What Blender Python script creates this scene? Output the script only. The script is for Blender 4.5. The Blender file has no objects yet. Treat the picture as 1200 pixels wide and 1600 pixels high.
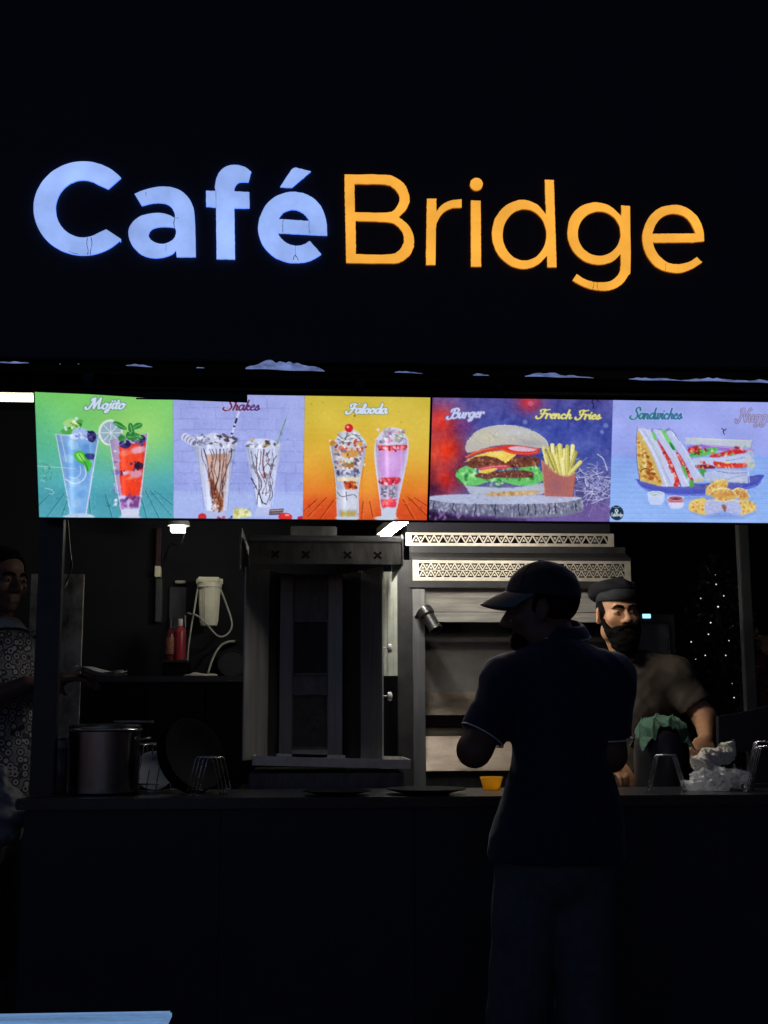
import bpy, bmesh, math, random
import numpy as np
from mathutils import Vector, Matrix

random.seed(7)
rng = np.random.default_rng(11)
sc = bpy.context.scene
col = sc.collection

# ------------------------------------------------------------------ camera, world, exposure
FPX = 1960.0                      # focal length in pixels of a 1200 x 1600 frame
YAW, PIT, ROLL = math.radians(3.5), math.atan(320 / 1960), 0.0026
CAM = np.array([-3.97 * math.tan(YAW), -3.97, 1.30])
FW = np.array([math.sin(YAW) * math.cos(PIT), math.cos(YAW) * math.cos(PIT), math.sin(PIT)])
_r0 = np.array([math.cos(YAW), -math.sin(YAW), 0.0])
_u0 = np.cross(_r0, FW)
RT = _r0 * math.cos(ROLL) - _u0 * math.sin(ROLL)
UP = _u0 * math.cos(ROLL) + _r0 * math.sin(ROLL)

cam_data = bpy.data.cameras.new("camera")
cam_data.sensor_fit = 'VERTICAL'
cam_data.sensor_height = 36.0
cam_data.lens = FPX / 1600 * 36
cam_data.clip_start = 0.05
cam_data.clip_end = 500
cam = bpy.data.objects.new("camera", cam_data)
cam.matrix_world = Matrix(((RT[0], UP[0], -FW[0], CAM[0]), (RT[1], UP[1], -FW[1], CAM[1]),
                           (RT[2], UP[2], -FW[2], CAM[2]), (0, 0, 0, 1)))
col.objects.link(cam)
sc.camera = cam

world = bpy.data.worlds.new("World")
sc.world = world
world.use_nodes = True
wn, wl = world.node_tree.nodes, world.node_tree.links
wbg = wn["Background"]
sky = wn.new("ShaderNodeTexSky")
sky.sky_type = 'NISHITA'
sky.sun_disc = False
sky.sun_elevation = math.radians(-6)
sky.sun_rotation = math.radians(200)
tint = wn.new("ShaderNodeMix")
tint.data_type, tint.blend_type = 'RGBA', 'MULTIPLY'
tint.inputs[0].default_value = 1.0
wl.new(sky.outputs[0], tint.inputs[6])
tint.inputs[7].default_value = (0.6, 0.75, 1.5, 1)
wl.new(tint.outputs[2], wbg.inputs[0])
wbg.inputs[1].default_value = 5.0          # deep night: only a trace of sky glow

sc.view_settings.view_transform = 'Standard'
sc.view_settings.look = 'None'
sc.view_settings.exposure = 0.0
sc.view_settings.gamma = 1.0
sc.view_settings.use_curve_mapping = False
sc.render.engine = 'CYCLES'
sc.cycles.use_denoising = True
sc.cycles.max_bounces = 6
sc.cycles.sample_clamp_indirect = 4.0


def at(px, py, y):
    """world point on the plane y that the photograph shows at pixel (px, py)"""
    d = FW * FPX + RT * (px - 600) + UP * (800 - py)
    return CAM + d * ((y - CAM[1]) / d[1])


def vec(*a):
    return np.array(a, float)


# ------------------------------------------------------------------ materials
MATS = {}


def srgb(r, g, b):
    f = lambda c: (c / 255 / 12.92) if c / 255 <= 0.04045 else ((c / 255 + 0.055) / 1.055) ** 2.4
    return (f(r), f(g), f(b))


def mat(name, base, rough=0.6, metal=0.0, var=0.25, scale=18.0, bump=0.0, stretch=(1, 1, 1), spec=0.5, trans=0.0,
        rvar=0.15, alpha=1.0, sss=0.0, sheen=0.0, coat=0.0, thin=0.0):
    if name in MATS:
        return MATS[name]
    m = bpy.data.materials.new(name)
    m.use_nodes = True
    n, l = m.node_tree.nodes, m.node_tree.links
    b = n["Principled BSDF"]
    tc = n.new("ShaderNodeTexCoord")
    mp = n.new("ShaderNodeMapping")
    mp.inputs["Scale"].default_value = stretch
    l.new(tc.outputs["Object"], mp.inputs[0])
    nz = n.new("ShaderNodeTexNoise")
    nz.inputs["Scale"].default_value = scale
    nz.inputs["Detail"].default_value = 6
    nz.inputs["Roughness"].default_value = 0.65
    l.new(mp.outputs[0], nz.inputs["Vector"])
    rp = n.new("ShaderNodeValToRGB")
    rp.color_ramp.elements[0].position = 0.3
    rp.color_ramp.elements[1].position = 0.72
    rp.color_ramp.elements[0].color = (*[max(0, c * (1 - var)) for c in base], 1)
    rp.color_ramp.elements[1].color = (*[min(1, c * (1 + var)) for c in base], 1)
    l.new(nz.outputs[0], rp.inputs[0])
    l.new(rp.outputs[0], b.inputs["Base Color"])
    mr = n.new("ShaderNodeMapRange")
    mr.inputs["To Min"].default_value = max(0.03, rough - rvar)
    mr.inputs["To Max"].default_value = min(1, rough + rvar)
    l.new(nz.outputs[0], mr.inputs[0])
    l.new(mr.outputs[0], b.inputs["Roughness"])
    b.inputs["Metallic"].default_value = metal
    b.inputs["Specular IOR Level"].default_value = spec
    b.inputs["Transmission Weight"].default_value = trans
    b.inputs["Alpha"].default_value = alpha
    b.inputs["Coat Weight"].default_value = coat
    if sss:
        b.inputs["Subsurface Weight"].default_value = sss
        b.inputs["Subsurface Radius"].default_value = (0.012, 0.005, 0.003)
    if sheen:
        b.inputs["Sheen Weight"].default_value = sheen
    if bump:
        bp = n.new("ShaderNodeBump")
        bp.inputs["Strength"].default_value = bump
        bp.inputs["Distance"].default_value = 0.004
        l.new(nz.outputs[0], bp.inputs["Height"])
        l.new(bp.outputs[0], b.inputs["Normal"])
    if thin:
        tr = n.new("ShaderNodeBsdfTranslucent")
        l.new(rp.outputs[0], tr.inputs[0])
        ms = n.new("ShaderNodeMixShader")
        ms.inputs[0].default_value = thin
        l.new(b.outputs[0], ms.inputs[1])
        l.new(tr.outputs[0], ms.inputs[2])
        l.new(ms.outputs[0], n["Material Output"].inputs[0])
    MATS[name] = m
    return m


def emat(name, color, strength, var=0.0, scale=8.0, fine=0.5, stretch=(1, 1, 1)):
    """a surface that gives off light itself"""
    if name in MATS:
        return MATS[name]
    m = bpy.data.materials.new(name)
    m.use_nodes = True
    n, l = m.node_tree.nodes, m.node_tree.links
    n.remove(n["Principled BSDF"])
    e = n.new("ShaderNodeEmission")
    e.inputs[0].default_value = (*color, 1)
    e.inputs[1].default_value = strength
    if var:
        tc = n.new("ShaderNodeTexCoord")
        mp = n.new("ShaderNodeMapping")
        mp.inputs["Scale"].default_value = stretch
        l.new(tc.outputs["Object"], mp.inputs[0])
        nz = n.new("ShaderNodeTexNoise")
        nz.inputs["Scale"].default_value = scale
        nz.inputs["Detail"].default_value = 4
        l.new(mp.outputs[0], nz.inputs["Vector"])
        nf = n.new("ShaderNodeTexNoise")
        nf.inputs["Scale"].default_value = scale * 14
        nf.inputs["Detail"].default_value = 3
        l.new(tc.outputs["Object"], nf.inputs["Vector"])
        mx = n.new("ShaderNodeMath")
        mx.operation = 'ADD'
        l.new(nz.outputs[0], mx.inputs[0])
        mf = n.new("ShaderNodeMath")
        mf.operation = 'MULTIPLY'
        mf.inputs[1].default_value = fine
        l.new(nf.outputs[0], mf.inputs[0])
        l.new(mf.outputs[0], mx.inputs[1])
        mr = n.new("ShaderNodeMapRange")
        mr.inputs["From Min"].default_value = 0.3 + 0.3 * fine
        mr.inputs["From Max"].default_value = 0.7 + 0.7 * fine
        mr.inputs["To Min"].default_value = strength * (1 - var)
        mr.inputs["To Max"].default_value = strength * (1 + var)
        l.new(mx.outputs[0], mr.inputs[0])
        l.new(mr.outputs[0], e.inputs[1])
    l.new(e.outputs[0], n["Material Output"].inputs[0])
    MATS[name] = m
    return m


# ------------------------------------------------------------------ mesh helpers
ORIG = {}


def link_mesh(name, V, Fc, mats, parent=None, smooth=False, midx=None, origin=None):
    V = np.asarray(V, float).reshape(-1, 3)
    if parent is not None:
        o0 = ORIG[parent.name]
    elif origin is not None:
        o0 = np.asarray(origin, float)
    else:
        lo, hi = V.min(0), V.max(0)
        o0 = vec((lo[0] + hi[0]) / 2, (lo[1] + hi[1]) / 2, lo[2])
    me = bpy.data.meshes.new(name)
    if isinstance(Fc, np.ndarray):
        n, k = Fc.shape
        me.vertices.add(len(V))
        me.vertices.foreach_set("co", (V - o0).astype(np.float32).ravel())
        me.loops.add(n * k)
        me.loops.foreach_set("vertex_index", Fc.astype(np.int32).ravel())
        me.polygons.add(n)
        me.polygons.foreach_set("loop_start", np.arange(0, n * k, k, dtype=np.int32))
        me.polygons.foreach_set("loop_total", np.full(n, k, np.int32))
        me.update(calc_edges=True)
    else:
        me.from_pydata([tuple(v) for v in (V - o0)], [], Fc)
        me.update()
    if not isinstance(mats, (list, tuple)):
        mats = [mats]
    for m in mats:
        me.materials.append(m)
    if midx is not None:
        me.polygons.foreach_set("material_index", np.asarray(midx, np.int32))
    if smooth:
        me.polygons.foreach_set("use_smooth", np.ones(len(me.polygons), bool))
        if smooth is not True:
            try:
                me.set_sharp_from_angle(angle=smooth)
            except Exception:
                pass
    ob = bpy.data.objects.new(name, me)
    col.objects.link(ob)
    if parent is not None:
        ob.parent = parent
    else:
        ob.location = o0
    ORIG[ob.name] = o0
    return ob


def tag(o, label, cat, group=None, kind=None):
    o["label"] = label
    if cat:
        o["category"] = cat
    if group:
        o["group"] = group
    if kind:
        o["kind"] = kind
    return o


def thing(name, label, cat, loc, group=None):
    o = bpy.data.objects.new(name, None)
    o.empty_display_size = 0.05
    col.objects.link(o)
    o.location = tuple(loc)
    ORIG[o.name] = np.asarray(loc, float)
    return tag(o, label, cat, group)


def copy_thing(root, loc, rotz, label, scale=1.0):
    """copy of a thing, its parts and their sub-parts, sharing mesh data"""
    r = root.copy()
    col.objects.link(r)
    r.location = tuple(loc)
    r.rotation_euler = (0, 0, rotz)
    r.scale = (scale,) * 3
    r["label"] = label
    for ch in list(root.children):
        c = ch.copy()
        col.objects.link(c)
        c.parent = r
        for g in list(ch.children):
            d = g.copy()
            col.objects.link(d)
            d.parent = c
    return r


class MB:
    def __init__(s):
        s.v, s.f, s.m = [], [], []
        s.cur = 0

    def add(s, V, Fc):
        o = len(s.v)
        s.v += [tuple(p) for p in V]
        s.f += [tuple(i + o for i in f) for f in Fc]
        s.m += [s.cur] * len(Fc)
        return s

    def box(s, lo, hi, R=None, c=None):
        x0, y0, z0 = lo
        x1, y1, z1 = hi
        V = np.array([(x0, y0, z0), (x1, y0, z0), (x1, y1, z0), (x0, y1, z0),
                      (x0, y0, z1), (x1, y0, z1), (x1, y1, z1), (x0, y1, z1)], float)
        if R is not None:
            V = V @ np.asarray(R).T + np.asarray(c)
        return s.add(V, [(3, 2, 1, 0), (4, 5, 6, 7), (0, 1, 5, 4), (1, 2, 6, 5), (2, 3, 7, 6), (3, 0, 4, 7)])

    def bbox(s, lo, hi, b=0.004):
        """box with chamfered edges"""
        bm = bmesh.new()
        lo, hi = np.asarray(lo, float), np.asarray(hi, float)
        bmesh.ops.create_cube(bm, size=1.0)
        for v in bm.verts:
            v.co = Vector((lo + hi) / 2) + Vector(np.array(v.co) * (hi - lo))
        bmesh.ops.bevel(bm, geom=bm.edges[:], offset=min(b, 0.45 * (hi - lo).min()), segments=2, affect='EDGES')
        bm.verts.index_update()
        s.add([v.co[:] for v in bm.verts], [[v.index for v in f.verts] for f in bm.faces])
        bm.free()
        return s

    def tube(s, pts, r, n=8, cap=True, closed=False):
        P = np.asarray(pts, float)
        k = len(P)
        rr = np.broadcast_to(np.asarray(r, float), (k,))
        V = []
        prev = None
        for i in range(k):
            a = P[(i + 1) % k] if (closed or i < k - 1) else P[i]
            b = P[i - 1] if (closed or i > 0) else P[i]
            t = a - b
            t = t / (np.linalg.norm(t) + 1e-12)
            if prev is None:
                ref = vec(0, 0, 1) if abs(t[2]) < 0.9 else vec(1, 0, 0)
                u = np.cross(t, ref)
            else:
                u = prev - t * (prev @ t)
            u /= np.linalg.norm(u) + 1e-12
            prev = u
            w = np.cross(t, u)
            for j in range(n):
                a_ = 2 * math.pi * j / n
                V.append(P[i] + rr[i] * (u * math.cos(a_) + w * math.sin(a_)))
        Fc = []
        for i in range(k if closed else k - 1):
            i2 = (i + 1) % k
            for j in range(n):
                j2 = (j + 1) % n
                Fc.append((i * n + j, i2 * n + j, i2 * n + j2, i * n + j2))
        if cap and not closed:
            Fc.append(tuple(range(n)))
            Fc.append(tuple((k - 1) * n + j for j in reversed(range(n))))
        return s.add(V, Fc)

    def lathe(s, prof, c=(0, 0, 0), R=None, n=28, a0=0, a1=2 * math.pi):
        """prof: list of (radius, height) turned about z"""
        k = len(prof)
        full = abs(a1 - a0 - 2 * math.pi) < 1e-6
        m = n if full else n + 1
        V = []
        for (r, h) in prof:
            for j in range(m):
                a = a0 + (a1 - a0) * j / n
                V.append((r * math.cos(a), r * math.sin(a), h))
        V = np.array(V)
        if R is not None:
            V = V @ np.asarray(R).T
        V = V + np.asarray(c, float)
        Fc = []
        for i in range(k - 1):
            for j in range(n):
                j2 = (j + 1) % m
                Fc.append((i * m + j, i * m + j2, (i + 1) * m + j2, (i + 1) * m + j))
        return s.add(V, Fc)

    def prism(s, poly, axis, lo, hi):
        """poly in the two other axes (in xyz order), extruded along axis from lo to hi; simple convex-ish polygons"""
        n = len(poly)
        V = []
        for d in (lo, hi):
            for (a, b) in poly:
                V.append({0: (d, a, b), 1: (a, d, b), 2: (a, b, d)}[axis])
        Fc = [tuple(range(n)), tuple(range(2 * n - 1, n - 1, -1))]
        for i in range(n):
            j = (i + 1) % n
            Fc.append((i, i + n, j + n, j))
        return s.add(V, Fc)

    def sheet(s, G, thick=0.0, normal=(0, -1, 0)):
        """G: array (a, b, 3) of points"""
        G = np.asarray(G, float)
        a, b = G.shape[:2]
        V = G.reshape(-1, 3)
        q = [(i * b + j, (i + 1) * b + j, (i + 1) * b + j + 1, i * b + j + 1) for i in range(a - 1) for j in range(b - 1)]
        s.add(V, q)
        if thick:
            N = np.asarray(normal, float) * thick
            s.add(V - N, [tuple(reversed(f)) for f in q])
        return s

    def build(s, name, mats, parent=None, smooth=False, fixn=True, origin=None):
        ob = link_mesh(name, np.array(s.v), s.f, mats, parent, smooth, s.m, origin)
        if fixn:
            bm = bmesh.new()
            bm.from_mesh(ob.data)
            bmesh.ops.recalc_face_normals(bm, faces=bm.faces[:])
            bm.to_mesh(ob.data)
            bm.free()
        return ob


def smoothpts(P, n=6, closed=False):
    """Catmull-Rom through P"""
    P = [np.asarray(p, float) for p in P]
    k = len(P)
    out = []
    segs = k if closed else k - 1
    for i in range(segs):
        p1, p2 = P[i], P[(i + 1) % k]
        p0 = P[i - 1] if (closed or i > 0) else 2 * p1 - p2
        p3 = P[(i + 2) % k] if (closed or i < k - 2) else 2 * p2 - p1
        for t in np.linspace(0, 1, n, endpoint=False):
            out.append(0.5 * ((2 * p1) + (-p0 + p2) * t + (2 * p0 - 5 * p1 + 4 * p2 - p3) * t * t + (-p0 + 3 * p1 - 3 * p2 + p3) * t ** 3))
    if not closed:
        out.append(P[-1])
    return np.array(out)


def rot(axis, ang):
    return np.array(Matrix.Rotation(ang, 3, axis))


# ------------------------------------------------------------------ signed-distance modelling (bodies, cloth, crumpled bags)
class SDF:
    def __init__(s, xs, ys, zs):
        s.a = [np.asarray(v, np.float32) for v in (xs, ys, zs)]
        s.d = np.full([len(v) for v in s.a], 1.0, np.float32)

    def sl(s, lo, hi):
        return tuple(slice(max(0, int(np.searchsorted(s.a[i], lo[i])) - 1), int(np.searchsorted(s.a[i], hi[i])) + 1) for i in range(3))

    def pts(s, q):
        return np.meshgrid(*[s.a[i][q[i]] for i in range(3)], indexing='ij', sparse=True)

    def blend(s, q, d, k, sub=False):
        if d.size == 0:
            return
        o = s.d[q]
        if sub:
            h = np.clip(0.5 - 0.5 * (o + d) / k, 0, 1)
            s.d[q] = o * (1 - h) - d * h + k * h * (1 - h)
        else:
            h = np.clip(0.5 + 0.5 * (d - o) / k, 0, 1)
            s.d[q] = d * (1 - h) + o * h - k * h * (1 - h)

    def cone(s, a, b, ra, rb, k=0.02, sub=False, cut=None, flat=None):
        a, b = np.asarray(a, float), np.asarray(b, float)
        m = max(ra, rb) + k + 0.04
        q = s.sl(np.minimum(a, b) - m, np.maximum(a, b) + m)
        x, y, z = s.pts(q)
        ba = b - a
        L = ba @ ba + 1e-12
        t = np.clip(((x - a[0]) * ba[0] + (y - a[1]) * ba[1] + (z - a[2]) * ba[2]) / L, 0, 1)
        d = np.sqrt((x - a[0] - t * ba[0]) ** 2 + (y - a[1] - t * ba[1]) ** 2 + (z - a[2] - t * ba[2]) ** 2) - (ra + (rb - ra) * t)
        if cut is not None:
            c, nn = cut
            d = np.maximum(d, (x - c[0]) * nn[0] + (y - c[1]) * nn[1] + (z - c[2]) * nn[2])
        s.blend(q, d, k, sub)
        return s

    def ell(s, c, r, R=None, k=0.02, sub=False, cut=None):
        c, r = np.asarray(c, float), np.asarray(r, float)
        R = np.eye(3) if R is None else np.asarray(R)
        e = np.abs(R) @ r + k + 0.04
        q = s.sl(c - e, c + e)
        x, y, z = s.pts(q)
        X = [((x - c[0]) * R[0, i] + (y - c[1]) * R[1, i] + (z - c[2]) * R[2, i]) / r[i] for i in range(3)]
        k0 = np.sqrt(X[0] ** 2 + X[1] ** 2 + X[2] ** 2)
        k1 = np.sqrt((X[0] / r[0]) ** 2 + (X[1] / r[1]) ** 2 + (X[2] / r[2]) ** 2)
        d = k0 * (k0 - 1) / (k1 + 1e-6)
        if cut is not None:
            for (cc, nn) in (cut if isinstance(cut, list) else [cut]):
                d = np.maximum(d, (x - cc[0]) * nn[0] + (y - cc[1]) * nn[1] + (z - cc[2]) * nn[2])
        s.blend(q, d, k, sub)
        return s

    def clip(s, c, nn):
        x, y, z = s.pts((slice(None),) * 3)
        s.d = np.maximum(s.d, ((x - c[0]) * nn[0] + (y - c[1]) * nn[1] + (z - c[2]) * nn[2]).astype(np.float32))
        return s

    def wrinkle(s, amp, f=28.0, seed=0, dirn=(0.3, 0.2, 1.0), ridge=False):
        x, y, z = s.pts((slice(None),) * 3)
        g = np.random.default_rng(seed)
        w = 0
        for i in range(5):
            v = np.array(dirn) * g.uniform(0.5, 1.5) + g.normal(0, 0.45, 3)
            v = v / np.linalg.norm(v) * f * g.uniform(0.5, 1.7)
            ph = g.uniform(0, 6)
            q = np.sin(x * v[0] + y * v[1] + z * v[2] + ph + 1.3 * np.sin(x * v[1] * 0.6 + z * v[0] * 0.5 + ph))
            w = w + ((2 * np.abs(q) - 1) if ridge else q) / 5
        s.d = s.d + (amp * w).astype(np.float32)
        return s

    def mesh(s, name, mats, parent=None, smooth=True, midx=None):
        d = s.d
        n = d.shape
        ins = d < 0
        cnt = np.zeros([v - 1 for v in n], np.int8)
        for i in (0, 1):
            for j in (0, 1):
                for k in (0, 1):
                    cnt += ins[i:n[0] - 1 + i, j:n[1] - 1 + j, k:n[2] - 1 + k]
        I = np.argwhere((cnt > 0) & (cnt < 8))
        cid = np.full(cnt.shape, -1, np.int64)
        cid[I[:, 0], I[:, 1], I[:, 2]] = np.arange(len(I))
        acc = np.zeros((len(I), 3))
        num = np.zeros(len(I))
        cor = [(i, j, k) for i in (0, 1) for j in (0, 1) for k in (0, 1)]
        for A in cor:
            for ax in range(3):
                if A[ax]:
                    continue
                B = list(A)
                B[ax] = 1
                ia, ib = I + np.array(A), I + np.array(B)
                da = d[ia[:, 0], ia[:, 1], ia[:, 2]].astype(float)
                db = d[ib[:, 0], ib[:, 1], ib[:, 2]].astype(float)
                cr = (da < 0) != (db < 0)
                t = np.where(cr, da / np.where(cr, da - db, 1), 0)
                for c in range(3):
                    pa, pb = s.a[c][ia[:, c]], s.a[c][ib[:, c]]
                    acc[:, c] += np.where(cr, pa + (pb - pa) * t, 0)
                num += cr
        V = acc / num[:, None]
        Fs = []
        for ax in range(3):
            b, c = [(1, 2), (2, 0), (0, 1)][ax]
            q0 = [slice(None)] * 3
            q1 = [slice(None)] * 3
            q0[ax] = slice(0, n[ax] - 1)
            q1[ax] = slice(1, n[ax])
            e = ins[tuple(q0)] != ins[tuple(q1)]
            E = np.argwhere(e)
            ok = (E[:, b] > 0) & (E[:, c] > 0) & (E[:, b] < n[b] - 1) & (E[:, c] < n[c] - 1)
            E = E[ok]
            qs = []
            for (db_, dc_) in ((-1, -1), (0, -1), (0, 0), (-1, 0)):
                o = E.copy()
                o[:, b] += db_
                o[:, c] += dc_
                qs.append(cid[o[:, 0], o[:, 1], o[:, 2]])
            Q = np.stack(qs, 1)
            fl = ~ins[E[:, 0], E[:, 1], E[:, 2]]
            Q[fl] = Q[fl][:, ::-1]
            Fs.append(Q)
        Fc = np.concatenate(Fs)
        mi = midx(V, Fc) if midx else None
        return link_mesh(name, V, Fc, mats, parent, smooth, mi)


def axis(lo, hi, h, fine=()):
    """grid coordinates with step h, finer inside the (lo, hi, step) ranges"""
    out, x = [lo], lo
    while x < hi:
        st = h
        for (a, b, f) in fine:
            if a - 1e-9 <= x < b:
                st = min(st, f)
        x += st
        out.append(x)
    return np.array(out)


def sdf_for(lo, hi, h, fine=None):
    """fine: list of (lo3, hi3, step)"""
    ax = []
    for i in range(3):
        ax.append(axis(lo[i], hi[i], h, [(f[0][i], f[1][i], f[2]) for f in (fine or [])]))
    return SDF(*ax)

# ------------------------------------------------------------------ base colours
BLACK = mat("black_panel", (0.034, 0.036, 0.044), 0.5, var=0.2, scale=5, rvar=0.1, spec=0.3)
BLACK_WALL = mat("black_wall_paint", (0.010, 0.010, 0.014), 0.8, var=0.25, scale=4, spec=0.25)
DARK_GRAN = mat("dark_granite", (0.022, 0.022, 0.026), 0.3, var=0.5, scale=160, spec=0.5)
STEEL = mat("brushed_steel", (0.25, 0.25, 0.255), 0.34, metal=0.85, var=0.12, scale=9, stretch=(9, 9, 0.7), rvar=0.12)
STEEL_H = mat("brushed_steel_horizontal", (0.58, 0.56, 0.52), 0.36, metal=0.5, var=0.38, scale=6, stretch=(0.8, 4, 9), rvar=0.16)
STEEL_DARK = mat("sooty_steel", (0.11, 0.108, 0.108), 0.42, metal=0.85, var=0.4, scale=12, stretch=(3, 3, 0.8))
BLACK_METAL = mat("black_metal", (0.015, 0.015, 0.018), 0.4, var=0.3, scale=20)
BLACK_PLASTIC = mat("black_plastic", (0.012, 0.012, 0.014), 0.38, var=0.2)
WHITE_PLASTIC = mat("white_plastic", (0.62, 0.62, 0.52), 0.45, var=0.06)
WIRE = mat("chrome_wire", (0.6, 0.6, 0.64), 0.25, metal=1.0, var=0.1)
GALV = mat("galvanised_sheet", (0.8, 0.8, 0.82), 0.55, var=0.12, scale=30)
ASPHALT = mat("asphalt", (0.045, 0.045, 0.048), 0.85, var=0.4, scale=60, bump=0.6)

# ------------------------------------------------------------------ ground and kiosk shell
g = MB().box((-60, -60, -0.05), (60, 60, 0.0)).build("ground", ASPHALT)
g["kind"] = "structure"

kiosk = thing("cafe_kiosk", "black cafe kiosk with tall dark fascia, square posts and open serving front", "building", (0, 1.2, 0))
MB().bbox((-2.7, -0.15, 2.40), (2.7, -0.07, 4.5), 0.004).build("fascia_board", BLACK, kiosk)
MB().box((-2.7, -0.07, 2.86), (2.7, 3.2, 2.96)).build("roof", BLACK_WALL, kiosk)
MATT = mat("matt_black", (0.006, 0.006, 0.008), 1.0, spec=0.0, rvar=0)
MB().bbox((-2.7, 0.02, 2.36), (2.7, 0.12, 2.47), 0.004).build("front_beam", MATT, kiosk)
MB().box((-2.7, -0.1495, 2.386), (2.7, 0.0195, 2.3985)).build("added_soffit", MATT, kiosk)  # added black strip so the fascia underside stays dark
MB().box((-2.7, 2.42, 0.0), (1.28, 2.52, 2.86)).build("wall", BLACK_WALL, kiosk)
MB().box((-2.7, 0.9, 0.0), (-2.6, 2.42, 2.86)).build("wall", BLACK_WALL, kiosk)
MB().box((-2.6, 0.02, 0.0), (2.6, 2.42, 0.12)).build("floor_slab", BLACK_WALL, kiosk)
pl, pr = at(55, 1000, 0.12), at(92, 1000, 0.12)
MB().bbox((pl[0], 0.12, 1.0575), (pr[0], 0.165, 2.358), 0.003).build("post", BLACK_METAL, kiosk)
GREYPOST = mat("dusty_grey_metal", (0.035, 0.035, 0.038), 0.6, var=0.3, scale=40, stretch=(1, 1, 0.3))
pl, pr = at(1160, 950, 1.2), at(1176, 950, 1.2)
MB().bbox((pl[0], 1.2, 0.12), (pr[0], 1.245, 2.86), 0.003).build("post", GREYPOST, kiosk)
MB().bbox((2.55, 0.02, 0.12), (2.65, 0.12, 2.355), 0.003).build("post", BLACK_METAL, kiosk)

# corrugated sheet lip under the fascia, bent up here and there
xs = np.linspace(-2.65, 2.65, 1400)
l0, l1 = at(0, 569, -0.36), at(1200, 601, -0.36)
def lipz(x):
    return l0[2] + (l1[2] - l0[2]) * (x - l0[0]) / (l1[0] - l0[0])
def bumpf(x):
    h = 0.0004 + 0.0016 * np.abs(np.sin(x * 31)) * (0.5 + 0.5 * np.sin(x * 3.1 + 1))
    px = (x - l0[0]) / (l1[0] - l0[0]) * 1200
    for (c, w, a) in ((435, 62, 0.044), (212, 22, 0.010), (15, 30, 0.010), (305, 10, 0.006), (625, 28, 0.008), (740, 14, 0.010), (850, 42, 0.022), (1010, 40, 0.009), (1130, 70, 0.012), (1210, 40, 0.012), (1075, 135, 0.006), (120, 110, 0.004), (905, 30, 0.006)):
        t = np.clip(1 - np.abs((px - c) / w), 0, 1)
        sc_ = 0.72 + 0.28 * np.abs(np.sin((px - c) / w * 4.6 + 0.4))
        h = h + a * np.sqrt(t) * sc_ * np.where(px > c, 0.85, 1)
    return h
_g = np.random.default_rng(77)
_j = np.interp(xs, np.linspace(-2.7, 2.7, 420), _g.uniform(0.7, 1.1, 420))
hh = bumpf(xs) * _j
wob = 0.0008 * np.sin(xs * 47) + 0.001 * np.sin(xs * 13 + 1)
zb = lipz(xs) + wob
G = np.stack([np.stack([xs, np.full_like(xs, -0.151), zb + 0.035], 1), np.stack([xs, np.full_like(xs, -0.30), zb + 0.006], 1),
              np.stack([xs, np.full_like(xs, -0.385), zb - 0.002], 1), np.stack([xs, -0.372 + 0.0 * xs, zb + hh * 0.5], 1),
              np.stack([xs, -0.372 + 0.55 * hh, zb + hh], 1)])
aw = thing("awning_sheet", "thin crumpled metal awning edge running under the black fascia", "awning", (0, -0.36, 2.35))
MB().sheet(G[:3]).build("sheet", mat("matt_black", (0.006, 0.006, 0.008), 1.0, spec=0.0, rvar=0), aw, fixn=False)
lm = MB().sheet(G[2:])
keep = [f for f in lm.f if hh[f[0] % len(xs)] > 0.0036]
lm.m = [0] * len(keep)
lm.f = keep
lm.build("painted_lip_glow", emat("lip_glow_emission", srgb(122, 140, 200), 0.62, var=0.7, scale=30), aw, fixn=False)  # emission put into the bent lip in place of light falling on it

# ------------------------------------------------------------------ the illuminated sign
sign = thing("illuminated_sign", "illuminated channel letter sign reading Café in blue-white and Bridge in amber", "sign", at(575, 420, -0.16))
from mathutils.geometry import tessellate_polygon
BLUE_FACE = emat("blue_white_acrylic_face", srgb(152, 181, 247), 1.0, var=0.24, scale=6, fine=0.1)
AMBER_FACE = emat("amber_acrylic_face", srgb(251, 176, 66), 1.0, var=0.18, scale=6, fine=0.14)
BLUE_SIDE = emat("blue_white_letter_side", srgb(90, 130, 250), 1.6)
AMBER_SIDE = emat("amber_letter_side", srgb(240, 140, 40), 0.4)
GRIME = mat("dark_grime", (0.01, 0.012, 0.02), 0.8)


def contour(pts, n=7):
    """pts with a third entry 1 = corner; smooth between corners, closed"""
    k = len(pts)
    cs = [i for i, p in enumerate(pts) if len(p) > 2]
    P = [np.array(p[:2], float) for p in pts]
    if not cs:
        return smoothpts(P, n, closed=True)
    out = []
    for a, i in enumerate(cs):
        j = cs[(a + 1) % len(cs)]
        seg = [P[i]]
        m = i
        while True:
            m = (m + 1) % k
            seg.append(P[m])
            if m == j:
                break
        out += list(smoothpts(seg, n)[:-1] if len(seg) > 2 else [P[i] + (P[j] - P[i]) * t for t in np.linspace(0, 1, max(2, int(np.linalg.norm(P[j] - P[i]) / 12)), endpoint=False)])
    return np.array(out)


def ellipse(cx, cy, rx, ry, n=48):
    return np.array([(cx + rx * math.cos(a), cy + ry * math.sin(a)) for a in np.linspace(0, 2 * math.pi, n, endpoint=False)])


YF, YB = -0.1575, -0.1495


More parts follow.
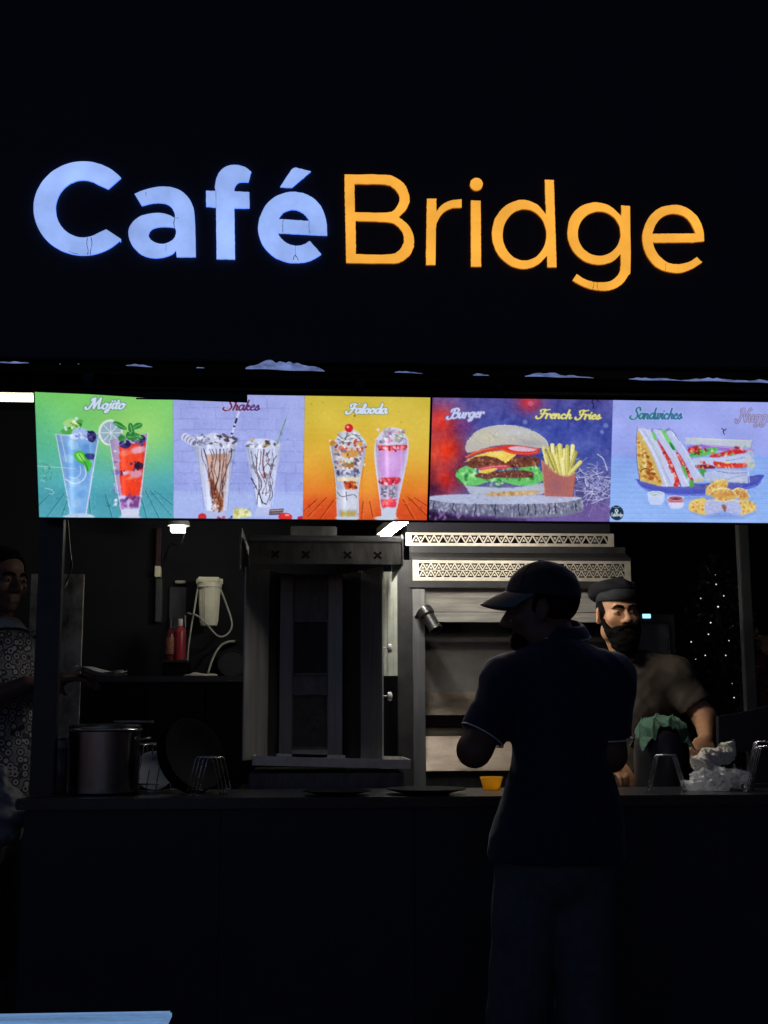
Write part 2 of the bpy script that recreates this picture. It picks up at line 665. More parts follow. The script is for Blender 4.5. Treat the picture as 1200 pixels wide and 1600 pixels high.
def letter(groups, z, mats, rough):
    """groups: list of [outer, hole, ...] in zoomed pixels; z = (ox, oy, s) maps them to the photograph"""
    V, Fc, M = [], [], []
    gl = np.random.default_rng(len(groups) + int(z[0]))
    for grp in groups:
        cts = []
        for c in grp:
            c = np.asarray(c) * z[2] + np.array(z[:2])
            c = c + gl.normal(0, rough, c.shape)
            cts.append(c)
        tri = tessellate_polygon([[Vector((p[0], p[1], 0)) for p in c] for c in cts])
        flat = np.concatenate(cts)
        o = len(V)
        nf = len(flat)
        V += [at(p[0], p[1], YF) for p in flat]
        V += [v + vec(0, YB - YF, 0) for v in V[o:o + nf]]
        Fc += [tuple(i + o for i in t) for t in tri]
        M += [0] * len(tri)
        s = 0
        for c in cts:
            m = len(c)
            for i in range(m):
                a, b = o + s + i, o + s + (i + 1) % m
                Fc.append((a, b, b + nf, a + nf))
                M.append(1)
            s += m
    ob = link_mesh("letter", np.array(V), Fc, mats, sign, False, M)
    return ob


def seam(par, pts, w, z):
    P = smoothpts(np.asarray(pts, float) * z[2] + np.array(z[:2]), 5)
    V, Fc = [], []
    for i, p in enumerate(P):
        t = P[min(i + 1, len(P) - 1)] - P[max(i - 1, 0)]
        nn = np.array([-t[1], t[0]]) / (np.linalg.norm(t) + 1e-9)
        ww = w * (0.4 + 0.7 * random.random())
        V += [at(*(p + nn * ww), YF - 0.0015), at(*(p - nn * ww), YF - 0.0015)]
        if i:
            Fc.append((2 * i - 2, 2 * i - 1, 2 * i + 1, 2 * i))
    return link_mesh("seam", np.array(V), Fc, GRIME, par)


Z1, Z2, Z3, Z4 = (40, 230, 0.3), (380, 250, 0.23333), (640, 260, 0.21667), (860, 290, 0.21667)
BM, AM = [BLUE_FACE, BLUE_SIDE], [AMBER_FACE, AMBER_SIDE]
# C
oc = [(300 + 259 * math.cos(a), 317.5 + 244.5 * math.sin(a)) for a in np.linspace(math.radians(-40.5), math.radians(-319.0), 60)]
ic = [(300 + 144 * math.cos(a), 320 + 150 * math.sin(a)) for a in np.linspace(math.radians(-313.5), math.radians(-46.5), 50)]
lc = letter([[np.array(oc + [(495, 492)] + [(420, 428)] + ic[2:-2] + [(430, 217), (495, 160)])]], Z1, BM, 0.12)
seam(lc, [(322, 470), (319, 505), (326, 540), (322, 561)], 0.7, Z1)
seam(lc, [(341, 470), (346, 500), (340, 530), (336, 561)], 0.6, Z1)
seam(lc, [(225, 541), (250, 552), (275, 557)], 0.5, Z1)
# a
c_ = 1
la = letter([[contour([(568, 242, c_), (625, 220), (700, 205), (775, 212), (832, 245), (868, 300), (880, 365), (886, 570, c_), (787, 570, c_), (783, 536, c_),
                       (755, 560), (680, 576), (605, 558), (552, 505), (535, 445), (550, 400), (590, 363), (640, 347), (695, 342), (745, 352), (778, 370, c_),
                       (776, 345), (760, 312), (730, 293), (690, 288), (650, 292), (605, 304, c_)]),
              contour([(640, 458), (655, 428), (690, 415), (735, 413), (778, 417, c_), (784, 445), (770, 478), (735, 499), (700, 503), (660, 488)])]], Z1, BM, 0.12)
seam(la, [(776, 372), (772, 395), (775, 416)], 0.7, Z1)
seam(la, [(776, 370), (798, 368)], 0.4, Z1)
seam(la, [(732, 506), (731, 540)], 0.3, Z1)
seam(la, [(626, 234), (628, 256)], 0.4, Z1)
# f
lf = letter([[contour([(995, 580, c_), (1090, 582, c_), (1087, 316, c_), (1166, 316, c_), (1165, 234, c_), (1087, 230, c_), (1090, 205), (1112, 182), (1160, 180, c_),
                       (1175, 128, c_), (1140, 102), (1085, 92), (1035, 105), (1003, 140), (988, 190), (988, 228, c_), (940, 226, c_), (940, 307, c_), (992, 312, c_)])]], Z1, BM, 0.15)
seam(lf, [(991, 228), (992, 312)], 0.3, Z1)
# e with acute accent
le = letter([[contour([(562, 503, c_), (556, 410), (520, 310), (445, 240), (335, 212), (220, 242), (140, 320), (100, 440), (122, 550), (190, 635), (280, 678),
                       (370, 686), (450, 672), (522, 630, c_), (445, 541, c_), (405, 566), (350, 574), (292, 556), (252, 522), (232, 487, c_)]),
              contour([(235, 395, c_), (270, 350), (335, 330), (395, 350), (430, 385), (445, 408, c_)])],
             [contour([(248, 178, c_), (322, 68), (350, 50, c_), (453, 75, c_), (325, 183, c_)])]], Z2, BM, 0.15)
seam(le, [(268, 400), (264, 440), (266, 485)], 0.55, Z2)
seam(le, [(443, 408), (440, 450), (445, 492)], 0.35, Z2)
seam(le, [(350, 574), (348, 610), (352, 640)], 0.35, Z2)
seam(le, [(335, 668), (345, 640), (362, 655), (370, 676)], 0.6, Z2)
# B
lb = letter([[contour([(678, 97, c_), (930, 98), (1010, 112), (1080, 165), (1115, 250), (1095, 325), (1042, 382, c_), (1112, 445), (1145, 540), (1120, 630), (1055, 680), (985, 692), (690, 688, c_)]),
              contour([(745, 160, c_), (940, 163), (1000, 182), (1040, 228), (1045, 275), (1010, 335), (950, 352), (747, 350, c_)]),
              contour([(752, 408, c_), (965, 415), (1030, 440), (1072, 495), (1072, 560), (1035, 612), (970, 632), (755, 630, c_)])]], Z2, AM, 0.2)
# r i d g e
letter([[contour([(125, 232, c_), (193, 232, c_), (193, 325, c_), (232, 280), (290, 248), (375, 236, c_), (376, 295, c_), (300, 303), (240, 335), (205, 390), (190, 450), (187, 710, c_), (118, 708, c_)])]], Z3, AM, 0.17)
letter([[contour([(442, 245, c_), (512, 247, c_), (516, 722, c_), (443, 722, c_)])], [ellipse(482, 128, 46, 46, 30)]], Z3, AM, 0.15)
letter([[contour([(975, 95, c_), (1040, 98, c_), (1060, 727, c_), (994, 725, c_), (992, 642, c_), (940, 695), (880, 728), (810, 738), (730, 715), (650, 650), (605, 560), (595, 470), (620, 370), (690, 285), (780, 245), (845, 244), (920, 275), (984, 345, c_)]),
         ellipse(829, 493, 158, 186)]], Z3, AM, 0.15)
lg = letter([[contour([(512, 142, c_), (575, 148, c_), (578, 580), (560, 650), (505, 718), (430, 752), (360, 755), (280, 742), (215, 715), (160, 683, c_), (190, 637, c_), (240, 670), (300, 692), (370, 698), (440, 685), (490, 640), (508, 580), (507, 492, c_),
                       (450, 545), (360, 569), (265, 553), (180, 490), (133, 405), (125, 320), (150, 220), (220, 150), (320, 121), (425, 145), (512, 218, c_)]),
              ellipse(352, 346, 155, 161)]], Z4, AM, 0.15)
seam(lg, [(308, 695), (314, 715), (304, 745)], 0.5, Z4)
seam(lg, [(340, 698), (337, 725), (345, 753)], 0.4, Z4)
l2 = letter([[contour([(1110, 400, c_), (1100, 310), (1060, 225), (1000, 170), (935, 143), (880, 140), (790, 160), (710, 230), (668, 330), (668, 420), (700, 510), (770, 590), (860, 623), (940, 627), (1020, 600), (1095, 552, c_),
                       (1057, 515, c_), (1000, 550), (920, 567), (840, 552), (780, 500), (750, 450), (738, 410, c_), (1030, 409, c_)]),
              contour([(735, 347, c_), (760, 280), (810, 225), (880, 202), (950, 215), (1005, 260), (1048, 345, c_)])]], Z4, AM, 0.15)
seam(l2, [(832, 558), (828, 612)], 0.3, Z4)

# ------------------------------------------------------------------ lit menu boards: flat prints painted point by point
MU, MV, MN = vec(1, 0.0027, -0.0007), vec(-0.0016, 0.36195, -0.9322), vec(0, -0.9322, -0.36195)
MO, MH = vec(0, -0.1, 2.30405), 0.3998


def homography(src, dst):
    A = []
    for (x, y), (u, v) in zip(src, dst):
        A.append([x, y, 1, 0, 0, 0, -u * x, -u * y, -u])
        A.append([0, 0, 0, x, y, 1, -v * x, -v * y, -v])
    return np.linalg.svd(np.array(A, float))[2][-1].reshape(3, 3)


class Paint:
    """colours (0..255) at scattered points X, Y, drawn with soft-edged shapes"""
    def __init__(s, X, Y):
        s.X, s.Y = X.astype(np.float32), Y.astype(np.float32)
        s.c = np.zeros((len(X), 3), np.float32)
        s.T = (0, 0, 1.0)
        s.clipm = np.ones(len(X), np.float32)
        s.g = np.random.default_rng(5)

    def tp(s, p):
        return np.asarray(p, np.float32) * s.T[2] + np.array(s.T[:2], np.float32)

    def near(s, P, m):
        lo, hi = P.min(0) - m, P.max(0) + m
        return np.nonzero((s.X > lo[0]) & (s.X < hi[0]) & (s.Y > lo[1]) & (s.Y < hi[1]))[0]

    def put(s, i, d, colr, a, soft):
        w = np.clip(0.5 - d / soft, 0, 1) * a * s.clipm[i]
        cc = colr(s.zx(i), s.zy(i)) if callable(colr) else np.array(colr, np.float32)
        s.c[i] = s.c[i] * (1 - w[:, None]) + cc * w[:, None]

    def zx(s, i):
        return (s.X[i] - s.T[0]) / s.T[2]

    def zy(s, i):
        return (s.Y[i] - s.T[1]) / s.T[2]

    def poly(s, pts, colr, a=1.0, soft=0.9, smooth=0):
        P = np.asarray(pts, float)
        if smooth:
            P = smoothpts(P, smooth, closed=True)
        P = s.tp(P)
        i = s.near(P, soft + 1)
        if len(i) == 0:
            return
        x, y = s.X[i], s.Y[i]
        d2 = np.full(len(i), 1e9, np.float32)
        ins = np.zeros(len(i), bool)
        for k in range(len(P)):
            (ax, ay), (bx, by) = P[k], P[(k + 1) % len(P)]
            ex, ey = bx - ax, by - ay
            t = np.clip(((x - ax) * ex + (y - ay) * ey) / (ex * ex + ey * ey + 1e-9), 0, 1)
            d2 = np.minimum(d2, (x - ax - t * ex) ** 2 + (y - ay - t * ey) ** 2)
            ins ^= ((ay > y) != (by > y)) & (x < ex * (y - ay) / (by - ay + 1e-12) + ax)
        s.put(i, np.sqrt(d2) * np.where(ins, -1, 1), colr, a, soft)

    def stroke(s, pts, w, colr, a=1.0, soft=0.8, smooth=5, brush=0.0):
        P = np.asarray(pts, float)
        if smooth and len(P) > 2:
            P = smoothpts(P, smooth)
        P = s.tp(P)
        w = w * s.T[2]
        i = s.near(P, w + soft + 1)
        if len(i) == 0:
            return
        x, y = s.X[i], s.Y[i]
        d2 = np.full(len(i), 1e9, np.float32)
        for k in range(len(P) - 1):
            (ax, ay), (bx, by) = P[k], P[k + 1]
            ex, ey = bx - ax, by - ay
            t = np.clip(((x - ax) * ex + (y - ay) * ey) / (ex * ex + ey * ey + 1e-9), 0, 1)
            dd = np.sqrt((x - ax - t * ex) ** 2 + (y - ay - t * ey) ** 2)
            ln = math.hypot(ex, ey) + 1e-9
            d2 = np.minimum(d2, dd - w / 2 * (1 + (brush if ln > 0.6 else 0) * (max(0.0, (abs(ey) - 0.3 * ex * np.sign(-ey)) / ln) - 0.62)))
        s.put(i, d2, colr, a, soft)

    def ell(s, cx, cy, rx, ry, colr, a=1.0, soft=0.9, rot=0.0):
        c = s.tp((cx, cy))
        rx, ry = rx * s.T[2], ry * s.T[2]
        m = max(rx, ry)
        i = s.near(np.array([c - m, c + m]), soft + 1)
        if len(i) == 0:
            return
        dx, dy = s.X[i] - c[0], s.Y[i] - c[1]
        u, v = dx * math.cos(rot) + dy * math.sin(rot), -dx * math.sin(rot) + dy * math.cos(rot)
        k = np.sqrt((u / rx) ** 2 + (v / ry) ** 2)
        s.put(i, (k - 1) * min(rx, ry), colr, a, soft)

    def glow(s, cx, cy, rx, ry, colr, a=1.0):
        c = s.tp((cx, cy))
        q = ((s.X - c[0]) / (rx * s.T[2])) ** 2 + ((s.Y - c[1]) / (ry * s.T[2])) ** 2
        w = np.exp(-q) * a * s.clipm
        s.c = s.c * (1 - w[:, None]) + np.array(colr, np.float32) * w[:, None]

    def ramp(s, stops):
        """vertical gradient: [(zoomed y, colour), ...]"""
        y = s.zy(slice(None))
        cc = np.stack([np.interp(y, [q[0] for q in stops], [q[1][k] for q in stops]) for k in range(3)], 1)
        w = s.clipm[:, None]
        s.c = s.c * (1 - w) + cc * w

    def noise(s, f, amp, seed=0, where=None, tint=(1, 1, 1)):
        g = np.random.default_rng(seed)
        v = 0
        for k in range(8):
            a = g.uniform(0, 6.28)
            ff = f * g.uniform(0.5, 2.0)
            ph = g.uniform(0, 6.28)
            v = v + np.sin((s.X * math.cos(a) + s.Y * math.sin(a)) * ff + ph + 1.5 * np.sin((s.X * math.sin(a) - s.Y * math.cos(a)) * ff * 0.7 + ph * 2))
        v = v / 3 * amp * s.clipm * (1 if where is None else where)
        s.c = s.c + v[:, None] * np.array(tint, np.float32)

    def specks(s, n, box, size, cols, a=0.8, stretch=2.0):
        for k in range(n):
            x, y = s.g.uniform(box[0], box[2]), s.g.uniform(box[1], box[3])
            r = size * s.g.uniform(0.5, 1.3)
            s.ell(x, y, r * s.g.uniform(0.7, stretch), r, cols[k % len(cols)], a, 0.9, s.g.uniform(0, 3.14))


def mottle(p, box, n, size, amp, a=0.5, stretch=2.0, poly=None):
    """small blotches that vary the colour already there, like photographed texture"""
    b0, b1 = p.tp(box[:2]), p.tp(box[2:])
    idx = np.nonzero((p.X > b0[0]) & (p.X < b1[0]) & (p.Y > b0[1]) & (p.Y < b1[1]) & (p.clipm > 0.5))[0]
    if len(idx) == 0:
        return
    for k in range(int(n * 1.3)):
        i = idx[p.g.integers(len(idx))]
        c = p.c[i] + p.g.normal(0, amp * 0.9)
        c = c + p.g.normal(0, amp * 0.3, 3)
        r = size * 0.42 * p.g.uniform(0.4, 1.3)
        p.ell(p.zx(i), p.zy(i), r * p.g.uniform(0.8, stretch), r, c, a, 0.9, p.g.uniform(0, 3.14))


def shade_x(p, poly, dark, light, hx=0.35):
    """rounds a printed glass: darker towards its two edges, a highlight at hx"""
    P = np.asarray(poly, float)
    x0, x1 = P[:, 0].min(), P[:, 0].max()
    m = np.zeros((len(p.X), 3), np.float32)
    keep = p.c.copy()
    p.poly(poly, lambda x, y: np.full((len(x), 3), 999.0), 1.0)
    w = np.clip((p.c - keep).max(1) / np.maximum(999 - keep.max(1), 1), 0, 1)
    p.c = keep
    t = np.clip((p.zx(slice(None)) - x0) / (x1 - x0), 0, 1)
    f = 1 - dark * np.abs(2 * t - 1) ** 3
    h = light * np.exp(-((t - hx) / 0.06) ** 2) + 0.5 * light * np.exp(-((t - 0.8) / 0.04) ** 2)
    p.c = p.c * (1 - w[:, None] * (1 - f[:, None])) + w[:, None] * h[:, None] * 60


GLY = {
    'a': (.95, [[(.75, .9), (.4, 1.0), (.1, .6), (.15, .15), (.4, 0), (.7, .4), (.8, .95)], [(.8, .95), (.75, .3), (.85, .05), (1.05, .2)]]),
    'c': (.75, [[(.7, .8), (.45, 1), (.12, .6), (.18, .1), (.5, 0), (.85, .25)]]),
    'd': (.95, [[(.75, .9), (.4, 1), (.1, .6), (.15, .15), (.4, 0), (.7, .4)], [(.95, 2.0), (.8, .9), (.75, .25), (.85, .03), (1.05, .2)]]),
    'e': (.74, [[(.1, .45), (.5, .6), (.65, .85), (.45, 1), (.15, .7), (.12, .25), (.4, 0), (.85, .25)]]),
    'f': (.55, [[(.75, 1.8), (.5, 1.9), (.3, 1), (.1, -.3), (-.1, -.6)], [(.05, 1.0), (.6, 1.0)]]),
    'g': (.95, [[(.75, .9), (.4, 1), (.1, .6), (.15, .15), (.4, 0), (.7, .4), (.8, .95)], [(.8, .95), (.7, 0), (.5, -.65), (.2, -.75), (.15, -.5), (.6, -.1), (1.05, .25)]]),
    'h': (.92, [[(.45, 1.95), (.3, 1), (.12, 0)], [(.17, .3), (.4, .85), (.65, .95), (.7, .7), (.62, .2), (.72, .02), (.98, .2)]]),
    'i': (.45, [[(.25, 1), (.15, .3), (.25, .02), (.5, .2)], [(.33, 1.45), (.35, 1.46)]]),
    'j': (.48, [[(.35, 1), (.2, 0), (0, -.65), (-.3, -.65), (-.1, -.2), (.5, .25)], [(.43, 1.45), (.45, 1.46)]]),
    'k': (.88, [[(.45, 1.95), (.3, 1), (.12, 0)], [(.17, .4), (.6, .95), (.65, .7), (.3, .5), (.6, .05), (.95, .2)]]),
    'l': (.5, [[(.1, .3), (.5, 1.5), (.45, 1.95), (.3, 1.7), (.18, .5), (.25, .02), (.55, .2)]]),
    'n': (.88, [[(.15, 1), (.05, 0)], [(.1, .4), (.4, .92), (.6, .9), (.62, .6), (.55, .2), (.65, .02), (.95, .2)]]),
    'o': (.88, [[(.45, 1), (.12, .65), (.15, .1), (.45, 0), (.75, .4), (.7, .9), (.45, 1), (.6, .8), (.98, .85)]]),
    'r': (.66, [[(.15, 1), (.05, 0)], [(.1, .5), (.3, .9), (.6, .95), (.62, .75)]]),
    's': (.72, [[(0, .1), (.45, .95), (.55, .7), (.6, .3), (.4, 0), (.1, .1)], [(.4, 0), (.85, .25)]]),
    't': (.55, [[(.4, 1.6), (.2, .4), (.28, .02), (.6, .2)], [(0, 1.05), (.6, 1.1)]]),
    'u': (.9, [[(.1, 1), (.05, .3), (.2, 0), (.5, .3), (.65, 1)], [(.65, 1), (.58, .3), (.68, .02), (.95, .2)]]),
    'w': (1.12, [[(.05, 1), (.05, .2), (.25, 0), (.5, .5), (.5, 1)], [(.5, .6), (.5, .1), (.7, 0), (.95, .5), (.9, 1), (1.15, .85)]]),
    'M': (1.75, [[(-.55, .25), (-.45, -.1), (-.1, 0), (.25, .9), (.55, 2.0)], [(.55, 2.0), (.58, 1), (.62, .1)], [(.62, .1), (1.0, 1.2), (1.35, 2.0)], [(1.35, 2.0), (1.28, .8), (1.35, .05), (1.75, .25)], [(.55, 2.0), (.25, 1.95), (.12, 1.6)]]),
    'S': (1.15, [[(1.25, 1.6), (1.1, 2.05), (.65, 2.05), (.5, 1.55), (.8, 1.05), (.92, .5), (.6, 0), (.1, -.1), (-.35, .2), (-.25, .55)]]),
    'F': (1.05, [[(.15, 1.45), (.1, 1.8), (.5, 2.0), (1.0, 1.9), (1.5, 2.05)], [(.8, 1.95), (.6, 1), (.3, .1), (-.1, -.15), (-.45, .1), (-.4, .35)], [(.15, .98), (.6, 1.02), (1.15, 1.12)], [(.16, .96), (.6, 1.0), (1.14, 1.1)]]),
    'B': (1.35, [[(.55, 1.9), (.42, 1), (.22, .1), (-.2, -.15), (-.5, .1), (-.4, .35)], [(.0, 1.45), (.2, 1.9), (.8, 2.05), (1.15, 1.7), (.95, 1.2), (.5, 1.08)], [(.6, 1.1), (1.15, .9), (1.15, .3), (.75, -.02), (.3, .12)]]),
    'N': (1.55, [[(-.5, .3), (-.35, -.1), (0, .05), (.5, 2.0)], [(.5, 2.0), (.7, 1), (1.0, .05)], [(1.0, .05), (1.2, 1.2), (1.5, 2.0), (1.7, 1.9)], [(.5, 2.0), (.2, 1.95), (.1, 1.6)]]),
    'C': (1.1, [[(1.1, 1.6), (.8, 2.0), (.35, 1.6), (.15, .8), (.4, .05), (.9, .15), (1.2, .5)]]),
}


def word(p, text, x0, x1, yb, h, colr, w, slope=0.0, shear=0.22, outline=None):
    """brush-script word from x0 to x1 on baseline yb with x-height h"""
    tot = sum(GLY[c][0] for c in text)
    sx = (x1 - x0) / tot
    passes = ([(w * 1.9, outline)] if outline else []) + [(w, colr)]
    for (ww, cc) in passes:
        x = 0.0
        for ch in text:
            adv, sts = GLY[ch]
            for st in sts:
                P = [(x0 + (x + a) * sx + b * h * shear, yb - b * h + slope * (x + a) * sx) for a, b in st]
                p.stroke(P, ww, cc, 1.0, 0.7, 5, 0.6 if len(P) > 2 else 0.3)
            x += adv


def paint_left(p):
    X, Y = p.X, p.Y
    # --- Mojito print
    p.T = (40, 600, 0.36667)
    sep1 = 628 - (p.zy(slice(None)) - 50) * 0.012
    zx, zy = p.zx(slice(None)), p.zy(slice(None))
    p.clipm = np.clip(0.5 - (zx - sep1) / 2.5, 0, 1).astype(np.float32)
    p.ramp([(35, (118, 205, 98)), (180, (112, 202, 122)), (300, (92, 188, 158)), (420, (82, 172, 186)), (470, (72, 158, 176)), (575, (84, 168, 188))])
    p.glow(470, 200, 190, 130, (158, 212, 104), 0.75)
    p.glow(60, 250, 90, 160, (70, 170, 140), 0.5)
    p.noise(0.05, 3, 1)
    for (a, b) in (((120, 455), (40, 530)), ((160, 470), (88, 565)), ((185, 470), (150, 560)), ((205, 470), (186, 570)), ((265, 470), (270, 560)), ((335, 470), (362, 570)), ((385, 470), (402, 560)), ((505, 455), (560, 570)), ((525, 455), (612, 560)), ((545, 455), (626, 520)), ((485, 480), (508, 570))):
        p.stroke([a, b], 4, (38, 108, 120), 0.75)
        p.stroke([(a[0] + 5, a[1]), (b[0] + 6, b[1])], 3, (120, 200, 212), 0.35)
    # blue glass
    p.ell(222, 566, 66, 13, (196, 214, 240), 0.9)
    p.poly([(186, 540), (250, 540), (262, 562), (176, 562)], (176, 202, 236))
    p.poly([(130, 218), (312, 214), (252, 552), (186, 552)], (128, 172, 226))
    p.poly([(142, 250), (300, 250), (262, 440), (180, 440)], (104, 158, 222), 0.7, 6)
    p.poly([(180, 430), (262, 430), (250, 545), (190, 545)], (120, 176, 232), 0.9, 5)
    for (x, y, r, c) in ((200, 262, 26, (152, 196, 236)), (255, 280, 22, (86, 138, 214)), (180, 320, 24, (146, 194, 236)), (228, 340, 26, (90, 150, 214)), (205, 420, 26, (150, 196, 238)), (235, 470, 20, (104, 158, 222)), (215, 510, 20, (150, 190, 236)), (270, 330, 16, (140, 190, 236))):
        p.ell(x, y, r, r * 0.75, c, 0.7, 3, random.uniform(0, 3))
    p.stroke([(248, 345), (254, 385), (236, 415), (200, 425), (170, 408)], 5, (196, 218, 246), 0.9)
    p.stroke([(230, 350), (232, 380), (212, 402), (185, 398)], 4, (186, 210, 244), 0.8)
    p.poly([(205, 295), (235, 285), (262, 310), (280, 345), (262, 380), (248, 350), (225, 335), (208, 320)], (70, 186, 66), 1, 1, 4)
    p.poly([(215, 300), (238, 300), (250, 330), (228, 325)], (150, 222, 96), 1, 1, 4)
    p.stroke([(225, 300), (255, 345), (262, 370)], 3, (24, 110, 52), 0.9)
    p.poly([(250, 300), (290, 300), (288, 322), (262, 322)], (40, 50, 120), 0.9, 2, 3)
    p.stroke([(130, 218), (186, 552)], 4, (208, 222, 246), 0.9)
    p.stroke([(312, 214), (252, 552)], 5, (206, 220, 248), 0.95)
    p.stroke([(150, 222), (172, 330)], 5, (190, 212, 246), 0.7)
    p.stroke([(128, 217), (200, 222), (312, 214)], 4, (196, 214, 244), 0.8)
    p.poly([(150, 205), (175, 188), (200, 195), (205, 215), (165, 216)], (74, 170, 60), 1, 1, 3)
    p.poly([(160, 170), (190, 150), (235, 158), (232, 182), (200, 190), (175, 184)], (158, 208, 128), 1, 1.2, 3)
    p.specks(14, (165, 150, 240, 200), 7, [(226, 236, 180), (80, 160, 60), (200, 222, 236), (36, 110, 50)], 0.9)
    p.ell(232, 212, 36, 22, (162, 186, 236), 0.95)
    p.ell(210, 225, 20, 14, (190, 208, 244), 0.9)
    p.specks(10, (205, 190, 262, 232), 7, [(120, 150, 220), (206, 220, 248), (84, 116, 196)], 0.8)
    p.ell(281, 226, 19, 25, (38, 34, 92))
    p.specks(14, (266, 204, 297, 248), 5, [(84, 84, 170), (24, 20, 66), (60, 56, 140)], 0.9, 1.2)
    # red glass and lime
    p.ell(362, 210, 50, 54, (206, 220, 226))
    p.ell(362, 210, 43, 47, (148, 176, 196))
    for a in np.linspace(0, 6.28, 9)[:-1]:
        p.stroke([(362, 210), (362 + 40 * math.cos(a), 210 + 44 * math.sin(a))], 3.5, (214, 226, 232), 0.9)
    p.stroke([(362 + 50 * math.cos(a), 210 + 54 * math.sin(a)) for a in np.linspace(1.9, 4.9, 16)], 5, (226, 236, 226), 0.95)
    p.poly([(398, 528), (478, 528), (474, 566), (402, 566)], (206, 212, 238))
    p.ell(438, 568, 46, 8, (196, 206, 236))
    p.poly([(356, 240), (518, 212), (478, 532), (398, 532)], (182, 166, 216))
    p.poly([(396, 262), (514, 246), (480, 482), (404, 478), (396, 400)], (236, 58, 38))
    p.glow(440, 330, 50, 70, (250, 84, 40), 0.5)
    p.glow(440, 440, 40, 34, (252, 66, 30), 0.6)
    p.poly([(402, 476), (480, 480), (474, 526), (404, 526)], (110, 62, 140), 0.9, 3)
    p.specks(26, (402, 474, 474, 524), 7, [(70, 40, 110), (176, 110, 190), (150, 60, 110), (210, 190, 230)], 0.8)
    for (x, y, rx, ry, c) in ((478, 282, 34, 14, (226, 178, 206)), (420, 296, 24, 12, (240, 110, 84)), (466, 384, 26, 17, (216, 160, 190)), (420, 380, 22, 8, (206, 190, 224)), (384, 378, 16, 12, (120, 110, 190)), (440, 402, 14, 6, (240, 140, 110))):
        p.ell(x, y, rx, ry, c, 0.85, 3, -0.2)
    p.specks(22, (372, 270, 400, 520), 7, [(226, 226, 246), (120, 100, 190), (200, 150, 196), (170, 176, 230)], 0.8)
    p.ell(478, 350, 20, 16, (52, 22, 58))
    p.specks(10, (446, 334, 500, 368), 5, [(120, 40, 80), (24, 14, 44), (90, 30, 70)], 0.9, 1.4)
    p.specks(10, (396, 370, 420, 394), 5, [(30, 14, 50), (180, 60, 80)], 0.8)
    p.ell(422, 258, 24, 19, (38, 30, 92))
    p.ell(490, 236, 20, 17, (36, 34, 86))
    p.specks(16, (402, 240, 512, 276), 5, [(84, 76, 170), (20, 18, 60), (66, 60, 150)], 0.8, 1.3)
    p.stroke([(356, 240), (398, 532)], 4, (214, 220, 244), 0.9)
    p.stroke([(518, 212), (478, 532)], 5, (206, 204, 238), 0.95)
    for q in ([(372, 165), (395, 163), (425, 185), (428, 196), (400, 192)], [(438, 172), (452, 170), (462, 205), (446, 212), (436, 195)], [(450, 190), (470, 168), (494, 170), (492, 186), (465, 195)], [(425, 215), (452, 205), (490, 222), (470, 240), (435, 240)], [(395, 225), (418, 222), (425, 240), (396, 244)]):
        p.poly(q, (44, 128, 62), 1, 1, 3)
    p.stroke([(380, 170), (424, 192)], 3, (120, 200, 110), 0.9)
    p.stroke([(445, 176), (452, 206)], 3, (126, 206, 116), 0.9)
    p.stroke([(456, 190), (488, 174)], 3, (122, 200, 110), 0.9)
    p.stroke([(432, 228), (484, 224)], 4, (110, 190, 100), 0.8)
    p.specks(12, (400, 205, 500, 246), 6, [(90, 176, 90), (30, 96, 56), (150, 214, 130)], 0.7)
    mottle(p, (125, 215, 315, 555), 420, 6, 13, 0.55)
    mottle(p, (355, 215, 520, 535), 420, 6, 17, 0.55)
    mottle(p, (310, 160, 500, 260), 200, 5, 16, 0.5)
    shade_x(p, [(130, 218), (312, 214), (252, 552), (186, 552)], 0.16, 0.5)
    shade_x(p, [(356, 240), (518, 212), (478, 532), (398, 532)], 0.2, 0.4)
    mottle(p, (45, 455, 628, 572), 260, 8, 7, 0.5, 4)
    word(p, "Mojito", 272, 420, 108, 22, (206, 220, 246), 8, shear=0.25, outline=(96, 150, 120))
    # scratches on the print
    p.stroke([(48, 352), (120, 356), (208, 362)], 2.5, (190, 222, 226), 0.8)
    p.stroke([(70, 340), (95, 350), (98, 372), (80, 385), (72, 365)], 2.2, (40, 100, 100), 0.6)
    p.specks(30, (58, 330, 110, 420), 3, [(46, 110, 110), (170, 214, 214)], 0.5)
    p.stroke([(80, 445), (108, 452), (116, 466), (98, 470)], 3, (206, 226, 236), 0.7)
    p.specks(40, (48, 60, 120, 300), 2, [(60, 140, 90), (150, 220, 150)], 0.4)
    # --- Shakes print
    sepA, sepB = sep1, 1190 - (zy - 50) * 0.033
    p.clipm = (np.clip(0.5 + (zx - sepA) / 2.5, 0, 1) * np.clip(0.5 - (zx - sepB) / 2.5, 0, 1)).astype(np.float32)
    p.ramp([(35, (156, 164, 228)), (250, (160, 170, 234)), (450, (150, 162, 230)), (462, (164, 180, 238)), (575, (160, 178, 238))])
    p.noise(0.12, 4, 2)
    gb = np.random.default_rng(3)
    for r in range(9):
        y = 60 + r * 46
        x = 640 - (r % 2) * 45
        while x < 1180:
            w_ = 70 + gb.uniform(-12, 12)
            sh = gb.uniform(-8, 8)
            p.poly([(x + 4, y + 3 + sh * 0.2), (x + w_ - 4, y + 3), (x + w_ - 4, y + 41), (x + 4, y + 41)], (156 + sh, 168 + sh, 234 + sh * 0.6), 0.55, 2)
            if gb.random() < 0.75:
                p.stroke([(x + 2, y + 42), (x + w_ * 0.6, y + 43 + sh * 0.3), (x + w_, y + 42)], 3, (128, 136, 206), 0.6)
            if gb.random() < 0.75:
                p.stroke([(x + w_, y), (x + w_ + 2, y + 40)], 3, (132, 140, 210), 0.55)
            x += w_
    p.glow(1150, 120, 60, 120, (172, 184, 240), 0.6)
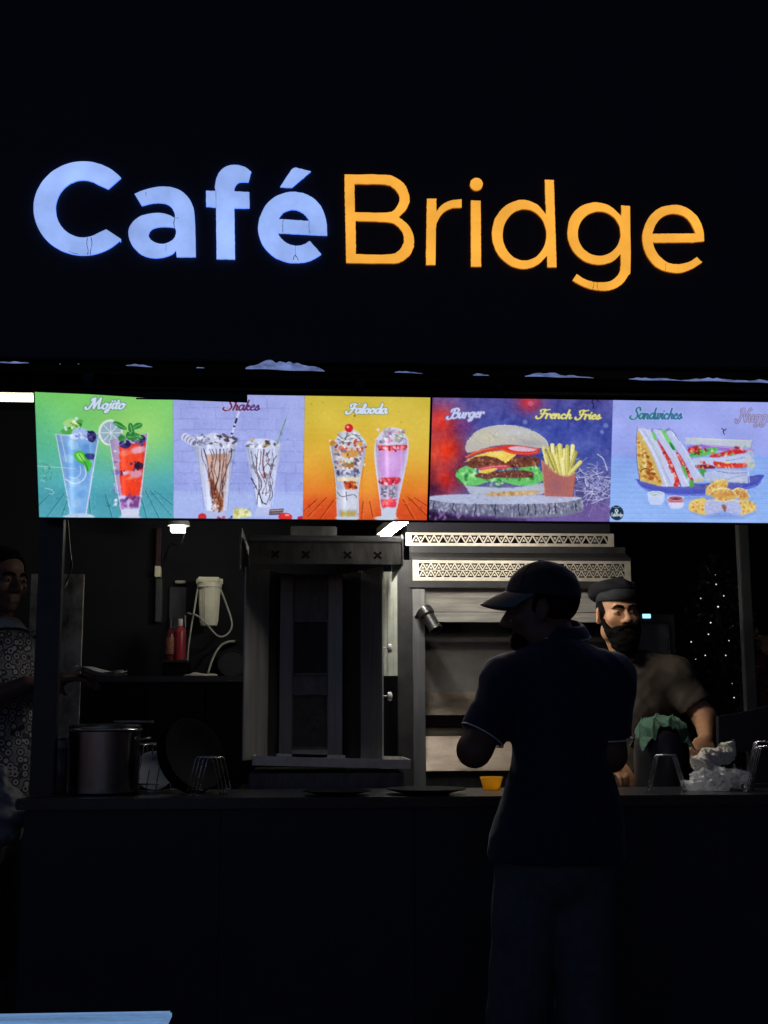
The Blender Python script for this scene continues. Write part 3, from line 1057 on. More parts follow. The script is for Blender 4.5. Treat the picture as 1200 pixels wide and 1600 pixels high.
    p.poly([(628, 462), (1190, 462), (1190, 580), (620, 580)], (164, 182, 238), 0.75, 6)
    p.noise(0.5, 2.0, 4)
    CH = (58, 34, 46)
    # tall shake with caramel
    p.poly([(758, 535), (845, 535), (838, 572), (764, 572)], (176, 186, 232))
    p.poly([(714, 262), (892, 258), (876, 330), (848, 540), (760, 540), (730, 350)], (196, 204, 238))
    p.poly([(764, 300), (866, 296), (850, 400), (832, 540), (800, 535), (778, 470)], (186, 140, 118), 0.95, 3)
    p.poly([(796, 330), (836, 325), (828, 470), (806, 460)], (214, 190, 186), 0.8, 5)
    p.poly([(778, 400), (800, 420), (818, 470), (835, 500), (822, 545), (806, 520), (785, 480)], (146, 88, 60), 1, 2, 3)
    for q in range(7):
        x = 728 + q * 24
        p.stroke([(x, 272), (x + (808 - x) * 0.3, 530)], 2.2, (226, 230, 248) if q % 2 else (120, 126, 178), 0.7)
    gs = np.random.default_rng(9)
    for q in range(9):
        x = 742 + q * 16 + gs.uniform(-5, 5)
        P = [(x, 270)]
        for t in range(1, 6):
            P.append((x + (805 - x) * 0.12 * t + gs.uniform(-12, 12), 270 + t * gs.uniform(34, 50)))
        p.stroke(P, gs.uniform(2.5, 5), CH, 0.9)
    p.stroke([(790, 420), (800, 470), (822, 505), (815, 545)], 7, (112, 56, 36), 0.95)
    p.specks(16, (785, 480, 832, 540), 5, [(226, 220, 236), (120, 64, 40), (176, 120, 90)], 0.85)
    p.ell(802, 258, 92, 14, (206, 212, 240))
    p.poly([(705, 262), (722, 232), (765, 220), (792, 208), (830, 216), (868, 232), (896, 252), (880, 272), (760, 276)], (200, 206, 236), 1, 1, 4)
    p.specks(46, (715, 216, 888, 268), 6, [(236, 238, 250), (110, 112, 150), (64, 52, 66), (180, 188, 224), (84, 66, 76)], 0.85, 2.6)
    for (x, y) in ((676, 226), (688, 234), (700, 242), (712, 250)):
        p.ell(x, y, 14, 18, (206, 212, 238), 1, 1, 0.7)
        p.ell(x + 3, y + 2, 8, 13, (96, 96, 130), 0.8, 1.5, 0.7)
    for t in np.linspace(0, 1, 15):
        p.stroke([(868 + 37 * t, 236 - 110 * t), (868 + 37 * t + 2, 236 - 110 * t - 5)], 9, (40, 42, 66) if int(t * 14) % 2 else (206, 212, 240), 1, 0.8, 0)
    # second shake
    p.poly([(980, 515), (1036, 515), (1026, 562), (966, 562)], (180, 190, 234))
    p.poly([(934, 262), (1086, 260), (1072, 340), (1034, 525), (984, 525), (948, 350)], (196, 206, 240))
    p.poly([(985, 300), (1045, 300), (1030, 480), (995, 480)], (214, 220, 246), 0.7, 6)
    for q in range(6):
        x = 944 + q * 26
        p.stroke([(x, 270), (x + (1008 - x) * 0.45, 515)], 2.0, (226, 232, 250) if q % 2 else (128, 134, 190), 0.7)
    for q in range(8):
        x = 958 + q * 15 + gs.uniform(-5, 5)
        P = [(x, 275 + gs.uniform(0, 30))]
        for t in range(1, 6):
            P.append((x + (1008 - x) * 0.13 * t + gs.uniform(-16, 16), 285 + t * gs.uniform(34, 46)))
        p.stroke(P, gs.uniform(2.2, 4.2), CH, 0.9)
    p.stroke([(955, 400), (985, 460), (1000, 500), (1016, 512)], 4, (40, 24, 36), 0.95)
    p.stroke([(1012, 280), (1006, 340), (1014, 400)], 6, (110, 36, 40), 0.9)
    p.ell(1008, 258, 76, 14, (206, 214, 242))
    p.poly([(935, 262), (950, 240), (1000, 232), (1050, 238), (1082, 258), (1060, 274), (960, 274)], (202, 210, 240), 1, 1, 4)
    p.specks(26, (945, 236, 1074, 266), 6, [(236, 240, 252), (96, 90, 120), (70, 54, 60), (190, 170, 110), (170, 180, 224)], 0.85, 2.6)
    p.stroke([(1066, 254), (1106, 146)], 8, (150, 178, 190), 1, 0.8, 0)
    p.stroke([(1069, 254), (1108, 148)], 3, (88, 120, 130), 1, 0.8, 0)
    p.ell(912, 550, 38, 20, (206, 206, 140))
    p.specks(20, (880, 534, 948, 566), 8, [(232, 232, 190), (176, 176, 96), (216, 214, 150)], 0.85, 2.0)
    p.poly([(1032, 534), (1092, 530), (1088, 556), (1028, 558)], (84, 66, 84))
    p.stroke([(1036, 540), (1088, 536)], 4, (190, 170, 170), 0.9)
    p.stroke([(1034, 550), (1086, 547)], 3, (190, 170, 170), 0.7)
    p.ell(744, 566, 18, 16, (206, 44, 54))
    p.ell(1098, 566, 30, 18, (212, 46, 50))
    p.ell(1106, 558, 10, 5, (246, 150, 140), 0.9)
    p.ell(1165, 572, 16, 10, (176, 40, 60))
    p.specks(8, (690, 566, 880, 576), 6, [(60, 44, 70), (190, 60, 70)], 0.8)
    mottle(p, (700, 210, 900, 560), 650, 5, 15, 0.55)
    mottle(p, (930, 235, 1090, 540), 520, 5, 15, 0.55)
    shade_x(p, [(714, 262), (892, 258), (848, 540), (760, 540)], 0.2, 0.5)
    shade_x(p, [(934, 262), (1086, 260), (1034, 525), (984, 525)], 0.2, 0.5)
    mottle(p, (630, 50, 1185, 460), 420, 12, 4, 0.5, 3)
    mottle(p, (870, 530, 1180, 572), 120, 5, 14, 0.5)
    word(p, "Shakes", 848, 992, 112, 22, lambda x, y: np.stack([130 - 50 * np.clip((x - 830) / 165, 0, 1), 40 + 8 * np.clip((x - 830) / 165, 0, 1), 62 + 66 * np.clip((x - 830) / 165, 0, 1)], 1), 7, shear=0.25, outline=(176, 182, 234))
    p.specks(10, (650, 90, 1180, 500), 2.2, [(90, 96, 150)], 0.6)
    # --- Falooda print
    p.clipm = np.clip(0.5 + (zx - sepB) / 2.5, 0, 1).astype(np.float32)
    p.T = (460, 600, 0.3)
    p.ramp([(50, (206, 186, 66)), (200, (216, 188, 66)), (330, (222, 178, 60)), (450, (226, 156, 50)), (560, (228, 122, 40)), (620, (222, 84, 34)), (710, (214, 74, 34))])
    p.glow(640, 240, 130, 170, (226, 200, 84), 0.5)
    p.glow(380, 520, 60, 160, (240, 176, 64), 0.45)
    p.noise(0.06, 3, 5)
    for (a, b) in (((110, 600), (40, 660)), ((160, 590), (60, 690)), ((200, 600), (125, 700)), ((350, 610), (340, 700)), ((385, 610), (400, 690)), ((560, 600), (615, 700)), ((590, 590), (690, 690)), ((620, 590), (700, 640))):
        p.stroke([a, b], 4.5, (112, 40, 20), 0.8)
        p.stroke([(a[0] + 8, a[1]), (b[0] + 10, b[1])], 5, (244, 120, 50), 0.5)
    # sundae with cherry
    p.ell(266, 697, 62, 14, (190, 200, 220))
    p.poly([(183, 325), (210, 318), (372, 310), (362, 390), (340, 470), (326, 560), (326, 690), (214, 690), (212, 560), (204, 450), (190, 390)], (176, 186, 218), 1, 1, 0)
    p.poly([(196, 330), (362, 322), (352, 390), (330, 470), (218, 470), (204, 400)], (206, 196, 206), 0.9, 4)
    p.poly([(245, 350), (330, 345), (322, 375), (255, 380)], (214, 150, 60), 0.95, 2, 3)
    p.poly([(252, 395), (305, 390), (300, 440), (262, 446)], (170, 116, 44), 0.95, 2, 3)
    p.ell(280, 398, 24, 14, (216, 226, 206), 0.9)
    p.poly([(212, 448), (330, 446), (326, 476), (216, 478)], (128, 134, 176), 0.85, 3)
    p.poly([(216, 485), (330, 482), (326, 505), (218, 506)], (232, 214, 170), 0.9, 2)
    p.poly([(255, 512), (312, 506), (305, 545), (262, 545)], (190, 70, 34), 0.95, 2, 3)
    p.specks(18, (250, 500, 316, 548), 6, [(236, 176, 60), (120, 30, 26), (220, 96, 40)], 0.9)
    p.poly([(214, 550), (322, 548), (322, 650), (216, 650)], (206, 210, 226), 0.8, 4)
    p.stroke([(216, 560), (240, 585), (300, 575), (318, 590)], 4, (60, 50, 70), 0.8)
    p.stroke([(262, 560), (266, 605)], 4, (50, 44, 60), 0.8)
    p.poly([(228, 660), (314, 660), (308, 688), (232, 688)], (176, 150, 60), 0.85, 4)
    p.specks(60, (194, 330, 362, 470), 7, [(236, 236, 246), (90, 90, 130), (216, 160, 90), (140, 110, 160), (70, 66, 90)], 0.75, 2.4)
    p.specks(24, (216, 450, 326, 480), 4, [(60, 60, 100), (206, 206, 236)], 0.8, 2.0)
    p.stroke([(183, 325), (204, 450), (212, 560), (214, 690)], 5, (214, 222, 238), 0.85)
    p.stroke([(372, 310), (340, 470), (326, 560), (326, 690)], 5, (206, 214, 236), 0.85)
    p.poly([(205, 318), (222, 270), (262, 240), (318, 240), (350, 272), (372, 312), (300, 330)], (196, 202, 216), 1, 1, 4)
    for q in ([(225, 262), (262, 290), (300, 282)], [(238, 300), (290, 262), (340, 268)], [(275, 250), (262, 290), (232, 308)], [(300, 256), (338, 282), (344, 306)], [(220, 285), (268, 305), (352, 296)]):
        p.stroke(q, 4, (62, 50, 54), 0.85)
    p.specks(16, (225, 250, 350, 300), 7, [(228, 232, 242), (170, 176, 196)], 0.7, 2.0)
    p.specks(22, (185, 295, 372, 345), 8, [(196, 60, 54), (226, 150, 60), (240, 214, 190), (150, 60, 50), (214, 110, 110)], 0.9, 2.2)
    p.ell(196, 306, 14, 14, (190, 126, 60))
    p.ell(283, 228, 22, 22, (206, 30, 44))
    p.ell(277, 222, 7, 6, (250, 170, 170), 0.95)
    # pink sundae
    p.ell(470, 698, 62, 12, (196, 206, 226))
    p.poly([(444, 640), (526, 640), (522, 695), (446, 695)], (196, 206, 228))
    p.poly([(424, 290), (590, 286), (588, 370), (566, 470), (545, 560), (526, 645), (444, 645), (436, 560), (424, 470), (416, 370)], (196, 186, 228), 1, 1, 0)
    p.poly([(440, 345), (572, 340), (560, 430), (540, 482), (444, 486), (434, 420)], (206, 150, 222), 0.95, 5)
    p.glow(500, 400, 40, 40, (226, 182, 240), 0.6)
    p.poly([(440, 490), (545, 486), (530, 522), (450, 524)], (206, 34, 56), 0.9, 3, 3)
    p.specks(12, (440, 486, 540, 524), 7, [(250, 110, 120), (140, 16, 40), (236, 190, 220)], 0.8, 2.2)
    p.poly([(444, 530), (536, 526), (528, 588), (448, 590)], (150, 140, 166), 0.9, 3)
    p.specks(60, (446, 530, 530, 588), 4, [(84, 78, 110), (206, 196, 216), (110, 100, 130)], 0.85, 1.6)
    p.poly([(444, 600), (528, 598), (522, 640), (446, 640)], (226, 40, 60), 0.95, 3)
    p.specks(10, (446, 600, 524, 640), 7, [(246, 130, 130), (240, 70, 80)], 0.7, 2.4)
    p.poly([(428, 318), (586, 314), (582, 342), (440, 344)], (222, 60, 76), 0.9, 2)
    p.specks(14, (430, 316, 586, 346), 7, [(250, 150, 150), (170, 24, 50), (236, 200, 220)], 0.8, 2.6)
    p.stroke([(424, 290), (416, 370), (436, 560), (444, 645)], 6, (216, 216, 240), 0.9)
    p.stroke([(590, 286), (588, 370), (545, 560), (526, 645)], 6, (210, 212, 240), 0.9)
    p.poly([(420, 300), (438, 265), (466, 235), (500, 222), (545, 230), (576, 258), (592, 296), (500, 316)], (206, 206, 226), 1, 1, 4)
    p.specks(44, (430, 232, 584, 302), 9, [(240, 240, 250), (150, 150, 180), (226, 170, 206), (176, 184, 150), (120, 116, 150)], 0.8, 2.0)
    p.stroke([(500, 226), (488, 255), (496, 285), (488, 305)], 7, (206, 130, 190), 0.9)
    p.stroke([(525, 262), (560, 280), (580, 284)], 4, (90, 90, 90), 0.8)
    mottle(p, (183, 235, 374, 695), 800, 6, 16, 0.55)
    mottle(p, (416, 225, 592, 700), 700, 6, 14, 0.55)
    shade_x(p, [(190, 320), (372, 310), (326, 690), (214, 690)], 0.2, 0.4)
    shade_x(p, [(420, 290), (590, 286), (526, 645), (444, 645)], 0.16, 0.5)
    mottle(p, (40, 590, 700, 705), 220, 9, 8, 0.5, 4)
    word(p, "Falooda", 282, 480, 150, 24, (206, 222, 246), 10, shear=0.25, outline=(150, 150, 110))
    p.specks(12, (60, 70, 700, 300), 2.5, [(120, 96, 30)], 0.6)
    p.ell(314, 164, 4, 4, (40, 34, 20))


def paint_right(p):
    p.clipm = np.ones(len(p.X), np.float32)
    p.T = (660, 600, 0.25)
    zx, zy = p.zx(slice(None)), p.zy(slice(None))
    sepC = 1232 - (zy - 100) * 0.083
    p.clipm = np.clip(0.5 - (zx - sepC) / 3, 0, 1).astype(np.float32)
    p.ramp([(80, (80, 76, 150)), (300, (60, 74, 162)), (500, (66, 78, 158)), (700, (92, 78, 138)), (860, (100, 84, 150))])
    p.glow(900, 300, 200, 120, (54, 68, 160), 0.7)
    p.glow(1100, 430, 120, 160, (80, 92, 172), 0.6)
    for (x, y, rx, ry, c, a) in ((120, 230, 120, 110, (214, 46, 38), 0.98), (150, 420, 120, 130, (232, 54, 26), 1.0), (130, 600, 100, 100, (206, 36, 26), 0.95), (230, 560, 50, 90, (120, 36, 60), 0.8), (60, 450, 40, 160, (224, 66, 36), 0.8), (690, 110, 76, 64, (206, 46, 56), 0.95), (270, 260, 60, 60, (120, 60, 130), 0.7), (60, 660, 60, 60, (60, 20, 50), 0.9), (60, 560, 30, 60, (110, 26, 40), 0.7)):
        p.glow(x, y, rx, ry, c, a)
    p.noise(0.09, 9, 6)
    p.noise(0.25, 4, 7)
    for k in range(26):
        x, y, r = p.g.uniform(380, 1220), p.g.uniform(100, 430), p.g.uniform(8, 22)
        p.ell(x, y, r, r, (112, 116, 196), 0.22, 2)
    for (x, y, r) in ((702, 118, 17), (1178, 258, 16), (660, 236, 15), (1150, 300, 13)):
        p.ell(x, y, r, r, (176, 130, 190) if y < 200 else (150, 160, 220), 0.5, 2)
    # straw nest
    gn = np.random.default_rng(4)
    p.glow(1090, 640, 110, 90, (110, 112, 176), 0.8)
    for k in range(190):
        a = gn.uniform(0, 3.14)
        x, y = gn.normal(1085, 62), gn.normal(640, 62)
        L = gn.uniform(18, 60)
        c = gn.choice([0, 1, 2])
        p.stroke([(x - L * math.cos(a), y - L * math.sin(a) * 0.7), (x + gn.uniform(-9, 9), y + gn.uniform(-9, 9)), (x + L * math.cos(a), y + L * math.sin(a) * 0.7)], gn.uniform(3, 6), [(190, 192, 226), (140, 142, 200), (66, 66, 120)][c], 0.85)
    p.stroke([(1115, 440), (1150, 470), (1172, 540)], 7, (196, 196, 226), 0.9)
    p.poly([(0, 790), (1240, 740), (1240, 880), (0, 880)], (116, 92, 160), 0.55, 20)
    p.poly([(0, 780), (210, 820), (640, 850), (300, 880), (0, 880)], (38, 22, 54), 0.9, 8)
    p.specks(16, (20, 815, 260, 850), 9, [(150, 120, 180), (40, 24, 50)], 0.6, 3)
    # tree-slice board
    p.poly([(30, 712), (60, 700), (1000, 716), (1010, 750), (1000, 800), (860, 828), (640, 836), (430, 824), (220, 800), (60, 780), (26, 750)], (112, 116, 140), 1, 1.2)
    for k in range(520):
        x = p.g.uniform(30, 1005)
        t = (x - 520) / 490
        y = p.g.uniform(738 - abs(t) * 16, 826 - t * t * 46)
        sh = p.g.uniform(-1, 1)
        p.ell(x, y, p.g.uniform(3, 8), p.g.uniform(5, 13), (128 + 66 * sh, 130 + 64 * sh, 160 + 62 * sh), 0.65, 1.5, p.g.uniform(-0.4, 0.4))
    for x in (66, 190, 330, 455, 600, 655, 700, 790, 830, 960):
        p.stroke([(x, 745), (x + p.g.uniform(-8, 8), 785), (x + p.g.uniform(-14, 14), 822 - ((x - 520) / 490) ** 2 * 40)], 6, (26, 24, 44), 0.85)
    p.poly([(26, 716), (110, 696), (330, 690), (560, 692), (820, 698), (1000, 712), (860, 738), (520, 748), (200, 742)], (176, 184, 216), 1, 1.4, 4)
    p.noise(0.6, 3.0, 8)
    p.stroke([(26, 718), (200, 744), (520, 750), (860, 740), (1000, 714)], 4, (206, 214, 238), 0.8)
    # burger
    p.poly([(262, 620), (300, 640), (560, 650), (760, 620), (768, 660), (745, 690), (560, 700), (360, 700), (290, 680)], (172, 182, 206), 1, 1, 4)
    p.glow(520, 660, 180, 30, (190, 198, 222), 0.4)
    p.poly([(390, 690), (500, 676), (720, 666), (728, 684), (600, 700), (420, 702)], (196, 160, 110), 0.9, 3, 3)
    p.specks(20, (420, 676, 720, 698), 7, [(216, 190, 150), (170, 120, 70)], 0.7, 2.5)
    G1, G2, G3 = (104, 196, 106), (150, 226, 138), (56, 150, 76)
    p.poly([(206, 575), (225, 540), (265, 516), (315, 520), (345, 560), (560, 575), (640, 500), (700, 495), (760, 560), (765, 600), (700, 632), (600, 636), (500, 615), (420, 612), (330, 638), (265, 630), (230, 600)], G1, 1, 1.2, 3)
    for k in range(90):
        x = p.g.uniform(215, 755)
        y = 585 + 28 * math.sin(x * 0.031) + p.g.uniform(-38, 30) - (30 if x > 620 else 0) - (20 if x < 320 else 0)
        p.ell(x, y, p.g.uniform(8, 22), p.g.uniform(5, 11), [G2, G3, G1, (186, 240, 176), (40, 122, 66)][k % 5], 0.8, 2, p.g.uniform(0, 3))
    p.poly([(330, 580), (360, 560), (520, 545), (600, 540), (690, 552), (694, 582), (600, 590), (450, 588), (410, 598)], (110, 62, 58), 1, 1.5, 3)
    p.poly([(278, 500), (330, 455), (450, 448), (560, 455), (720, 455), (745, 490), (700, 515), (560, 525), (440, 515), (330, 528), (290, 518)], (112, 60, 48), 1, 1.5, 3)
    for k in range(150):
        top = k % 3
        x = p.g.uniform(285, 735) if top else p.g.uniform(345, 690)
        y = p.g.uniform(462, 520) if top else p.g.uniform(550, 588)
        p.ell(x, y, p.g.uniform(3, 9), p.g.uniform(3, 6), [(176, 110, 80), (64, 30, 34), (140, 84, 66), (96, 44, 40), (206, 150, 110)][k % 5], 0.8, 1.5, p.g.uniform(0, 3))
    p.poly([(350, 528), (420, 512), (540, 508), (545, 528), (450, 540), (370, 542)], (206, 70, 84), 0.95, 2, 3)
    p.stroke([(380, 530), (450, 518), (530, 514)], 6, (236, 150, 160), 0.8)
    p.poly([(362, 545), (450, 528), (470, 535), (420, 558), (375, 560)], (236, 206, 84), 0.95, 1.5, 3)
    p.poly([(262, 492), (330, 452), (420, 425), (520, 418), (600, 432), (590, 450), (525, 497), (470, 462), (400, 450), (330, 458), (285, 485)], (236, 204, 92), 1, 1.2)
    p.glow(480, 440, 50, 20, (248, 226, 130), 0.5)
    p.poly([(270, 455), (350, 415), (440, 396), (490, 392), (486, 415), (400, 428), (330, 448), (280, 462)], (206, 64, 44), 1, 1.5, 3)
    p.stroke([(275, 458), (350, 424), (440, 402)], 6, (244, 150, 110), 0.7)
    p.poly([(482, 398), (560, 380), (680, 388), (740, 402), (738, 432), (680, 446), (580, 440), (510, 420)], (216, 52, 36), 1, 1.5, 3)
    p.poly([(545, 400), (610, 390), (690, 402), (730, 412), (680, 424), (590, 420)], (222, 190, 216), 0.95, 2, 3)
    p.stroke([(500, 412), (580, 432), (680, 436), (735, 424)], 5, (246, 110, 80), 0.8)
    BUN = [(272, 408), (282, 368), (330, 310), (400, 275), (500, 258), (620, 265), (720, 300), (786, 348), (803, 388), (786, 406), (700, 396), (560, 380), (430, 394), (335, 424), (288, 432)]
    p.poly(BUN, (190, 186, 178), 1, 1.2, 4)
    p.glow(420, 330, 90, 34, (214, 206, 168), 0.6)
    p.glow(590, 300, 120, 26, (196, 202, 220), 0.55)
    p.glow(700, 372, 90, 22, (150, 152, 172), 0.6)
    p.specks(30, (330, 290, 760, 380), 5, [(150, 152, 168), (206, 206, 200), (196, 186, 140)], 0.35, 4)
    for q in ([(420, 300), (470, 330), (500, 352)], [(480, 290), (455, 320), (470, 345)], [(600, 345), (640, 352), (650, 362)], [(690, 330), (720, 345)]):
        p.stroke(q, 3, (120, 122, 140), 0.5)
    p.stroke([(282, 368), (330, 310), (400, 275), (500, 258), (620, 265), (720, 300), (786, 348), (803, 388)], 3.5, (226, 232, 240), 0.7)
    # fries in a box
    YS = [(226, 216, 120), (196, 186, 84), (236, 228, 150), (170, 160, 70), (214, 206, 110)]
    for k, (a, b, w_) in enumerate((((770, 405), (790, 500), 22), ((800, 400), (815, 520), 24), ((828, 382), (838, 540), 26), ((856, 400), (868, 560), 26), ((876, 386), (884, 560), 30), ((905, 415), (905, 570), 26), ((924, 392), (920, 560), 26), ((958, 390), (945, 540), 28), ((975, 430), (930, 560), 26), ((1002, 490), (930, 565), 26), ((850, 450), (870, 570), 24), ((815, 440), (850, 560), 24), ((890, 470), (895, 575), 26), ((790, 430), (830, 540), 20))):
        p.stroke([a, b], w_, YS[k % 5], 1, 1.2, 0)
        p.stroke([(a[0] - 6, a[1] + 4), (b[0] - 6, b[1])], 5, (246, 240, 180), 0.75, 1.2, 0)
        p.stroke([(a[0] + w_ / 2 - 2, a[1] + 6), (b[0] + w_ / 2 - 2, b[1])], 3, (110, 100, 40), 0.6, 1.2, 0)
    p.poly([(757, 478), (790, 505), (830, 550), (880, 574), (925, 576), (972, 552), (946, 708), (768, 702)], (176, 104, 96), 1, 1.2)
    p.glow(840, 640, 60, 60, (150, 92, 112), 0.6)
    p.stroke([(757, 480), (768, 700)], 6, (216, 150, 116), 0.8)
    p.stroke([(972, 555), (946, 706)], 5, (120, 70, 90), 0.8)
    p.stroke([(757, 480), (830, 552), (880, 576), (925, 578), (972, 554)], 4, (214, 176, 130), 0.8)
    p.noise(0.9, 2.5, 9)
    mottle(p, (270, 260, 805, 435), 500, 10, 7, 0.5, 2.5)
    mottle(p, (200, 440, 770, 640), 1200, 7, 20, 0.6)
    mottle(p, (265, 620, 770, 705), 260, 9, 9, 0.5, 2.5)
    mottle(p, (755, 385, 1005, 575), 360, 6, 14, 0.55, 2.5)
    mottle(p, (760, 560, 960, 705), 220, 8, 7, 0.5)
    mottle(p, (30, 690, 1010, 835), 800, 8, 16, 0.5)
    mottle(p, (60, 90, 1230, 800), 500, 16, 5, 0.4)
    word(p, "Burger", 178, 392, 214, 30, (186, 198, 236), 12, slope=-0.05, shear=0.25, outline=(110, 90, 150))
    word(p, "French", 748, 956, 210, 27, (226, 222, 126), 11, slope=0.02, shear=0.25, outline=(96, 92, 120))
    word(p, "Fries", 1000, 1142, 216, 27, (226, 222, 126), 11, slope=0.0, shear=0.25, outline=(96, 92, 120))
    p.stroke([(1100, 96), (1096, 112), (1106, 124), (1100, 148)], 6, (14, 12, 26), 0.95)
    p.stroke([(1130, 94), (1142, 106)], 5, (14, 12, 26), 0.95)
    # --- sandwiches print
    p.clipm = 1 - p.clipm
    p.T = (940, 600, 0.21667)
    p.ramp([(100, (152, 164, 236)), (300, (158, 168, 240)), (510, (150, 164, 236)), (522, (134, 166, 238)), (700, (138, 176, 244)), (1000, (146, 182, 246))])
    p.glow(160, 420, 120, 120, (140, 152, 228), 0.5)
    p.noise(0.07, 4, 12)
    for k in range(13):
        y = 535 + k * 36
        p.stroke([(60, y), (600, y + 4), (1700, y + 8)], 3, (118, 150, 226), 0.5)
        p.stroke([(60, y + 9), (1700, y + 17)], 5, (166, 196, 250), 0.3)
    for k in range(3):
        p.ell(70 + k * 6, 300 + k * 45, 24, 24, (140, 150, 226), 0.4)
    # platter
    p.poly([(275, 700), (300, 690), (760, 720), (1180, 655), (1197, 690), (1150, 740), (980, 780), (700, 808), (420, 790), (310, 750)], (74, 84, 190), 1, 1.2, 4)
    p.poly([(300, 700), (760, 730), (1160, 672), (1120, 715), (900, 752), (600, 762), (380, 742)], (92, 96, 176), 0.9, 3, 4)
    p.stroke([(285, 722), (330, 755), (470, 790), (700, 800), (960, 776), (1150, 730), (1192, 694)], 8, (110, 124, 222), 0.8)
    p.poly([(480, 806), (700, 812), (900, 800), (880, 830), (600, 832)], (100, 122, 206), 0.5, 10)
    # toasted wedge sandwiches
    def speck_tri(n, tri, size, cols, a=0.85):
        t = np.array(tri, float)
        for k in range(n):
            u, v = p.g.uniform(), p.g.uniform()
            if u + v > 1:
                u, v = 1 - u, 1 - v
            q = t[0] + u * (t[1] - t[0]) + v * (t[2] - t[0])
            r = size * p.g.uniform(0.5, 1.4)
            p.ell(q[0], q[1], r, r * 0.8, cols[k % len(cols)], a, 1.2, p.g.uniform(0, 3))
    p.poly([(300, 314), (345, 316), (420, 440), (590, 740), (460, 742), (296, 700), (282, 560), (285, 430)], (186, 194, 230))
    p.poly([(302, 330), (330, 370), (400, 520), (466, 720), (440, 740), (300, 696), (286, 560), (290, 430)], (206, 176, 96), 1, 1.5)
    speck_tri(90, [(300, 360), (450, 720), (295, 690)], 12, [(226, 200, 120), (196, 140, 60), (176, 100, 40), (232, 214, 150), (206, 156, 70)])
    speck_tri(50, [(350, 480), (430, 690), (360, 700)], 10, [(170, 90, 36), (200, 120, 50), (140, 66, 30)])
    p.stroke([(306, 636), (318, 618), (352, 612)], 6, (40, 26, 30), 0.95)
    p.poly([(345, 316), (400, 330), (470, 480), (590, 738), (548, 744), (440, 560)], (196, 202, 236), 1, 1.2)
    p.stroke([(318, 330), (400, 480), (470, 660), (492, 736)], 10, (216, 222, 246), 0.9)
    p.stroke([(352, 340), (430, 500), (520, 720)], 5, (130, 136, 196), 0.6)
    p.stroke([(376, 380), (420, 450), (470, 560)], 6, (150, 200, 150), 0.7)
    p.poly([(405, 345), (425, 352), (440, 405), (420, 400)], (110, 200, 96), 1, 1.2, 3)
    p.poly([(440, 400), (470, 440), (520, 520), (560, 610), (588, 700), (570, 742), (540, 735), (555, 690), (530, 610), (490, 520)], (200, 46, 50), 1, 1.5, 3)
    speck_tri(40, [(445, 405), (530, 560), (575, 735)], 8, [(236, 110, 96), (150, 24, 40), (246, 190, 180), (220, 70, 60)])
    p.poly([(415, 322), (480, 330), (560, 460), (690, 735), (600, 745), (590, 700), (540, 560), (470, 430)], (190, 198, 236), 1, 1.2)
    p.stroke([(470, 345), (560, 510), (650, 730)], 6, (226, 232, 250), 0.8)
    p.stroke([(500, 400), (580, 560), (640, 690)], 4, (130, 136, 200), 0.6)
    p.poly([(478, 335), (505, 332), (530, 390), (572, 460), (562, 474), (530, 440), (500, 390)], (120, 206, 110), 1, 1.5, 3)
    p.poly([(530, 420), (550, 430), (572, 475), (548, 470)], (40, 130, 70), 0.95, 1.5, 3)
    p.poly([(575, 490), (612, 520), (645, 590), (690, 690), (680, 712), (650, 660), (610, 590)], (196, 52, 50), 1, 1.5, 3)
    speck_tri(26, [(580, 495), (640, 590), (685, 700)], 8, [(236, 130, 110), (140, 30, 44), (246, 200, 190)])
    p.poly([(605, 590), (630, 600), (650, 660), (640, 680)], (90, 180, 90), 0.95, 1.5, 3)
    p.poly([(660, 700), (688, 700), (690, 740), (662, 745)], (80, 170, 80), 1, 1.5, 3)
    p.poly([(505, 330), (560, 335), (640, 450), (770, 690), (740, 705), (700, 710), (640, 570), (570, 450)], (186, 196, 238), 1, 1.2)
    p.stroke([(560, 350), (640, 470), (750, 690)], 6, (216, 224, 250), 0.8)
    p.poly([(700, 690), (770, 680), (765, 700), (705, 712)], (206, 190, 130), 0.9, 2)
    for q in ([(300, 314), (285, 430), (282, 560), (296, 700)], [(405, 345), (418, 322), (480, 328)], [(503, 350), (512, 330), (560, 336), (605, 410)]):
        p.stroke(q, 3.5, (40, 46, 70), 0.75)
    # stacked club sandwich
    p.poly([(655, 385), (1150, 405), (1135, 460), (650, 432)], (186, 196, 216), 1, 1.2)
    p.stroke([(655, 388), (1150, 408)], 6, (214, 214, 186), 0.9)
    p.stroke([(1150, 410), (1132, 468)], 4, (130, 110, 100), 0.8)
    p.poly([(665, 450), (740, 440), (800, 436), (1130, 468), (1120, 486), (900, 480), (700, 480)], (150, 110, 206), 1, 1.5, 3)
    p.stroke([(780, 434), (900, 452), (1100, 470)], 6, (206, 180, 232), 0.8)
    p.poly([(665, 470), (720, 448), (770, 462), (740, 500), (680, 500)], (196, 44, 52), 1, 1.5, 3)
    p.poly([(670, 525), (700, 495), (800, 465), (890, 462), (860, 500), (760, 522)], (90, 190, 96), 1, 1.5, 3)
    p.stroke([(690, 512), (780, 490), (870, 468)], 5, (30, 110, 60), 0.8)
    p.poly([(820, 520), (900, 496), (1000, 474), (1090, 480), (1080, 500), (960, 515), (860, 530)], (206, 44, 50), 1, 1.5, 3)
    p.specks(30, (680, 450, 1110, 520), 9, [(236, 120, 110), (150, 24, 40), (240, 214, 150), (120, 200, 110)], 0.75, 2)
    p.poly([(690, 545), (780, 530), (900, 535), (1110, 500), (1112, 575), (900, 580), (720, 585)], (186, 198, 236), 1, 1.5, 3)
    p.stroke([(940, 555), (1010, 545), (1085, 530)], 4, (80, 90, 140), 0.7)
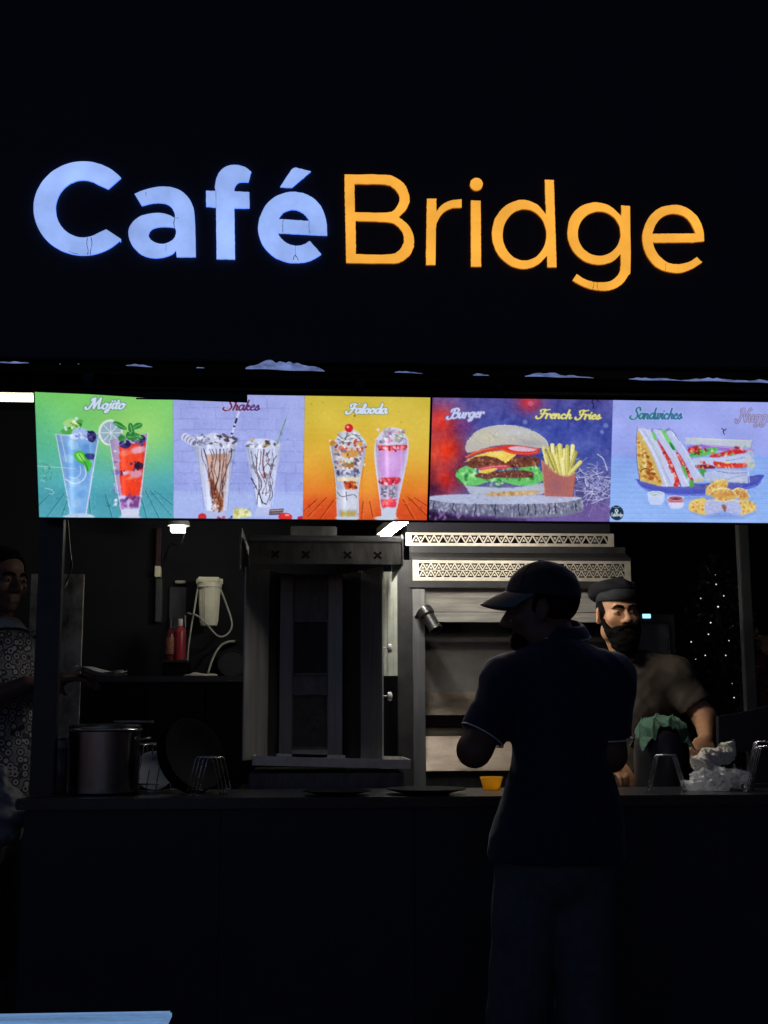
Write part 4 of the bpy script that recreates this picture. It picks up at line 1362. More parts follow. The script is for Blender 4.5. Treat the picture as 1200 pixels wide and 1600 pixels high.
    p.poly([(715, 590), (800, 582), (860, 600), (840, 612), (730, 608)], (140, 30, 40), 1, 1.5, 3)
    p.poly([(850, 560), (960, 572), (1090, 575), (1085, 605), (960, 608), (870, 602)], (216, 60, 52), 1, 1.5, 3)
    p.specks(24, (720, 565, 1095, 608), 8, [(240, 140, 120), (170, 30, 44), (230, 210, 130)], 0.7, 2.4)
    p.poly([(735, 612), (790, 625), (770, 670), (750, 650)], (70, 160, 80), 1, 1.5, 3)
    p.poly([(775, 640), (870, 622), (1100, 625), (1092, 718), (775, 702)], (176, 188, 226), 1, 1.2)
    p.stroke([(870, 630), (980, 645), (1090, 640)], 5, (70, 84, 120), 0.75)
    p.stroke([(780, 690), (940, 700), (1060, 690)], 4, (206, 206, 190), 0.7)
    p.stroke([(940, 695), (1000, 672), (1090, 655)], 4, (86, 96, 140), 0.6)
    p.stroke([(1105, 610), (1102, 712)], 6, (220, 226, 244), 0.8)
    p.specks(30, (1095, 470, 1150, 620), 9, [(206, 210, 160), (170, 190, 236), (220, 206, 130)], 0.5, 2)
    # nuggets
    for (x, y, rx, ry, r_) in ((860, 750, 92, 48, -0.5), (1035, 795, 60, 38, 0.5), (905, 800, 92, 48, 0.05)):
        p.ell(x, y, rx, ry, (216, 180, 96), 1, 1.3, r_)
        for k in range(34):
            a, q = p.g.uniform(0, 6.28), math.sqrt(p.g.uniform())
            xx, yy = x + rx * 0.9 * q * math.cos(a), y + ry * 0.9 * q * math.sin(a)
            p.ell(xx, yy, 10, 7, [(232, 206, 120), (190, 124, 56), (206, 150, 70), (240, 220, 150), (176, 100, 46)][k % 5], 0.7, 1.5, a)
    p.glow(905, 800, 60, 24, (190, 116, 60), 0.6)
    p.glow(1040, 795, 40, 22, (190, 110, 60), 0.6)
    p.stroke([(795, 800), (840, 768), (905, 752), (970, 768), (1000, 800)], 6, (246, 236, 196), 0.85)
    p.stroke([(975, 770), (1020, 752), (1070, 770), (1098, 815)], 6, (244, 234, 196), 0.85)
    p.stroke([(775, 800), (790, 750), (850, 710), (920, 688)], 6, (240, 226, 170), 0.8)
    for sgn in (0, 1):
        P = [(640, 890), (660, 845), (720, 828), (770, 832), (765, 945), (700, 935), (650, 915)] if not sgn else [(1005, 850), (1050, 840), (1110, 850), (1140, 882), (1110, 920), (1040, 945), (1005, 948)]
        p.poly(P, (226, 196, 110), 1, 1.3, 3)
        for k in range(34):
            xx = p.g.uniform(655, 760) if not sgn else p.g.uniform(1015, 1125)
            p.ell(xx, p.g.uniform(850, 925), 9, 7, [(240, 220, 140), (206, 150, 70), (190, 120, 60), (232, 206, 130)][k % 4], 0.7, 1.5, p.g.uniform(0, 3))
        Q = [(768, 848), (830, 838), (890, 850), (900, 885), (880, 915), (768, 946)] if not sgn else [(910, 850), (970, 838), (1018, 852), (1020, 950), (930, 925), (905, 890)]
        p.poly(Q, (176, 184, 228), 1, 1.3, 3)
        p.noise(1.1, 5, 20 + sgn, where=((p.zx(slice(None)) > 770) & (p.zx(slice(None)) < 1018) & (p.zy(slice(None)) > 850) & (p.zy(slice(None)) < 925)).astype(np.float32))
        p.stroke([Q[0], Q[1], Q[2]], 6, (236, 224, 190), 0.8)
    p.poly([(885, 880), (905, 870), (920, 890), (905, 925)], (150, 84, 60), 0.9, 2, 3)
    p.poly([(650, 925), (760, 950), (900, 930), (1030, 955), (1120, 935), (1030, 970), (780, 965)], (110, 130, 206), 0.6, 6)
    # sauce cups
    p.poly([(345, 790), (472, 790), (466, 850), (440, 872), (365, 872), (350, 850)], (190, 204, 244), 1, 1.3)
    p.ell(408, 795, 62, 22, (206, 218, 240))
    p.ell(408, 796, 50, 15, (166, 186, 206))
    p.stroke([(370, 800), (410, 790), (440, 800), (410, 806)], 5, (226, 236, 240), 0.8)
    p.poly([(490, 815), (612, 815), (606, 880), (585, 900), (512, 900), (495, 880)], (206, 212, 246), 1, 1.3)
    p.poly([(492, 830), (610, 830), (606, 856), (496, 856)], (196, 96, 110), 0.95, 2)
    p.ell(551, 824, 58, 18, (200, 196, 226))
    p.ell(551, 826, 48, 13, (120, 40, 66))
    p.stroke([(515, 828), (550, 818), (585, 826)], 5, (216, 150, 170), 0.8)
    p.stroke([(470, 850), (490, 880)], 10, (110, 134, 214), 0.5, 4)
    mottle(p, (285, 315, 770, 745), 1100, 8, 13, 0.55)
    mottle(p, (650, 385, 1150, 720), 1000, 8, 15, 0.55)
    mottle(p, (640, 690, 1140, 950), 900, 8, 16, 0.55)
    mottle(p, (340, 780, 615, 900), 160, 7, 8, 0.5)
    mottle(p, (110, 110, 1200, 980), 500, 20, 4, 0.4, 3)
    word(p, "Sandwiches", 262, 632, 248, 40, lambda x, y: np.stack([44 + 0 * x, np.clip(128 - 0.06 * (x - 230), 90, 130), np.clip(130 + 0.04 * (x - 230), 120, 150)], 1), 12, shear=0.25, outline=(166, 178, 240))
    word(p, "Nuggets", 1060, 1365, 268, 48, (150, 158, 222), 9, shear=0.25, outline=(132, 104, 116))
    p.stroke([(930, 318), (945, 330), (938, 345), (946, 362)], 6, (20, 24, 46), 0.95)
    p.stroke([(938, 338), (962, 322)], 6, (20, 24, 46), 0.95)
    # round logo
    p.ell(112, 930, 51, 53, (26, 48, 70))
    p.ell(112, 915, 13, 13, (206, 226, 236))
    p.ell(112, 915, 6, 6, (26, 48, 70))
    word(p, "CafeBridge", 70, 156, 952, 11, (196, 214, 226), 4, shear=0.1)
    p.stroke([(85, 884), (110, 894), (140, 886)], 5, (120, 170, 190), 0.8)


def print_panel(u0, u1, px, paint, name, parent, cols):
    """a dense flat sheet whose points carry the printed colours"""
    nu, nv = cols, int(cols * MH / (u1 - u0))
    uu, vv = np.linspace(0, 1, nu), np.linspace(0, 1, nv)
    U, Vv = np.meshgrid(uu, vv)
    H = homography([(0, 0), (1, 0), (1, 1), (0, 1)], px)
    q = np.stack([U.ravel(), Vv.ravel(), np.ones(U.size)]) 
    w = H @ q
    X, Y = w[0] / w[2], w[1] / w[2]
    p = Paint(X, Y)
    paint(p)
    # slight unevenness of the lamps behind the sheet, dust and print grain
    p.clipm = np.ones(len(p.X), np.float32)
    for (f_, a_, s_) in ((0.035, 3.5, 41), (0.35, 1.6, 42), (0.9, 1.4, 43)):
        p.noise(f_, a_, s_)
    lum = p.c.mean(1, keepdims=True)
    p.c = lum + (p.c - lum) * 0.96
    c = np.clip(p.c + rng.normal(0, 1.6, (len(p.c), 1)) + rng.normal(0, 0.8, p.c.shape), 0, 255) / 255
    lin = np.where(c <= 0.04045, c / 12.92, ((c + 0.055) / 1.055) ** 2.4)
    P = MO + MU * (u0 + U.ravel()[:, None] * (u1 - u0)) + MV * (Vv.ravel()[:, None] * MH) + MN * 0.0015
    idx = np.arange(nu * nv).reshape(nv, nu)
    Q = np.stack([idx[:-1, :-1], idx[1:, :-1], idx[1:, 1:], idx[:-1, 1:]], -1).reshape(-1, 4)
    ob = link_mesh(name, P, Q, PRINT, parent)
    at_ = ob.data.color_attributes.new("print", 'FLOAT_COLOR', 'POINT')
    at_.data.foreach_set("color", np.concatenate([lin, np.ones((len(lin), 1))], 1).astype(np.float32).ravel())
    return ob


PRINT = bpy.data.materials.new("backlit_print")
PRINT.use_nodes = True
_n, _l = PRINT.node_tree.nodes, PRINT.node_tree.links
_n.remove(_n["Principled BSDF"])
_e = _n.new("ShaderNodeEmission")
_a = _n.new("ShaderNodeVertexColor")
_a.layer_name = "print"
_l.new(_a.outputs[0], _e.inputs[0])
_e.inputs[1].default_value = 1.0
_l.new(_e.outputs[0], _n["Material Output"].inputs[0])


def menu_board(label, u0, u1, px, paint):
    o = MO + MU * ((u0 + u1) / 2) + MV * MH
    t = thing("menu_board", label, "menu board", o, "lit menu boards under the sign")
    R = np.stack([MU, MV, -MN], 1)          # local x = along, y = down the face, z = into the box
    MB().box((u0 - 0.004, -0.006, 0.001), (u1 + 0.004, MH + 0.006, 0.07), R, MO).build("housing", BLACK_METAL, t)
    for (a, b) in (((u0 - 0.004, -0.006, -0.006), (u1 + 0.004, -0.0005, 0.0)), ((u0 - 0.004, MH + 0.0005, -0.006), (u1 + 0.004, MH + 0.007, 0.0)),
                   ((u0 - 0.004, -0.0005, -0.006), (u0 - 0.0005, MH + 0.0005, 0.0)), ((u1 + 0.0005, -0.0005, -0.006), (u1 + 0.004, MH + 0.0005, 0.0))):
        MB().box(a, b, R, MO).build("frame", BLACK_METAL, t)
    print_panel(u0, u1, px, paint, "print_sheet", t, 800)
    return t


mbl = menu_board("lit menu board picturing mojitos, shakes and falooda on green, lilac and yellow", -1.0983, 0.1425,
                 [(56, 614), (674, 620), (665, 812.3), (60, 808)], paint_left)
mbr = menu_board("lit menu board picturing a burger with fries, sandwiches and nuggets", 0.1500, 1.39,
                 [(677.5, 620.3), (1293, 627.5), (1257, 817.5), (668.5, 812.5)], paint_right)
# black tape over the top of the shakes print, and the hanging steel brackets
Rm = np.stack([MU, MV, -MN], 1)
tw = MB().prism([(-1.09, -0.0075), (-0.437, -0.0075), (-0.437, 0.0235), (-0.64, 0.0185), (-0.93, 0.004), (-1.09, -0.0005)], 2, -0.010, -0.0065)
tw.v = [tuple(MO + Rm @ np.array(v)) for v in tw.v]
tw.build("tape_strip", BLACK_PLASTIC, mbl)
MB().box((-0.785, 0.0135, -0.004), (-0.657, 0.0185, -0.002), Rm, MO).build("tape_strip", BLACK_PLASTIC, mbl)
for u in (-0.95, -0.1):
    MB().box((u, -0.075, 0.01), (u + 0.03, -0.0065, 0.016), Rm, MO).build("bracket", BLACK_METAL, mbl)
for u in (0.35, 1.2):
    MB().box((u, -0.075, 0.01), (u + 0.03, -0.0065, 0.016), Rm, MO).build("bracket", BLACK_METAL, mbr)

# ------------------------------------------------------------------ counter
xL, xR = at(30, 1250, 0)[0], 2.5
ctr = thing("serving_counter", "long black serving counter with dark stone top along the kiosk front", "counter", (0.6, 0.22, 0))
MB().bbox((xL - 0.012, 0.0, 1.022), (xR, 0.47, 1.055), 0.004).build("counter_top", DARK_GRAN, ctr)
MB().box((xL + 0.02, 0.045, 0.0), (xR - 0.02, 0.45, 1.0205)).build("carcass", BLACK, ctr)
npan = 6
for i in range(npan):
    a = xL + 0.01 + (xR - xL - 0.02) * i / npan
    b = xL + 0.01 + (xR - xL - 0.02) * (i + 1) / npan
    MB().bbox((a + 0.0006, 0.025, 0.06), (b - 0.0006, 0.0448, 1.0195), 0.002).build("front_panel", BLACK, ctr)

# ------------------------------------------------------------------ lamps of the place and an added one
TUBE = emat("fluorescent_tube", (1.0, 0.95, 0.85), 125.0)
TUBE2 = emat("dim_fluorescent_tube", (1.0, 0.94, 0.80), 8.0)
BULB = emat("led_bulb_face", (1.0, 0.93, 0.78), 14.0)


def tube_light(label, a, b, m, r=0.013):
    a, b = np.asarray(a, float), np.asarray(b, float)
    t = thing("tube_light", label, "ceiling light", (a + b) / 2)
    MB().tube([a, b], r, 10).build("tube", m, t, smooth=True)
    d = (b - a) / np.linalg.norm(b - a)
    for (p, q) in ((a - d * 0.03, a - d * 0.001), (b + d * 0.001, b + d * 0.03)):
        MB().tube([p, q], r * 1.15, 10).build("end_cap", WHITE_PLASTIC, t)
    n = vec(-d[1], d[0], 0)
    hi = vec(0, 0, 1)
    c = (a + b) / 2 + hi * (r + 0.022)
    MB().box((-np.linalg.norm(b - a) / 2 - 0.03, -0.02, -0.015), (np.linalg.norm(b - a) / 2 + 0.03, 0.02, 0.015), np.stack([d, n, hi], 1), c).build("batten", WHITE_PLASTIC, t)
    for s in (-0.35, 0.35):
        p = c + d * s * np.linalg.norm(b - a) + hi * 0.0155
        MB().tube([p, vec(p[0], p[1], 2.86)], 0.004, 6).build("hanger", BLACK_METAL, t)
    return t


tA = at(597, 842, 1.46)
ys_ = np.linspace(0.6, 1.4, 400)
tM = min((at(625, 820, y_) for y_ in ys_), key=lambda q: abs(q[2] - tA[2]))
tB = tA + (tM - tA) / np.linalg.norm(tM - tA) * 1.0
tB[2] = tA[2]
tube_light("bright tube light hanging above the grill between the machines", tA, tB, TUBE)
tube_light("tube light above the counter behind the burger print", (0.52, 0.58, 2.13), (0.80, 0.58, 2.13), emat("added_face_tube", (1.0, 0.90, 0.76), 95.0))  # added lamp, out of view, to light the cook's face
tC, tD = at(-190, 620, 1.25), at(66, 621.5, 1.25)
tD[2] = tC[2]
tube_light("horizontal tube light at the edge beside the mojito print", tC, tD, TUBE2)
# small lamp over the water filter
lp = at(279, 826, 2.05)
lamp = thing("wall_lamp", "small lit lamp with grey dome above the water filter", "lamp", lp)
MB().box((lp[0] - 0.035, lp[1] - 0.03, lp[2] - 0.016), (lp[0] + 0.03, lp[1] + 0.03, lp[2] + 0.012)).build("lamp_face", BULB, lamp)
MB().lathe([(0.005, 0.062), (0.03, 0.058), (0.048, 0.04), (0.056, 0.0135), (0.05, 0.0135)], lp, n=20).build("dome", mat("grey_plastic", (0.35, 0.35, 0.36), 0.5), lamp, smooth=True)
MB().tube([lp + vec(0, 0, 0.06), lp + vec(0, 0.05, 0.12), vec(lp[0], 2.418, lp[2] + 0.13)], 0.006, 6).build("arm", BLACK_METAL, lamp)
MB().tube(smoothpts([lp + vec(0.03, 0.1, 0.05), lp + vec(0.0, 0.12, -0.06), lp + vec(-0.06, 0.2, -0.05), lp + vec(-0.1, 0.3, -0.12)], 6), 0.004, 6).build("cable", BLACK_PLASTIC, lamp)

# ------------------------------------------------------------------ shawarma machine
SY = 0.74
sw0 = at(500, 1235, SY)
shaw = thing("shawarma_machine", "tall stainless shawarma roaster with recessed burner column and hood", "roaster", (sw0[0], 0.95, 1.03))
def sx(px, y=SY, py=1000):
    return at(px, py, y)[0]
def sz(py, y=SY, px=500):
    return at(px, py, y)[2]
zt, zb_ = sz(884), sz(1188)
def vplate(name, px0, y0, px1, y1, z0, z1, m, th=0.006):
    a, b = vec(sx(px0, y0), y0), vec(sx(px1, y1), y1)
    d = (b - a) / np.linalg.norm(b - a)
    n = vec(-d[1], d[0]) * th
    poly = [tuple(a), tuple(b), tuple(b + n), tuple(a + n)]
    return MB().prism(poly, 2, z0, z1).build(name, m, shaw)
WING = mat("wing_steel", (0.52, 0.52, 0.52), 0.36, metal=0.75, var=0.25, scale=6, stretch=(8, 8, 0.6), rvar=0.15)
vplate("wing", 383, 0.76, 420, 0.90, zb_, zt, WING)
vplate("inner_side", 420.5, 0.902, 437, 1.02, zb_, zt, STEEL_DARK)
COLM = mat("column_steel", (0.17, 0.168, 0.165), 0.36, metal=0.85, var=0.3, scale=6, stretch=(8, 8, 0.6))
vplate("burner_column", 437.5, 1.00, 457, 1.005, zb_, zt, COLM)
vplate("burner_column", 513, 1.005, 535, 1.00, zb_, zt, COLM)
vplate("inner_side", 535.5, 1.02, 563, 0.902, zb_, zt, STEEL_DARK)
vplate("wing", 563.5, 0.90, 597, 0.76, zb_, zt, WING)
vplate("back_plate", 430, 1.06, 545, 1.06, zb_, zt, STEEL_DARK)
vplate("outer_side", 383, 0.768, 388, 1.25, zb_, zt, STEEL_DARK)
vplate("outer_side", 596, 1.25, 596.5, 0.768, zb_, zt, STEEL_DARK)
SOOT = mat("sooty_burner_mesh", (0.035, 0.033, 0.034), 0.6, metal=0.4, var=0.6, scale=35, bump=0.4)
for (p0, p1) in ((972, 1052), (1086, 1167)):
    x0, x1, z0, z1 = sx(459, 1.02), sx(511, 1.02), sz(p1, 1.02), sz(p0, 1.02)
    b = MB().box((x0, 1.02, z0), (x1, 1.035, z1)).build("burner", SOOT, shaw)
    f = MB()
    w = 0.007
    f.box((x0 - w, 1.012, z0 - w), (x1 + w, 1.0195, z0)).box((x0 - w, 1.012, z1), (x1 + w, 1.0195, z1 + w))
    f.box((x0 - w, 1.012, z0), (x0, 1.0195, z1)).box((x1, 1.012, z0), (x1 + w, 1.0195, z1))
    f.build("burner_frame", STEEL_DARK, b)
MB().box((sx(457.5, 1.036), 1.036, zb_), (sx(513, 1.036), 1.05, zt)).build("centre_plate", STEEL_DARK, shaw)
MB().bbox((sx(457.5, 1.026), 1.026, sz(1084, 1.02)), (sx(513, 1.026), 1.0355, sz(1055, 1.02)), 0.002).build("cross_plate", STEEL_DARK, shaw)
MB().bbox((sx(457.5, 1.02), 1.0, sz(1186, 1.02)), (sx(513, 1.02), 1.03, sz(1171, 1.02)), 0.002).build("cross_plate", STEEL, shaw)
# hood
hx0, hx1 = sx(389, 0.66, 860), sx(628, 0.66, 860)
hz0, hz1 = sz(881, 0.66), sz(846, 0.66)
MB().prism([(0.66, hz0), (0.66, hz1), (0.70, hz1 + 0.028), (1.28, hz1 + 0.028), (1.28, hz1 + 0.02), (0.70, hz1 + 0.02), (0.668, hz1 - 0.004), (0.668, hz0)], 0, hx0, hx1).build("hood", STEEL_DARK, shaw)
MB().bbox((hx0, 0.655, hz1 - 0.002), (hx1 + 0.001, 0.668, hz1 + 0.014), 0.003).build("hood_edge", STEEL, shaw)
# folded end plates of the hood
MB().prism([(0.60, hz0 - 0.03), (0.615, hz1 - 0.02), (0.70, hz1 + 0.055), (1.28, hz1 + 0.055), (1.28, hz0), (0.70, hz0)], 0, hx0 - 0.034, hx0 - 0.028).build("hood_end", STEEL, shaw)
MB().prism([(0.654, hz0), (0.654, hz1 + 0.012), (0.70, hz1 + 0.034), (1.28, hz1 + 0.034), (1.28, hz0)], 0, hx1 + 0.0015, hx1 + 0.006).build("hood_end", STEEL, shaw)
XB = mat("cutout_dark", (0.004, 0.004, 0.005), 0.9, spec=0.1)
for px in (430, 478, 543, 590):
    c = at(px, 866 + (px - 430) * 0.012, 0.66)
    m = MB()
    for s in (1, -1):
        R = rot('Y', s * math.radians(42))
        m.box((-0.018, -0.0014 - 0.0002 * s, -0.0045), (0.018, -0.0003, 0.0045), R, vec(c[0], 0.66, c[2]))
    m.build("cross_cutout", XB, shaw)
MB().bbox((sx(453, 0.9, 830), 0.86, hz1 + 0.0285), (sx(526, 0.9, 830), 1.1, sz(822, 0.86)), 0.004).build("flue_box", STEEL_DARK, shaw)
# tray and base
tz0, tz1 = sz(1199, 0.62), sz(1184, 0.62)
m = MB()
x0, x1 = sx(394, 0.62, 1190), sx(642, 0.62, 1190)
Rt = rot('Y', math.radians(1.6))
cc = vec((x0 + x1) / 2, 0, (tz0 + tz1) / 2)
hw = (x1 - x0) / 2
m.box((-hw, 0.62, -0.016), (hw, 0.628, 0.016), Rt, cc)
m.box((-hw, 1.0, -0.016), (hw, 1.008, 0.016), Rt, cc)
m.box((-hw, 0.6285, -0.016), (-hw + 0.006, 0.9995, 0.016), Rt, cc).box((hw - 0.006, 0.6285, -0.016), (hw, 0.9995, 0.016), Rt, cc)
m.box((-hw + 0.0065, 0.6285, -0.0155), (hw - 0.0065, 0.9995, -0.010), Rt, cc)
m.build("drip_tray", mat("tray_steel", (0.5, 0.49, 0.46), 0.35, metal=0.6), shaw)
MB().bbox((sx(388, 0.64, 1215), 0.66, 1.032), (sx(632, 0.64, 1215), 1.24, tz0 - 0.022), 0.004).build("base", STEEL_DARK, shaw)
# gas knobs on the side
for py in (1013, 1088):
    c = at(606, py, 0.80)
    k = MB().lathe([(0.0, 0.0), (0.015, 0.0), (0.017, 0.003), (0.017, 0.012), (0.013, 0.016), (0, 0.017)], c, rot('Y', math.pi / 2), 16).build("gas_knob", mat("pale_knob", (0.62, 0.62, 0.6), 0.4), shaw, smooth=0.6)
    MB().tube([vec(sx(596, 0.8), c[1], c[2]), c - vec(0.0005, 0, 0)], 0.0035, 8).build("spindle", STEEL, k)
# stand under it
st = thing("equipment_stand", "low dark stand carrying the shawarma machine behind the counter", "stand", (sw0[0], 0.95, 0.12))
MB().bbox((sx(370), 0.6, 0.99), (sx(636), 1.3, 1.0305), 0.004).build("stand_top", BLACK_METAL, st)
for a in (sx(376), sx(622)):
    for b in (0.62, 1.24):
        MB().box((a, b, 0.1205), (a + 0.035, b + 0.035, 0.9895)).build("leg", BLACK_METAL, st)

# ribbed grey board behind the roaster
x0, x1 = at(596, 980, 1.32)[0], at(621, 980, 1.32)[0]
z0, z1 = at(600, 1056, 1.32)[2], at(600, 893, 1.32)[2]
rb = MB().box((x0 - 0.1, 1.325, z0), (x1, 1.335, z1))
for i in range(7):
    a = x1 - 0.012 - i * 0.024
    rb.box((a - 0.005, 1.318, z0), (a + 0.004, 1.3245, z1))
tag(rb.build("ribbed_panel", mat("grey_green_paint", (0.30, 0.32, 0.28), 0.5, var=0.15, scale=30), None), "grey ribbed panel upright between shawarma machine and grill", "panel")

# ------------------------------------------------------------------ charcoal grill cabinet with pierced vent panels
GY = 1.36
grill = thing("grill_cabinet", "stainless grill cabinet with two pierced star-pattern vent strips", "grill", (at(800, 1225, GY)[0], 1.6, 0.12))
VENT = mat("pierced_vent_steel", (0.54, 0.50, 0.43), 0.42, metal=0.6, var=0.22, scale=26)
def gp(px, py, y=GY):
    return at(px, py, y)
def vent_strip(pa, pb, pya, pyb, y, rows, ncell, nm):
    a, b = gp(pa, pyb, y), gp(pb, pya, y)
    x0, x1, z0, z1 = a[0], b[0], a[2], b[2]
    W, H = x1 - x0, z1 - z0
    fr = H * (0.17 if rows == 2 else 0.22)
    m = MB()
    th = 0.004
    m.box((x0, y, z0), (x1, y + th, z0 + fr)).box((x0, y, z1 - fr * 0.8), (x1, y + th, z1))
    e = W * 0.028
    m.box((x0, y, z0 + fr), (x0 + e, y + th, z1 - fr * 0.8)).box((x1 - e, y, z0 + fr), (x1, y + th, z1 - fr * 0.8))
    iz0, iz1 = z0 + fr, z1 - fr * 0.8
    rh = (iz1 - iz0) / rows
    cw = (W - 2 * e) / ncell
    for r in range(rows):
        zz = iz0 + r * rh
        if r:
            m.box((x0 + e, y, zz - rh * 0.05), (x1 - e, y + th, zz + rh * 0.05))
        for i in range(ncell):
            xx = x0 + e + i * cw
            # diagonal bars of the triangle lattice
            for (xa, za, xb, zb2) in ((xx, zz, xx + cw / 2, zz + rh), (xx + cw / 2, zz + rh, xx + cw, zz)):
                d = vec(xb - xa, zb2 - za)
                L = np.linalg.norm(d)
                n = vec(-d[1], d[0]) / L * rh * 0.085
                m.prism([(xa + n[0], za + n[1]), (xb + n[0], zb2 + n[1]), (xb - n[0], zb2 - n[1]), (xa - n[0], za - n[1])], 1, y + 0.0003, y + th - 0.0003)
            # small solid triangles left standing inside the holes
            cx_, cz_ = xx + cw / 2, zz + rh * 0.34
            s_ = rh * 0.2
            if rows == 2 or i % 2 == 0:
                m.prism([(cx_ - s_, cz_ - s_ * 0.6), (cx_ + s_, cz_ - s_ * 0.6), (cx_, cz_ + s_)], 1, y + 0.0006, y + th - 0.0006)
            cx_, cz_ = xx + cw, zz + rh * 0.66
            if i < ncell - 1:
                m.prism([(cx_ - s_, cz_ + s_ * 0.6), (cx_, cz_ - s_), (cx_ + s_, cz_ + s_ * 0.6)], 1, y + 0.0006, y + th - 0.0006)
    m.build(nm, VENT, grill, fixn=True)
    MB().box((x0 + 0.003, y + 0.02, z0 + 0.003), (x1 - 0.003, y + 0.024, z1 - 0.003)).build("vent_backing", XB, grill)
    return x0, x1, z0, z1
u = vent_strip(634, 959, 834, 852.5, GY + 0.10, 1, 22, "vent_panel")
l_ = vent_strip(645, 985, 877, 907, GY, 2, 26, "vent_panel")
DKS = mat("dark_grey_sheet", (0.026, 0.026, 0.028), 0.5, metal=0.5, var=0.4, scale=20)
MB().prism([(GY + 0.101, u[2] - 0.001), (GY + 0.1, u[2] - 0.03), (GY + 0.002, l_[3] + 0.012), (GY + 0.002, l_[3] + 0.001), (GY + 0.1, l_[3] + 0.001), (GY + 0.14, u[2] - 0.001)], 0, l_[0] - 0.005, l_[1] + 0.005).build("canopy_slope", DKS, grill)
MB().box((u[0] + 0.01, GY + 0.125, u[3] + 0.001), (u[1] - 0.01, GY + 0.5, u[3] + 0.35)).build("flue", BLACK_WALL, grill)
zlip = gp(700, 919)[2]
MB().bbox((l_[0] - 0.02, GY - 0.012, zlip), (l_[1] + 0.012, GY + 0.02, l_[2] - 0.002), 0.003).build("canopy_lip", DKS, grill)
gx0, gx1 = gp(645, 1000)[0], gp(990, 1000)[0]
MB().bbox((gx0 - 0.065, GY - 0.005, 0.1205), (gx0 - 0.001, GY + 0.5, l_[3]), 0.003).build("side_panel", DKS, grill)
MB().bbox((gx0, GY, 0.1205), (gp(664, 1000)[0], GY + 0.03, zlip - 0.001), 0.003).build("upright", STEEL, grill)
MB().bbox((gx1 - 0.03, GY, 0.1205), (gx1 + 0.02, GY + 0.5, zlip - 0.001), 0.003).build("side_panel", DKS, grill)
ux = gp(664.5, 1000)[0]
def gsheet(name, prof, m, xa=None, xb=None):
    """profile in (y, z) swept along the cabinet's width"""
    P = np.array(prof)
    xa, xb = xa or ux, xb or gx1 - 0.031
    G = np.stack([np.stack([np.full(len(P), x), P[:, 0], P[:, 1]], 1) for x in np.linspace(xa, xb, 9)])
    return MB().sheet(G).build(name, m, grill, fixn=False, smooth=0.5)
def gz(py, y):
    return at(800, py, y)[2]
y2 = GY + 0.10
gsheet("steel_fascia", [(GY + 0.05, gz(956, GY + 0.05)), (GY + 0.03, gz(920, GY + 0.03))], STEEL_H)
gsheet("steel_fascia", [(GY + 0.03, gz(972, GY + 0.03)), (GY + 0.022, gz(957, GY + 0.022))], STEEL_H)
gsheet("back_panel", [(y2 + 0.06, gz(1085, y2 + 0.06)), (y2 + 0.20, gz(960, y2 + 0.2))], mat("smoky_steel", (0.045, 0.043, 0.043), 0.55, metal=0.7, var=0.5, scale=10))
BSTEEL = mat("blotchy_warm_steel", (0.15, 0.125, 0.105), 0.4, metal=0.8, var=0.6, scale=5, stretch=(1, 2, 3), bump=0.25)
gsheet("slope_panel", [(y2 - 0.02, gz(1117, y2 - 0.02)), (y2 + 0.0, gz(1108, y2)), (y2 + 0.06, gz(1080, y2 + 0.06))], BSTEEL)
gsheet("slot", [(y2 + 0.05, gz(1137, y2 + 0.05)), (y2 + 0.05, gz(1116, y2 + 0.05))], mat("dark_red_slot", (0.05, 0.018, 0.018), 0.6))
gsheet("slope_panel", [(GY + 0.0, gz(1204, GY)), (GY + 0.012, gz(1198, GY + 0.01)), (y2 - 0.03, gz(1150, y2 - 0.03)), (y2 + 0.05, gz(1135, y2 + 0.05))], BSTEEL)
gsheet("front_panel", [(GY + 0.03, 0.13), (GY + 0.03, gz(1224, GY + 0.03)), (GY + 0.015, gz(1205, GY + 0.015))], STEEL_DARK)
# black clamp lamp (off) fixed to the upright
q = at(664, 955, 1.29)
cl = thing("clamp_lamp", "black cylindrical lamp head clamped to the steel upright", "lamp", q - vec(0, 0, 0.08))
ax_ = np.array((0.44, -0.35, -0.83)); ax_ /= np.linalg.norm(ax_)
Rz = np.array(Vector(ax_).to_track_quat('Z', 'Y').to_matrix())
MB().lathe([(0.0, -0.012), (0.030, -0.012), (0.034, -0.004), (0.034, 0.022), (0.027, 0.03), (0.027, 0.085), (0.03, 0.088), (0.03, 0.098), (0.024, 0.098), (0.022, 0.06), (0.0, 0.058)], q, Rz, 20).build("lamp_head", BLACK_PLASTIC, cl, smooth=0.6)
MB().tube([q, q + vec(-0.02, 0.04, 0.0), vec(q[0] - 0.03, GY - 0.001, q[2] - 0.02)], 0.009, 8).build("clamp", BLACK_METAL, cl)

# ------------------------------------------------------------------ back corner: cabinet, filter, bottles
bc0, bc1 = at(132, 1060, 1.95), at(384, 1060, 1.95)
zc = at(300, 1056, 1.95)[2]
bc = thing("back_cabinet", "tall dark cabinet under the bottles and water filter", "cabinet", ((bc0[0] + bc1[0]) / 2, 2.15, 0.12))
MB().bbox((bc0[0], 1.95, zc - 0.03), (bc1[0] + 0.1, 2.418, zc), 0.003).build("cabinet_top", BLACK_METAL, bc)
for i in range(3):
    w = (bc1[0] + 0.09 - bc0[0]) / 3
    d = MB().bbox((bc0[0] + 0.005 + i * w, 1.962, 0.13), (bc0[0] + 0.003 + (i + 1) * w - 0.004, 1.98, zc - 0.034), 0.002).build("cabinet_door", MATT, bc)
    MB().tube([(bc0[0] + (i + 0.85) * w, 1.955, 1.1), (bc0[0] + (i + 0.85) * w, 1.955, 1.22)], 0.004, 6).build("handle", STEEL_DARK, d)
